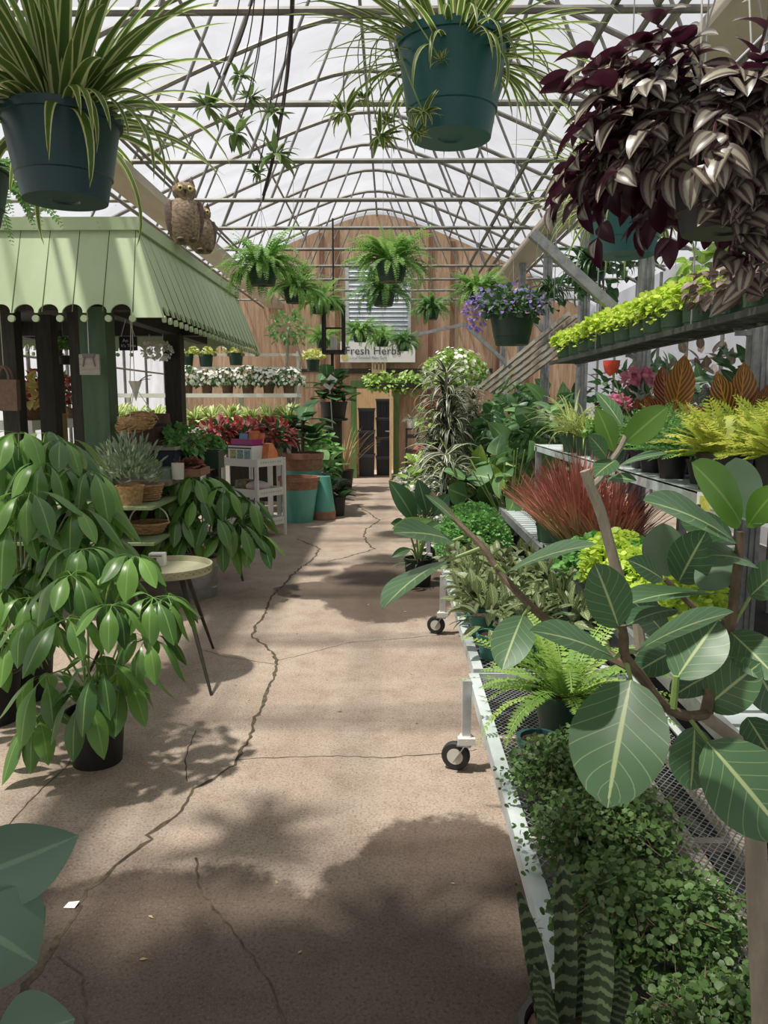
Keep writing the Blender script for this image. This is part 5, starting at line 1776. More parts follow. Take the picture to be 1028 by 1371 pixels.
def fascia(length, hgt, pitch, flat, seg=10):
    """board wall in (s, z): scalloped lower edge, s from 0 to length; returns outline strips"""
    S, Z, tips = [], [], []
    s = flat
    while s + pitch <= length - .02:
        r_ = pitch * .5 - .012
        for k in range(seg + 1):
            a = PI - PI * k / seg
            S.append(s + pitch / 2 + r_ * math.cos(a)); Z.append(.035 + r_ * .85 * math.sin(a))
        tips.append(s)
        s += pitch
    tips.append(s)
    S = [0, flat - .001] + S + [s + .001, length]
    Z = [0.0, 0.0] + Z + [0.0, 0.0]
    return S, Z, tips


def fascia_mesh(a, d, lean, length, hgt, pitch, flat, inset):
    """a: eave corner; d: unit direction along the eave; lean: horizontal inward direction; the top is shorter by inset at both ends"""
    a, d, lean = np.array(a), np.array(d), np.array(lean)
    S, Z, tips = fascia(length, hgt, pitch, flat)
    mb = MB()
    V, n = [], len(S)
    out = -lean
    for off in (0.0, .018):
        for s, z in zip(S, Z):
            f = z / hgt
            V.append(a + d * s + lean * (INX * f + off) + np.array([0, 0, z]))
        for s in S:
            st = min(max(s, inset), length - inset)
            V.append(a + d * st + lean * (INX + off) + np.array([0, 0, hgt]))
    F = []
    for i in range(n - 1):
        F += [(i, i + 1, n + i + 1, n + i), (2 * n + i + 1, 2 * n + i, 3 * n + i, 3 * n + i + 1), (i + 1, i, 2 * n + i, 2 * n + i + 1)]
    mb.add(V, F)
    tp = MB()
    for s in tips:
        c_ = a + d * s + np.array([0, 0, -.006])
        b_ = c_ + lean * .022 - lean * .004
        tp.tube([c_ - lean * .004, b_], .024, 14)
    gr = MB()
    k = flat + .0
    s = flat
    while s < length - .05:
        if s > .1:
            st = min(max(s, inset), length - inset)
            b0 = a + d * s + out * .0015 + np.array([0, 0, .04]) + lean * INX * .04 / hgt
            b1 = a + d * st + lean * INX + out * .0015 + np.array([0, 0, hgt - .01])
            gr.bar(b0, b1, .006, .004, tuple(out))
        s += .215
    return mb, tp, gr


hg = SZ1 - SZ0
m_face = M['kiosk']
groove_m = mat('board_gap', '#4d5d3a', rough=.9)
LX, LY = SX1 - SX0, SY1 - SY0
sides = [((SX1, SY0, SZ0), (-1, 0, 0), (0, 1, 0), LX, .172, .215, 'front'), ((SX1, SY0, SZ0), (0, 1, 0), (-1, 0, 0), LY, .150, .06, 'side'), ((SX0, SY1, SZ0), (1, 0, 0), (0, -1, 0), LX, .172, .1, 'rear'), ((SX0, SY1, SZ0), (0, -1, 0), (1, 0, 0), LY, .150, .06, 'far')]
for a, d, ln, L_, pt, fl, nm in sides:
    b_, tp, gr = fascia_mesh(a, d, ln, L_, hg, pt, fl, INX)
    b_.add(np.concatenate(tp.V), [tuple(f) for f in tp.F])
    f_ = part('roof_fascia', b_.mesh('roof_fascia', m_face, False), t)
    part('board_gaps', gr.mesh('board_gaps', groove_m, False), f_)
mb = MB()
ix0, ix1, iy0, iy1 = SX0 + INX, SX1 - INX, SY0 + INX, SY1 - INX
e = .035
for a, b_ in (((ix0 - e, iy0 - e, SZ1 - .02), (ix1 + e, iy0 + .05, SZ1 + .07)), ((ix0 - e, iy1 - .05, SZ1 - .02), (ix1 + e, iy1 + e, SZ1 + .07)), ((ix0 - e, iy0 + .05, SZ1 - .02), (ix0 + .05, iy1 - .05, SZ1 + .07)), ((ix1 - .05, iy0 + .05, SZ1 - .02), (ix1 + e, iy1 - .05, SZ1 + .07))):
    mb.box2(a, b_)
part('cap_board', mb.mesh('cap_board', m_face, False), t)
part('roof_deck', MB().box2((ix0, iy0, SZ1 - .03), (ix1, iy1, SZ1 + .02)).mesh('roof_deck', M['soffit'], False), t)
part('soffit', MB().box2((SX0 + .2, SY0 + .2, SZ0 + .24), (SX1 - .2, SY1 - .2, SZ0 + .26)).mesh('soffit', M['dark_wood'], False), t)
mb = MB()
for a, b_ in (((SX0 + .3, 5.98, SZ0 + .1), (SX1 - .35, 6.1, SZ0 + .24)), ((SX0 + .3, 8.2, SZ0 + .1), (SX1 - .35, 8.32, SZ0 + .24)), ((SX1 - .72, 6.0, SZ0 + .1), (SX1 - .6, 9.4, SZ0 + .24)), ((SX0 + .3, 6, SZ0 + .1), (SX0 + .42, 9.4, SZ0 + .24))):
    mb.box2(a, b_)
part('eave_beam', mb.mesh('eave_beam', M['dark_wood'], False), t)


def post(u, Y, w, m, base=None):
    x = P(u, 580, Y)[0]
    mb = MB().box2((x - w / 2, Y - w / 2, 0), (x + w / 2, Y + w / 2, SZ0 + .12))
    if base:
        mb.prism([(x - w / 2 - base, .98), (x + w / 2 + base, .98), (x + w / 2, 1.25), (x - w / 2, 1.25)], 1, Y - w / 2 - .01, Y + w / 2 + .01)
    return part('post', mb.mesh('post', m, False), t)


post(137, 6.02, .2, M['kiosk_dark'])
post(117, 6.3, .16, M['dark_wood'])
post(237, 8.2, .17, M['dark_wood'], .09)
post(70, 6.5, .13, M['dark_wood'])
post(22, 6.1, .13, M['dark_wood'])
pp = post(74, 7.75, .17, M['dark_wood'])
x = P(74, 580, 7.75)[0]
part('painted_band', MB().box2((x - .09, 7.66, 1.05), (x + .09, 7.84, 1.5)).mesh('painted_band', M['yellow_paint'], False), pp, 'ochre-painted lower part of the post')
# counter
CZ = 1.0
part('counter_top', MB().box2((-4.0, 5.95, CZ - .04), (-1.74, 7.9, CZ)).mesh('counter_top', mat('counter_boards', '#6e6557', '#857b6a', rough=.8, scale=4, stretch=(1, 8, 1)), False), t)
part('counter_back', MB().box2((-4.0, 7.0, .02), (-1.8, 7.04, CZ - .04)).mesh('counter_back', M['dark_wood'], False), t)
for z in (.86, .6):
    part('shelf', MB().box2((-3.4, 5.45, z - .02), (-1.72, 6.6, z)).mesh('shelf', mat('shelf_paint', '#6f8058', '#82936a', rough=.6, scale=4), False), t)
for x in (-3.4, -2.42):
    part('leg', MB().box2((x - .04, 5.97, 0), (x + .04, 6.05, CZ - .04)).mesh('leg', mat('reddish_post', '#5d3b2e', rough=.7), False), t)
for x in (-1.8, -3.95):
    part('leg', MB().box2((x - .04, 7.75, 0), (x + .04, 7.85, CZ - .04)).mesh('leg', M['dark_wood'], False), t)

# owls on the roof
def owl(label, u, v, Y, h, rz):
    x = SX1 - INX - .03
    c = P(u, v, Y)
    t = thing('owl_figure', label, 'garden ornament', (c[0], c[1], SZ1 + .07), rz)
    k = h / .5
    mb = MB().lathe([(0, 0), (.085, .01), (.11, .05), (.135, .16), (.13, .26), (.1, .34), (.075, .37), (.095, .40), (.1, .44), (.085, .475), (.05, .495), (0, .5)], 20)
    mb.V = [q * k for q in mb.V]
    part('body', mb.mesh('body', M['owl']), t)
    for s_ in (-1, 1):
        part('wing', MB().sphere((s_ * .11 * k, .03 * k, .2 * k), (.05 * k, .1 * k, .17 * k), 12, 8, Matrix.Rotation(s_ * .12, 3, 'Y')).mesh('wing', M['owl_wing']), t)
        part('ear_tuft', MB().lathe([(.03 * k, 0), (.018 * k, .04 * k), (0, .085 * k)], 8, (s_ * .06 * k, -.02 * k, .47 * k)).mesh('ear_tuft', M['owl_wing']), t)
        e_ = part('eye', MB().sphere((s_ * .04 * k, -.085 * k, .435 * k), (.027 * k, .016 * k, .027 * k), 12, 8).mesh('eye', M['owl_eye']), t)
        part('pupil', MB().sphere((s_ * .04 * k, -.1 * k, .435 * k), (.012 * k, .006 * k, .012 * k), 8, 6).mesh('pupil', M['black']), e_)
        part('claw', MB().sphere((s_ * .05 * k, -.09 * k, .025 * k), (.035 * k, .05 * k, .022 * k), 8, 6).mesh('claw', M['owl_eye'] if False else M['owl_wing']), t)
    part('beak', MB().lathe([(.014 * k, 0), (0, -.04 * k)], 8, (0, -.1 * k, .42 * k)).mesh('beak', M['black']), t)
    return t


owl('larger brown owl figure perched on the stall roof edge', 249, 330, 6.75, .5, .35)
owl('smaller brown owl figure perched behind the larger one', 272, 340, 7.15, .4, .45)

# things hung under the stall eave
def hung(name, label, cat, u, v, Y, cord=True):
    c = P(u, v, Y)
    t = thing(name, label, cat, c)
    return t, c


def cords(t, c, offs, top=None):
    mb = MB()
    for o in offs:
        mb.tube([o, (o[0] * .2, o[1] * .2, (SZ0 + .1 if top is None else top) - c[2])], .0035, 4)
    part('hanging_cord', mb.mesh('hanging_cord', M['string']), t)


t, c = hung('hanging_board', 'square weathered grey wooden board hung by the green post', 'wall hanging', 121, 502, 5.78)
part('board', MB().box2((-.074, -.012, 0), (.074, .012, .15)).mesh('board', M['grey_wood'], False), t)
part('bracket', MB().bar((-.045, -.02, .06), (-.03, -.02, .13), .008, .006).bar((.045, -.02, .06), (.03, -.02, .13), .008, .006).box((0, -.015, .14), (.09, .01, .03)).mesh('bracket', mat('dull_bracket', '#6c675f', rough=.6), False), t)
cords(t, c, [(0, -.01, .15)])
t, c = hung('chalkboard', 'small black chalkboard with handwriting hung under the stall roof', 'chalkboard', 172, 466, 6.6)
part('board', MB().box2((-.075, -.008, -.02), (.075, .008, .095)).mesh('board', M['black'], False), t)
text('An', .042, (-.045, -.011, .048), t, M['chalk'])
text("It's Time", .036, (-.06, -.011, .008), t, M['chalk'])
cords(t, c, [(-.06, 0, .09), (.06, 0, .09)])
t, c = hung('cone_vase', 'white cone-shaped hanging wall vase with dry twigs', 'vase', 182, 534, 6.0)
part('cone', MB().lathe([(.0, -.02), (.006, 0), (.026, .07), (.05, .135), (.045, .135), (.02, .06), (0, .05)], 18).mesh('cone', M['ceramic']), t)
part('twigs', MB().tube(arc((0, 0, .1), (.13, 0, .18), .02, 6), .004, 5).tube(arc((0, 0, .1), (.1, .05, .15), .02, 6), .003, 5).mesh('twigs', M['brown_stem']), t)
cords(t, c, [(-.04, 0, .13)])
c = P(183, 575, 5.95)
t = thing('twig_basket', 'round nest-like twig basket hung from the stall eave', 'basket', c)
mb = MB()
for k in range(46):
    a0 = random.uniform(0, 6.28)
    q = np.linspace(a0, a0 + random.uniform(1.5, 3.2), 12)
    zz = random.uniform(.0, .11)
    rr = .155 - abs(zz - .06) * .5 + rng.normal(0, .006, 12)
    mb.tube(np.stack([rr * np.cos(q), rr * .9 * np.sin(q), zz + .02 * np.sin(q * 2 + a0) + .03 * np.cos(q)], 1), .0065, 4)
mb.lathe([(0, 0), (.1, .0), (.14, .05), (.14, .1), (.12, .1), (.1, .03), (0, .02)], 18)
part('woven_bowl', mb.mesh('woven_bowl', M['wicker']), t)
mb = MB()
for k in range(3):
    a = k * 2.1 + .5
    mb.tube([(.14 * math.cos(a), .14 * math.sin(a), .1), (0, 0, .33), (0, 0, SZ0 + .1 - c[2])], .003, 4)
part('hanging_cord', mb.mesh('hanging_cord', M['string']), t)
c = P(12, 550, 5.9)
t = thing('felt_bag', 'brown felt bag with two handles hung at the left of the stall', 'bag', c)
part('body', MB().prism([(-.16, 0), (.08, 0), (.085, .235), (-.165, .235)], 1, -.03, .03).mesh('body', M['brown_bag'], False), t)
for y in (-.03, .03):
    part('handle', MB().tube([(-.02 + .05 * math.cos(a), y, .235 + .1 * math.sin(a)) for a in np.linspace(0, PI, 12)], .009, 6).mesh('handle', M['brown_bag']), t)
part('hanging_cord', MB().tube([(-.02, 0, .335), (-.02, 0, SZ0 + .1 - c[2])], .003, 4).mesh('hanging_cord', M['string']), t)
for (u, l) in ((201, 'white paper-like decoration left of two hanging under the stall'), (219, 'white paper-like decoration right of two, beside the rear post')):
    c = P(u, 478, 8.0)
    t = thing('paper_decoration', l, 'decoration', c, 0, 1, 'white decorations under the stall roof')
    mb = MB()
    cloud(mb, TINY, 90, (0, 0, .06), (.075, .06, .08), (.03, .045), -.9, .8, 0, .8)
    part('petals', mb.mesh('petals', M['white_petal']), t)
    part('hanging_cord', MB().tube([(0, 0, .1), (0, 0, SZ0 + .1 - c[2])], .003, 4).mesh('hanging_cord', M['string']), t)
# dark box hung in the back of the stall
c = P(196, 506, 7.6)
t = thing('wooden_barrel', 'dark brown half barrel planter standing at the back of the counter', 'barrel', (P(200, 580, 7.6)[0], 7.6, CZ))
mb = MB().lathe([(0, 0), (.18, 0), (.22, .24), (.2, .5), (.17, .5), (.17, .4), (0, .4)], 20)
part('staves', mb.mesh('staves', mat('barrel_wood', '#4a2e25', '#5e3b2f', rough=.6, scale=6, stretch=(5, 5, .5))), t)
for z in (.1, .38):
    part('hoop', MB().lathe([(.206, z), (.216, z), (.216, z + .03), (.206, z + .03)], 20).mesh('hoop', M['black']), t)

# goods on the counter
def jar(name, label, cat, u, Y, r_, h, m, z=CZ, lid=None):
    x = P(u, 600, Y)[0]
    t = thing(name, label, cat, (x, Y, z))
    part('tub', MB().lathe([(0, 0), (r_ * .88, 0), (r_, h), (r_ * .94, h), (r_ * .85, h * .3), (0, h * .25)], 24).mesh('tub', m, True, 35), t)
    if lid: part('lid', MB().lathe([(r_ * 1.04, h - .01), (r_ * 1.04, h + .02), (0, h + .022)], 24).mesh('lid', lid, True, 35), t)
    return t


jar('plastic_tub', 'white plastic tub with a lime-green lid on the counter', 'tub', 200, 6.15, .062, .13, M['white_plastic'], CZ, M['lime'])
t = jar('flower_pot', 'small white ceramic pot with dry stems on the counter edge', 'flower pot', 237, 6.1, .05, .13, M['ceramic'])
part('dry_stems', MB().tube([(0, 0, .05), (.02, 0, .18)], .003, 4).tube([(0, 0, .05), (-.03, .01, .16)], .003, 4).mesh('dry_stems', M['brown_stem']), t)


def crate(name, label, cat, u, Y, size, m, z=CZ, open_=True):
    x = P(u, 600, Y)[0]
    t = thing(name, label, cat, (x, Y, z))
    a, b_, h = size
    mb = MB().box2((-a, -b_, 0), (a, b_, .015))
    for s_ in (-1, 1):
        mb.box2((s_ * a - .008, -b_, 0), (s_ * a + .008, b_, h)).box2((-a, s_ * b_ - .008, 0), (a, s_ * b_ + .008, h))
    part('tray_walls', mb.mesh('tray_walls', m, False), t)
    return t


t = crate('storage_box', 'dark navy plastic box on the counter behind the white tub', 'box', 216, 6.75, (.14, .12, .2), M['navy'])
part('rim', MB().box2((-.16, -.14, .2), (.16, -.11, .225)).box2((-.16, .11, .2), (.16, .14, .225)).box2((-.16, -.11, .2), (-.13, .11, .225)).box2((.13, -.11, .2), (.16, .11, .225)).mesh('rim', M['grey_wood'], False), t)
crate('seed_tray', 'grey-green wire-sided tray on the counter right of the white tub', 'tray', 219, 6.25, (.075, .09, .08), mat('tray_grey', '#7c8878', rough=.6))
t = crate('planter_box', 'dark green planter box at the right end of the counter', 'planter', 272, 7.2, (.16, .12, .16), M['dark_green_pot'], CZ)
t = crate('wooden_tray', 'brown wooden tray of dry leaves in the middle of the counter', 'tray', 254, 6.5, (.12, .16, .06), M['terracotta'])
mb = MB(); cloud(mb, TINY, 120, (0, 0, .06), (.1, .14, .05), (.04, .07), 0, .1)
part('dry_leaves', mb.mesh('dry_leaves', mat('dry_leaf_red', '#7c4b3d', '#966253', rough=.9)), t)
# square pale planter with small plant
c = P(282, 616, 8.1)
mb = MB(); cloud(mb, TINY, 170, (0, 0, .16), (.13, .12, .08), (.03, .05), -.2, .4)
plant('small_planter', 'pale square planter with a small dark green plant beyond the counter', 'potted plant', (P(279, 580, 7.7)[0], 7.7, CZ), [('pot', sqpot(.2, .12, M['ceramic'])), ('foliage', mb.mesh('foliage', M['green_small']))], .1, 1.15)
mb = MB(); cloud(mb, leaf('ovate', .55, 5, 3), 210, (0, 0, .2), (.16, .14, .17), (.05, .075), -.5, .3, .3, .8)
plant('leafy_houseplant', 'dark green leafy plant on the counter in front of the rear post', 'potted plant', (P(247, 580, 7.0)[0], 6.95, CZ), [('pot', pot_me(.07, .055, .11, M['black_pot'])), ('foliage', mb.mesh('foliage', M['green_small']))], 0, 1.15)
mb = MB(); cloud(mb, leaf('heart', .8, 6, 5), 26, (0, 0, .2), (.13, .12, .1), (.09, .14), -.3, .3, .3, .5)
plant('leafy_houseplant', 'broad-leaved green plant on the counter behind the navy box', 'potted plant', (P(226, 580, 7.6)[0], 7.6, CZ), [('pot', pot_me(.07, .055, .11, M['black_pot'])), ('foliage', mb.mesh('foliage', M['philo']))], 0, 1.15)
# olive-like shrub
mb = MB()
for k in range(3): straps(mb, 300, (.05, .085), (.012, .018), (-.2, 1.5), (-.2, .5), (0, 0, 0), seg=3, shape='ell', spread=.0)
V_ = []
mb = MB()
d = sph(900, -.35)
pos = np.array([0, 0, .24]) + d * np.array([.24, .2, .26]) * rng.uniform(.3, 1, (900, 1))
mb.inst(leaf('ell', .2, 4, 3, .2, .1), pos, d + np.array([0, 0, .9]) + rng.normal(0, .35, (900, 3)), np.array([0, -.5, .5]) + rng.normal(0, .5, (900, 3)), U((.05, .085), 900))
plant('olive_shrub', 'grey-green narrow-leaved shrub in front of the thick green stall post', 'potted plant', (P(163, 580, 5.5)[0], 5.62, .861), [('pot', pot_me(.1, .08, .14, M['wicker'])), ('foliage', mb.mesh('foliage', M['grey_leaf']))], 0, 1.0)


def wicker_basket(label, loc, rt, rb, h, m, s=1.0, handle=False):
    t = thing('wicker_basket', label, 'basket', loc, .3, s)
    mb = MB()
    nz = 7
    for k in range(nz):
        r_ = rb + (rt - rb) * k / (nz - 1)
        q = np.linspace(0, 2 * PI, 41)
        mb.tube(np.stack([(r_ + .004 * np.sin(q * 10 + k * PI)) * np.cos(q), (r_ + .004 * np.sin(q * 10 + k * PI)) * np.sin(q), np.full(41, .012 + (h - .012) * k / (nz - 1))], 1), h / nz * .55, 5)
    mb.disc(rb, .008, 20)
    part('woven_side', mb.mesh('woven_side', m), t)
    part('rim', MB().tube([(rt * 1.03 * math.cos(q), rt * 1.03 * math.sin(q), h) for q in np.linspace(0, 2 * PI, 30)], .009, 6).mesh('rim', m), t)
    if handle:
        part('handle', MB().tube([(rt * math.cos(q), 0, h + rt * .95 * math.sin(q)) for q in np.linspace(0, PI, 16)], .006, 5).mesh('handle', M['string']), t)
    return t


wicker_basket('oval wicker basket of potpourri on the upper shelf lip of the counter', (P(192, 580, 5.86)[0], 5.85, .862), .13, .1, .12, M['wicker'])
wicker_basket('wide wicker basket on the lower counter shelf, above the round table', (P(190, 580, 5.78)[0], 5.86, .602), .145, .1, .085, M['wicker'], 1.0, True)
wicker_basket('small dark wicker basket at the back of the lower counter shelf', (P(196, 580, 6.3)[0], 6.35, .602), .12, .1, .15, M['wicker_dark'])
t = thing('card_box', 'small white printed box on the round table edge by the basket', 'box', (P(203, 755, 4.75)[0], 4.62, .64))
# ------------------------------------------------------------------ round tray table
lc = PZ(283, 931, 0.0)
TC = np.array([P(224, 772, 4.42)[0], 4.42])
TZ = .63
tt = thing('side_table', 'round tray-top side table with three tapered dark legs', 'table', (TC[0], TC[1], 0))
part('tray_top', MB().lathe([(0, TZ - .012), (.255, TZ - .012), (.262, TZ), (.262, TZ + .035), (.254, TZ + .035), (.25, TZ + .003), (0, TZ + .001)], 48).mesh('tray_top', M['tray'], True, 30), tt)
mb = MB()
for k in range(72):
    a = k * 2 * PI / 72
    mb.sphere((.263 * math.cos(a), .263 * math.sin(a), TZ + .012 + .012 * (k % 2)), .006, 6, 4)
part('hammered_rim', mb.mesh('hammered_rim', M['brass']), tt)
a0 = math.atan2(lc[1] - TC[1], lc[0] - TC[0])
rl = math.hypot(lc[1] - TC[1], lc[0] - TC[0])
for k in range(3):
    a = a0 + k * 2 * PI / 3
    part('leg', MB().tube([(.17 * math.cos(a), .17 * math.sin(a), TZ - .012), (rl * math.cos(a), rl * math.sin(a), 0)], [.017, .008], 10).mesh('leg', M['dark_wood']), tt)
t.location = (TC[0] - .09, TC[1] + .12, TZ + .003)
part('carton', MB().box2((-.045, -.03, 0), (.045, .03, .075)).mesh('carton', M['paper'], False), t)
part('printed_picture', MB().box2((-.03, -.032, .012), (.0, -.03, .05)).box2((-.038, -.032, .058), (.034, -.03, .064)).mesh('printed_picture', mat('print_brown', '#8a6a5c', '#5a4a48', rough=.6, scale=80), False), t)

# ------------------------------------------------------------------ umbrella plants
def schef(heads, L=(.15, .2), base=(0, 0, .2), width=.42, nl=8):
    ml, ms = MB(), MB()
    base = np.array(base, float)
    for h in heads:
        h = np.array(h, float)
        mid = base * .45 + h * .55 + np.array([0, 0, .12])
        ms.tube([base + rng.normal(0, .02, 3) * [1, 1, 0], mid, h], [.006, .0045, .0035], 6)
        axis = nrm(nrm(h - base) + np.array([0, 0, .8]))
        n = random.randint(nl - 1, nl + 1)
        for k in range(n):
            a = k * 2 * PI / n + random.uniform(-.15, .15)
            d = np.array([math.cos(a), math.sin(a), 0])
            d = nrm(d - axis * np.dot(d, axis) * .7)
            el = random.uniform(-.1, .35)
            bd = random.uniform(1.0, 1.55)
            l_ = random.uniform(*L) * (1.0 if k % 2 else .9)
            ss = np.linspace(0, 1, 11)
            pet = .24
            e_ = el - bd * np.clip(ss * 1.6, 0, 1) ** 1.1
            step = d[None] * np.cos(e_)[:, None] + np.array([0, 0, 1.0]) * np.sin(e_)[:, None]
            C = h + np.concatenate([np.zeros((1, 3)), np.cumsum((step[1:] + step[:-1]) / 2 * l_ / 10 * 1.25, 0)])
            vv = np.clip((ss - pet) / (1 - pet), 0, 1)
            hw = np.where(ss <= pet, .0022, prof('ell', vv) * width * l_ / 2 * .95 + .001)
            side = nrm(np.cross(d, [0, 0, 1.0]))
            side = nrm(side + np.array([0, 0, random.uniform(-.25, .25)]))
            ml.ribbons(C[None], np.broadcast_to(side, (1, 11, 3)), hw[None], -.28, across=5)
    return ml.mesh('foliage', M['umbrella']), ms.mesh('stems', M['stem'])


def umbrella(label, u, v, pix_heads, pot_r, pot_h, L, Y=None, seed=0, dy=.15, z0=0.0, pot_m='black_pot', wid=.42):
    c = PZ(u, v, z0) if Y is None else np.array([P(u, v, Y)[0], Y, z0])
    t = thing('umbrella_plant', label, 'potted plant', c)
    part('pot', pot_me(pot_r, pot_r * .84, pot_h, M[pot_m], lip=.006), t)
    part('soil', soil_me(pot_r * .92, pot_h - .03), t)
    heads = []
    for (hu, hv, off) in pix_heads:
        heads.append(P(hu, hv, c[1] + off) - c)
    f, s_ = schef(heads, L, (0, 0, pot_h - .03), wid)
    part('foliage', f, t); part('stems', s_, t)
    return t


umbrella('glossy umbrella plant in a black pot nearest the aisle', 131, 1018, [(95, 770, -.1), (150, 810, -.25), (205, 800, -.1), (90, 828, -.3), (180, 745, .1), (135, 890, -.3), (60, 905, -.2), (112, 735, .15), (195, 855, -.2), (85, 780, .1), (150, 765, .2), (165, 905, -.12), (50, 960, -.12), (110, 930, -.28), (225, 800, .0), (40, 830, .0)], .128, .24, (.18, .24))
umbrella('tall umbrella plant at the left edge behind the nearest one', 38, 985, [(25, 580, .0), (82, 590, .1), (120, 630, .0), (40, 660, -.3), (100, 680, -.2), (15, 620, .2), (130, 670, .1), (60, 620, -.1), (20, 700, -.35), (85, 720, -.2), (140, 715, .0), (-10, 660, -.1), (55, 760, -.3), (115, 745, -.1), (0, 590, .1), (-30, 720, 0), (60, 580, .25)], .16, .28, (.23, .31), 4.05)
umbrella('bushy low umbrella plant in a black pot at the left edge', -6, 985, [(5, 790, -.2), (40, 800, -.2), (20, 850, -.25), (-25, 800, 0), (45, 770, .1), (-10, 860, -.2), (60, 830, .0), (10, 760, .1)], .14, .26, (.18, .23), 3.72)
# galvanised bucket with an umbrella plant
c = PZ(268, 797, 0)
t = thing('metal_bucket', 'galvanised metal bucket holding an umbrella plant behind the round table', 'bucket', c)
BH = (797 - 742) / FPX * c[1]
mb = MB().lathe([(0, .01), (.135, .01), (.138, 0), (.142, .012), (.165, BH - .01), (.172, BH), (.16, BH), (.14, .03), (0, .03)], 30)
for z in (.08, BH * .75):
    r_ = .142 + (.165 - .142) * z / BH
    mb.lathe([(r_, z), (r_ + .005, z + .006), (r_, z + .012)], 30)
part('bucket_wall', mb.mesh('bucket_wall', M['steel'], True, 30), t)
part('handle', MB().tube([(.17 * math.cos(q), -.03 - .0 * q, BH - .02 - .1 * math.sin(q)) for q in np.linspace(0, PI, 14)], .004, 5).mesh('handle', M['galv']), t)
umbrella('glossy umbrella plant standing in the galvanised bucket', 268, 742, [(222, 660, -.1), (258, 640, -.1), (300, 655, -.1), (330, 668, .1), (240, 690, -.25), (285, 692, -.25), (318, 700, -.2), (343, 715, -.1), (210, 690, 0), (262, 668, -.2), (275, 640, .15), (300, 720, -.2), (235, 640, .1), (338, 690, .1), (255, 715, -.25), (215, 715, -.15)], .13, .2, (.25, .32), c[1], 0, .15, .04)
t = thing('plant_stool', 'dark four-legged plant stool beside the galvanised bucket', 'stool', (P(296, 760, 6.9)[0], 6.95, 0))
part('stool_top', MB().lathe([(0, .38), (.2, .38), (.2, .41), (0, .41)], 24).mesh('stool_top', M['dark_wood'], True, 30), t)
for k in range(4):
    a = k * PI / 2 - .55
    part('leg', MB().tube([(.13 * math.cos(a), .13 * math.sin(a), .38), (.25 * math.cos(a), .25 * math.sin(a), 0)], [.016, .01], 8).mesh('leg', M['dark_wood']), t)

# ------------------------------------------------------------------ white three-tier plastic cart
cR = PZ(378, 719, 0)
rz = R(-33)
t = thing('shelf_cart', 'white three-tier plastic shelf beside the turquoise pots', 'shelf', (0, 0, 0), rz)
W2, D2, H2 = .27, .24, .95
ca, sa = math.cos(rz), math.sin(rz)
fr = np.array([W2, -D2])
# the corner post nearest the camera stands at the middle leg of the photo
t.location = (P(345, 700, 8.95)[0] - (ca * W2 - sa * -D2) + .0, 8.95 - (sa * W2 + ca * -D2), 0)
SC = t
for x in (-W2, W2):
    for y in (-D2, D2):
        part('leg', MB().tube([(x, y, 0), (x, y, H2)], .026, 10).mesh('leg', M['white_plastic'], True, 30), t)
for z in (.16, .52, .88):
    mb = MB().box2((-W2, -D2, z), (W2, D2, z + .015))
    for s_ in (-1, 1):
        mb.box2((-W2, s_ * D2 - .012, z - .02), (W2, s_ * D2 + .012, z + .07)).box2((s_ * W2 - .012, -D2, z - .02), (s_ * W2 + .012, D2, z + .07))
    sh = part('tray_shelf', mb.mesh('tray_shelf', M['white_plastic'], False), t)
    q = MB()
    for i in range(9):
        q.box((W2 + .0135, -D2 + .07 + i * .042, z + .028), (.002, .026 if i % 3 else .014, .024))
    part('embossed_lettering', q.mesh('embossed_lettering', mat('faint_emboss', '#bdbdb8', rough=.5), False), sh)


def on_cart(x, y, z):
    L_ = SC.location
    return (L_[0] + ca * x - sa * y, L_[1] + sa * x + ca * y, z)


t = thing('display_box', 'white display box with printed panels on top of the white shelf', 'box', on_cart(-.03, -.08, .9), rz)
part('carton', MB().box2((-.19, -.12, 0), (.19, .1, .2)).mesh('carton', M['paper'], False), t)
mb = MB()
part('dark_band', MB().box2((-.185, -.123, .165), (.185, -.12, .18)).mesh('dark_band', M['ink'], False), t)
for x, m_ in ((-.11, mat('panel_olive', '#b9c08a', '#7d8c58', rough=.6, scale=40)), (.005, mat('panel_green', '#9fb9a8', '#52707a', rough=.6, scale=40)), (.12, mat('panel_teal', '#a3c4c4', '#4c7f8c', rough=.6, scale=40))):
    part('printed_panel', MB().box2((x - .045, -.124, .03), (x + .045, -.12, .15)).mesh('printed_panel', m_, False), t)
t = thing('display_tray', 'magenta printed tray standing on the white display box', 'tray', on_cart(-.02, -.08, 1.101), rz)
part('tray', MB().box2((-.17, -.1, 0), (.17, .1, .012)).box2((-.17, -.1, .0), (.17, -.09, .075)).box2((-.17, .09, .0), (.17, .1, .075)).box2((-.17, -.09, 0), (-.16, .09, .075)).box2((.16, -.09, 0), (.17, .09, .075)).mesh('tray', M['magenta'], False), t)
t = thing('seed_packet', 'pale blue card packet leaning in the magenta tray', 'packet', on_cart(-.1, -.06, 1.115), rz)
part('card', MB().box((0, 0, .06), (.13, .012, .13), Matrix.Rotation(-.2, 3, 'X')).mesh('card', M['sky_card'], False), t)
for k, (x, l) in enumerate(((.02, 'orange paper packet in the middle of the magenta tray'), (.09, 'orange paper packet at the right end of the magenta tray'), (-.02, 'orange paper packet leaning behind the pale blue one'))):
    t = thing('seed_packet', l, 'packet', on_cart(x, -.02 + k * .03, 1.115), rz + .1 * k)
    part('card', MB().box((0, 0, .07 + .02 * (k == 2)), (.14, .015, .13), Matrix.Rotation(-.3, 3, 'X')).mesh('card', M['orange'], False), t)
t = thing('fertiliser_bag', 'orange and white bag leaning at the right on top of the white shelf', 'bag', on_cart(.21, .06, .9), rz)
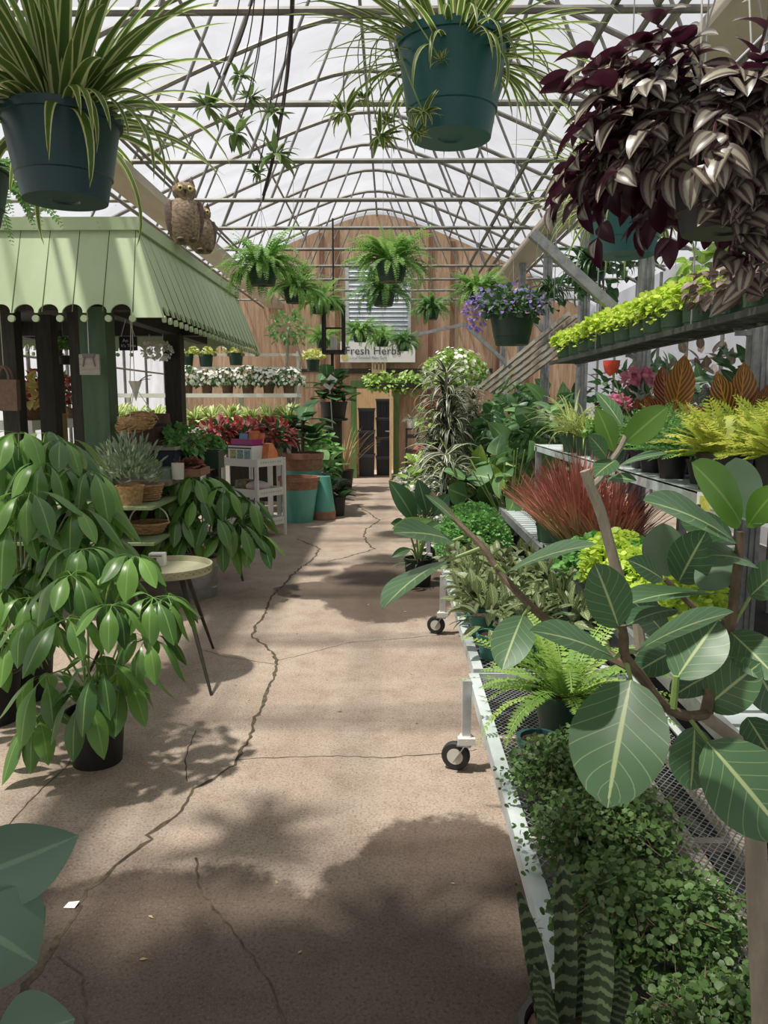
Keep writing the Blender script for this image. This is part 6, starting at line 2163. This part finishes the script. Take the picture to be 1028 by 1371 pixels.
mb = MB().prism([(-.1, 0), (.1, 0), (.08, .12), (.0, .23), (-.06, .22)], 0, -.05, .05)
part('bag', mb.mesh('bag', M['orange'], False), t)
t = thing('soil_bag', 'pale pink bag lying on the middle tier of the white shelf', 'bag', on_cart(.11, -.05, .54), rz)
mb = MB().sphere((0, 0, .07), (.16, .13, .07), 16, 10)
part('bag', mb.mesh('bag', M['pink_bag']), t)
t = thing('charcoal_bag', 'black and grey printed bag on the bottom tier of the white shelf', 'bag', on_cart(.1, -.1, .18), rz)
part('bag', MB().prism([(-.12, 0), (.12, 0), (.11, .26), (-.11, .26)], 1, -.05, .05).mesh('bag', mat('charcoal_print', '#26282a', '#7f8482', rough=.5, scale=26), False), t)
for (z, x, l) in ((.54, -.1, 'dark packet on the middle tier of the white shelf, left'), (.18, -.12, 'dark box on the bottom tier of the white shelf, left')):
    t = thing('goods_box', l, 'box', on_cart(x - .05, .02, z), rz)
    part('carton', MB().box2((-.09, -.1, 0), (.09, .1, .13)).mesh('carton', mat('goods_' + str(int(z * 100)), '#4a4a44', '#8a8a5a', rough=.6, scale=20), False), t)

# ------------------------------------------------------------------ turquoise pots and fiddle-leaf figs
def glazed(label, loc, rt, rb, h, flip=False):
    t = thing('glazed_pot', label, 'flower pot', loc)
    pr = [(0, .01), (rb, 0), (rb + (rt - rb) * .7, h * .72)]
    if flip:
        part('glazed_body', MB().lathe([(rt, .1), (rt * .98, .12), (rb, h), (0, h)], 30).mesh('glazed_body', M['turq'], True, 35), t)
        part('clay_rim', MB().lathe([(0, .0), (rt * 1.02, 0), (rt * 1.03, .1), (rt * .98, .12), (0, .12)], 30).mesh('clay_rim', M['terracotta'], True, 35), t)
        return t
    part('glazed_body', MB().lathe([(0, .005), (rb, 0), (rb + (rt - rb) * .74, h * .74), (0, h * .74)], 32).mesh('glazed_body', M['turq'], True, 35), t)
    r7 = rb + (rt - rb) * .74
    part('clay_rim', MB().lathe([(r7, h * .73), (rt * .98, h * .9), (rt * 1.04, h * .91), (rt * 1.05, h), (rt * .95, h), (rt * .9, h * .8), (0, h * .78)], 32, (0, 0, 0), lambda a: 1 + .0 * a).mesh('clay_rim', M['terracotta'], True, 35), t)
    return t


c = PZ(401, 698, 0); k_ = c[1] / FPX
glazed('front turquoise glazed pot with a bare clay rim beside the white shelf', c, 27 * k_, 18 * k_, (698 - 637) * k_)
c2 = np.array([P(406, 650, c[1] + .62)[0], c[1] + .62, 0]); k2 = c2[1] / FPX
h2 = P(406, 606, c2[1])[2]
glazed('taller turquoise glazed pot behind, planted with a fiddle-leaf fig', c2, 27 * k2, 19 * k2, h2)
c3 = np.array([P(433, 690, c[1] + .25)[0], c[1] + .25, 0])
glazed('upturned turquoise pot with its clay rim on the floor', c3, .17, .1, .6, True)


def fiddle(n, h, sz, spread, m='deep', stem=None):
    ml = MB()
    T_ = leaf('obov', .66, 8, 5, .55, .18, .01)
    for k in range(n):
        z = h * (.35 + .65 * k / n)
        a = k * 2.4
        el = random.uniform(-.1, .8)
        d = np.array([math.cos(a) * math.cos(el), math.sin(a) * math.cos(el), math.sin(el)])
        o = np.array([random.uniform(-spread, spread), random.uniform(-spread, spread), z])
        ml.inst(T_, [o], [d], [(0, 0, 1)], [random.uniform(*sz)])
    ms = MB()
    for k in range(3):
        ms.tube([(0, 0, 0), (random.uniform(-spread, spread), random.uniform(-spread, spread), h)], .012, 6)
    return ml.mesh('foliage', M[m]), ms.mesh('stems', M['brown_stem'])


fa, fs = fiddle(30, .62, (.26, .38), .16, 'deep')
fb, fs2 = fiddle(26, .5, (.22, .3), .14, 'philo')
plant('fiddle_leaf_fig', 'large fiddle-leaf fig growing in the taller turquoise pot', 'tree', (c2[0], c2[1], h2 * .8), [('foliage', fa), ('stems', fs)], 0.4, 1.15)
plant('fiddle_leaf_fig', 'second fiddle-leaf fig right of the turquoise pots', 'tree', (P(430, 620, c2[1] + .8)[0], c2[1] + .8, 0), [('pot', big_pot), ('soil', big_soil), ('foliage', MB().mesh('x', M['deep']) if False else fb), ('stems', fs2)], 1.0, 1.45)
c = PZ(450, 690, 0); k_ = c[1] / FPX
fc, fs3 = fiddle(24, .5, (.24, .32), .1, 'deep')
t = plant('fiddle_leaf_fig', 'low fiddle-leaf fig in a black pot on the floor near the doorway', 'tree', c, [('foliage', fc), ('stems', fs3)], 2.0, 1.0)
part('pot', pot_me(13 * k_, 11 * k_, 26 * k_, M['black_pot']), t)
part('soil', soil_me(12 * k_, 24 * k_), t)
# leafy top plant by the door, on a tall dark stand
c = P(447, 560, 14.2)
fd, fs4 = fiddle(40, .6, (.24, .36), .2, 'deep')
solo('pedestal', MB().box2((-.22, -.22, 0), (.22, .22, .06)).box2((-.14, -.14, .06), (.14, .14, c[2] - .04)).box2((-.24, -.24, c[2] - .04), (.24, .24, c[2])).mesh('pedestal', M['dark_wood'], False), 'dark wooden pedestal left of the doorway', 'pedestal', (c[0], 14.2, 0))
plant('peace_lily', 'dark broad-leaved plant on a pedestal left of the doorway', 'potted plant', (c[0], 14.2, c[2]), [('pot', pot_me(.2, .16, .24, M['black_pot'])), ('foliage', fd), ('stems', fs4)], 0, 1.25)
t = thing('price_sign', 'tilted white price sign stuck in the pedestal plant', 'sign', P(442, 512, 13.9), 0)
part('card', MB().box((0, 0, 0), (.16, .012, .24), Matrix.Rotation(.6, 3, 'Y')).mesh('card', M['paper'], False), t)
part('stake', MB().tube([(0, .02, -.15), (.03, .05, -.8)], .01, 5).mesh('stake', M['wire']), t)
part('printed_mark', MB().box((.0, -.008, .0), (.05, .004, .1), Matrix.Rotation(.6, 3, 'Y')).mesh('printed_mark', M['ink'], False), t)
mb = MB(); straps(mb, 60, (.5, .95), (.008, .014), (.9, 1.5), (.2, 1.0), (0, 0, .2), seg=7, spread=.08)
c = PZ(461, 655, 0)
plant('tall_grass', 'thin dry-looking tall grass in a pot beside the green door frame', 'potted plant', (P(459, 580, 14.6)[0], 14.6, 0), [('pot', big_pot), ('blades', mb.mesh('blades', M['tan_leaf']))], 0, 1.35)
mb = MB(); cloud(mb, leaf('ovate', .55, 5, 3), 240, (0, 0, .5), (.4, .4, .4), (.12, .18), -.7, .3)
lb = mb.mesh('foliage', M['green_small'])
for (u, Y, z, s, l) in ((398, 13.2, .55, .9, 'bushy mid-green plant behind the fiddle-leaf fig'), (418, 13.7, .75, .7, 'bushy plant between the fiddle-leaf figs and the pedestal')):
    plant('bushy_plant', l, 'potted plant', (P(u, 580, Y)[0], Y, 0), [('pot', big_pot), ('foliage', lb)], None, s + .5)
# lollipop standard tree
c = P(384, 560, 12.6)
t = thing('standard_tree', 'slim pale-trunked standard tree with a small leafy head', 'tree', (c[0], 12.6, 0))
part('pot', big_pot, t); part('soil', big_soil, t)
top = P(386, 440, 12.6) - np.array([c[0], 12.6, 0])
part('trunk', MB().tube([(0, 0, .2), (.06, 0, 1.4), (.0, 0, 2.0), top], [.04, .035, .03, .02], 8).tube([(.05, 0, 1.4), (.25, 0, 2.3), (.12, 0, 2.75)], [.025, .02, .012], 7).mesh('trunk', M['bark']), t)
mb = MB(); cloud(mb, leaf('ovate', .5, 5, 3), 240, top, (.36, .36, .27), (.06, .11), -.9, .3)
part('crown', mb.mesh('crown', M['fern_dark']), t)

# ------------------------------------------------------------------ poinsettias
mb = MB(); cloud(mb, leaf('ovate', .45, 5, 3), 120, (0, 0, .3), (.24, .24, .2), (.1, .15), -.5, .5)
pr = mb.mesh('bracts', M['red_leaf'])
mb = MB(); cloud(mb, leaf('ovate', .5, 5, 3), 90, (0, 0, .25), (.22, .22, .2), (.09, .13), -.6, .3)
pg = mb.mesh('foliage', M['deep'])
pp_ = pot_me(.075, .06, .14, M['terracotta'])
t = thing('plant_table', 'low white-topped table of red plants behind the white shelf', 'table', (0, 0, 0))
tx0, tx1 = P(272, 580, 10.2)[0], P(370, 580, 10.2)[0]
part('table_top', MB().box2((tx0, 9.85, .83), (tx1, 10.75, .87)).mesh('table_top', M['white'], False), t)
for x in (tx0 + .05, tx1 - .05):
    for y in (9.92, 10.68):
        part('leg', MB().box2((x - .03, y - .03, 0), (x + .03, y + .03, .83)).mesh('leg', M['white'], False), t)
for (u, Y, l) in ((290, 10.05, 'red-leaved plant left of the white shelf, nearest the counter'), (308, 10.45, 'red-leaved plant just left of the orange packets'), (330, 10.3, 'red-leaved plant directly behind the orange packets'), (355, 10.5, 'red-leaved plant behind the right end of the white shelf'), (369, 10.1, 'red-leaved plant against the fiddle-leaf fig')):
    plant('poinsettia', l, 'flowering plant', (P(u, 580, Y)[0], Y, .872), [('pot', pp_), ('foliage', pg), ('bracts', pr)], None, 1.0, 'red-leaved plants behind the white shelf')

# ------------------------------------------------------------------ back left benches
bx0, bx1 = P(148, 580, 11.6)[0], P(396, 580, 11.6)[0]
z1 = P(300, 572, 11.4)[2]
z2 = P(300, 527, 12.1)[2]
t = thing('plant_bench', 'white two-level bench of pale and white-flowered plants at the back left', 'bench', (0, 0, 0))
part('lower_deck', MB().box2((bx0, 11.1, z1 - .07), (bx1, 11.75, z1)).mesh('lower_deck', M['white'], False), t)
part('upper_deck', MB().box2((bx0, 11.85, z2 - .06), (bx1, 12.4, z2)).mesh('upper_deck', M['white'], False), t)
for x in np.linspace(bx0 + .05, bx1 - .05, 4):
    part('leg', MB().box2((x - .03, 11.15, 0), (x + .03, 11.2, z1 - .07)).mesh('leg', M['white'], False), t)
    part('leg', MB().box2((x - .03, 12.3, 0), (x + .03, 12.36, z2 - .06)).mesh('leg', M['white'], False), t)
part('back_panel', MB().box2((bx0, 11.78, .1), (bx1, 11.82, z1)).mesh('back_panel', M['dark_wood'], False), t)
mb = MB(); straps(mb, 44, (.2, .34), (.05, .075), (.2, 1.4), (.4, 1.4), (0, 0, .1), seg=7, shape='ell', fold=.3)
ho = mb.mesh('foliage', M['hosta'])
hp = pot_me(.088, .075, .13, M['wicker_dark'])
W_ = ['first', 'second', 'third', 'fourth', 'fifth', 'sixth', 'seventh', 'eighth', 'ninth', 'tenth']
us = np.linspace(158, 386, 10)
for i, u in enumerate(us):
    plant('pale_leaf_plant', 'pale green striped-leaf plant, %s from the left on the lower back bench' % W_[i], 'potted plant', (P(u, 580, 11.4)[0], 11.4 + random.uniform(-.05, .05), z1), [('pot', hp), ('foliage', ho)], None, random.uniform(.92, 1.1), 'pale striped plants on the lower back bench')
mb = MB(); cloud(mb, leaf('ovate', .55, 5, 3), 150, (0, 0, .2), (.24, .22, .15), (.06, .09), -.5, .4)
wf = mb.mesh('foliage', M['deep'])
mb = MB()
d = sph(85, -.5)
off_ = rng.uniform(0, 6.28, 85)
for a in range(5):
    an = a * 2 * PI / 5 + off_
    e1 = nrm(np.cross(d, [.2, .1, 1.0])); e2 = np.cross(d, e1)
    mb.inst(TINY, np.array([0, 0, .21]) + d * np.array([.26, .24, .18]), e1 * np.cos(an)[:, None] + e2 * np.sin(an)[:, None] + d * .2, d, .026, .5)
wfl = mb.mesh('flowers', M['white_petal'])
us = np.linspace(252, 388, 6)
for i, u in enumerate(us):
    plant('white_flower_plant', 'white-flowered plant, %s from the rear stall post on the upper back bench' % W_[i], 'flowering plant', (P(u, 580, 12.1)[0], 12.1, z2), [('pot', hp), ('foliage', wf), ('flowers', wfl)], None, random.uniform(.95, 1.1), 'white-flowered plants on the upper back bench')
# hanging rails and little pots above
t = thing('pot_rail', 'white double rail carrying small green pots above the white flowers', 'rail', (0, 0, 0))
for i, v in enumerate((475, 493)):
    z = P(300, v, 12.7)[2]
    part('rail_bar', MB().bar((P(245, 580, 12.7)[0], 12.7, z), (P(405, 580, 12.7)[0], 12.7, z), .04, .04).mesh('rail_bar', M['white'], False), t)
for u in (250, 400):
    part('upright', MB().box2((P(u, 580, 12.75)[0] - .02, 12.73, 0), (P(u, 580, 12.75)[0] + .02, 12.77, P(300, 470, 12.7)[2])).mesh('upright', M['white'], False), t)
mb = MB(); cloud(mb, TINY, 130, (0, 0, .26), (.2, .18, .1), (.04, .07), -.4, .3)
cl = mb.mesh('foliage', M['fern_yellow'])
mb = MB(); cloud(mb, TINY, 40, (0, 0, .28), (.2, .18, .1), (.03, .05), -.3, .7)
cf = mb.mesh('flowers', M['white_petal'])
gpt = pot_me(.12, .1, .2, M['dark_green_pot'])
for (u, v, Y, l) in ((250, 490, 12.45, 'small plant in a green pot on the rail by the rear stall post'), (276, 491, 12.45, 'small plant in a green pot on the rail, next right of the stall post one'), (316, 489, 12.45, 'small plant in a green pot on the rail below the stall roof corner'), (419, 497, 13.2, 'small plant in a green pot right of the pale tree trunk')):
    plant('rail_pot_plant', l, 'potted plant', P(u, v, Y), [('pot', gpt), ('foliage', cl), ('flowers', cf)], None, .95, 'green pots on the white rail')
plant('small_hanging_plant', 'small light green plant hung in the stall between the left posts', 'hanging plant', P(86, 488, 7.4), [('pot', pot_me(.1, .08, .08, M['black_pot'])), ('foliage', sm), ('hanger', hanger_me(.1, .08, .2, SZ0 + .15 - P(86, 488, 7.4)[2]))], 0, 1.0)
# left wall bench with coloured plants
zb = P(90, 561, 8.9)[2]
t = thing('display_bench', 'white bench of red and yellow plants along the left wall', 'bench', (0, 0, 0))
part('bench_top', MB().box2((-4.6, 8.0, zb - .1), (-3.74, 10.6, zb)).mesh('bench_top', M['white'], False), t)
for (x, y) in ((-4.5, 8.1), (-3.8, 8.1), (-4.5, 10.5), (-3.8, 10.5)):
    part('leg', MB().box2((x - .03, y - .03, 0), (x + .03, y + .03, zb - .1)).mesh('leg', M['white'], False), t)
mb = MB(); cloud(mb, leaf('heart', .7, 6, 3), 60, (0, 0, .25), (.22, .22, .2), (.1, .15), -.5, .4)
cal = mb.mesh('foliage', M['yellow_leaf'])
mb = MB(); cloud(mb, leaf('ovate', .55, 6, 3), 130, (0, 0, .28), (.24, .24, .24), (.07, .12), -.5, .4)
col_r = mb.mesh('foliage', M['red_leaf'])
mb = MB(); cloud(mb, leaf('ovate', .55, 6, 3), 130, (0, 0, .28), (.26, .26, .22), (.07, .12), -.5, .4)
col_g = mb.mesh('foliage', M['deep'])
for (u, Y, f, l, s) in ((47, 8.3, cal, 'yellow-cream leaved plant on the left wall bench between posts', 1.0), (62, 8.7, cal, 'cream-leaved plant behind the yellow one on the left wall bench', .9), (97, 8.6, col_r, 'red-leaved plant on the left wall bench beside the thick green post', 1.05), (112, 9.3, col_r, 'darker red-leaved plant half hidden by the thick green post', .95), (40, 9.8, col_g, 'dark green plant at the back of the left wall bench', 1.1), (85, 10.0, col_g, 'dark green plant behind the red-leaved one on the left wall bench', 1.1), (8, 8.0, col_r, 'red-leaved plant below the brown felt bag', .8)):
    plant('coloured_foliage_plant', l, 'potted plant', (min(-3.84, max(-4.4, P(u, 580, Y)[0])), max(Y, 8.15), zb), [('pot', hp), ('foliage', f)], None, s, 'coloured plants on the left wall bench')
# ================================================================== litter on the floor
mb = MB()
n = 34
pos = np.stack([rng.uniform(-1.3, .3, n), rng.uniform(1.9, 6.5, n), np.full(n, .004)], 1)
dr_ = rng.normal(0, 1, (n, 3)); dr_[:, 2] = 0
mb.inst(DIAM, pos, dr_, np.array([[0, 0, 1.0]]), U((.012, .03), n))
o = solo('leaf_litter', mb.mesh('leaf_litter', M['tan_leaf']), 'tiny dry leaf scraps scattered on the concrete floor', 'leaf litter')
o['kind'] = 'stuff'
c = PZ(95, 1213, 0)
solo('paper_scrap', MB().add([(-.02, -.012, .002), (.018, -.016, .004), (.024, .012, .01), (-.014, .016, .003)], [(0, 1, 2, 3)]).mesh('paper_scrap', M['paper']), 'small white paper scrap on the floor crack at lower left', 'paper scrap', c)

# ================================================================== light, sky, camera
w = bpy.data.worlds.new('sky')
bpy.context.scene.world = w
w.use_nodes = True
bg = w.node_tree.nodes['Background']
bg.inputs[0].default_value = (.93, .95, 1.0, 1)
bg.inputs[1].default_value = .54
s = bpy.data.lights.new('sun', 'SUN')
s.energy = 6.9
s.angle = R(2.6)
s.color = (1.0, .95, .87)
so = bpy.data.objects.new('sun', s)
COL.objects.link(so)
so.rotation_euler = Vector((.33, .13, -1)).to_track_quat('-Z', 'Y').to_euler()

cam = bpy.data.cameras.new('camera')
cam.sensor_fit = 'AUTO'
cam.sensor_width = 36
cam.lens = FPX / 1371 * 36
cam.clip_start = .05
co = bpy.data.objects.new('camera', cam)
COL.objects.link(co)
co.location = EYE.tolist()
co.rotation_euler = (PI / 2 - PITCH, 0, YAW)
sc = bpy.context.scene
sc.camera = co
sc.view_settings.view_transform = 'Standard'
sc.view_settings.look = 'None'
sc.view_settings.exposure = .18
sc.view_settings.gamma = 1.0
sc.view_settings.use_curve_mapping = False
sc.cycles.use_denoising = True
sc.cycles.max_bounces = 8
sc.cycles.diffuse_bounces = 3
sc.cycles.glossy_bounces = 3
sc.cycles.transmission_bounces = 6
sc.cycles.transparent_max_bounces = 12
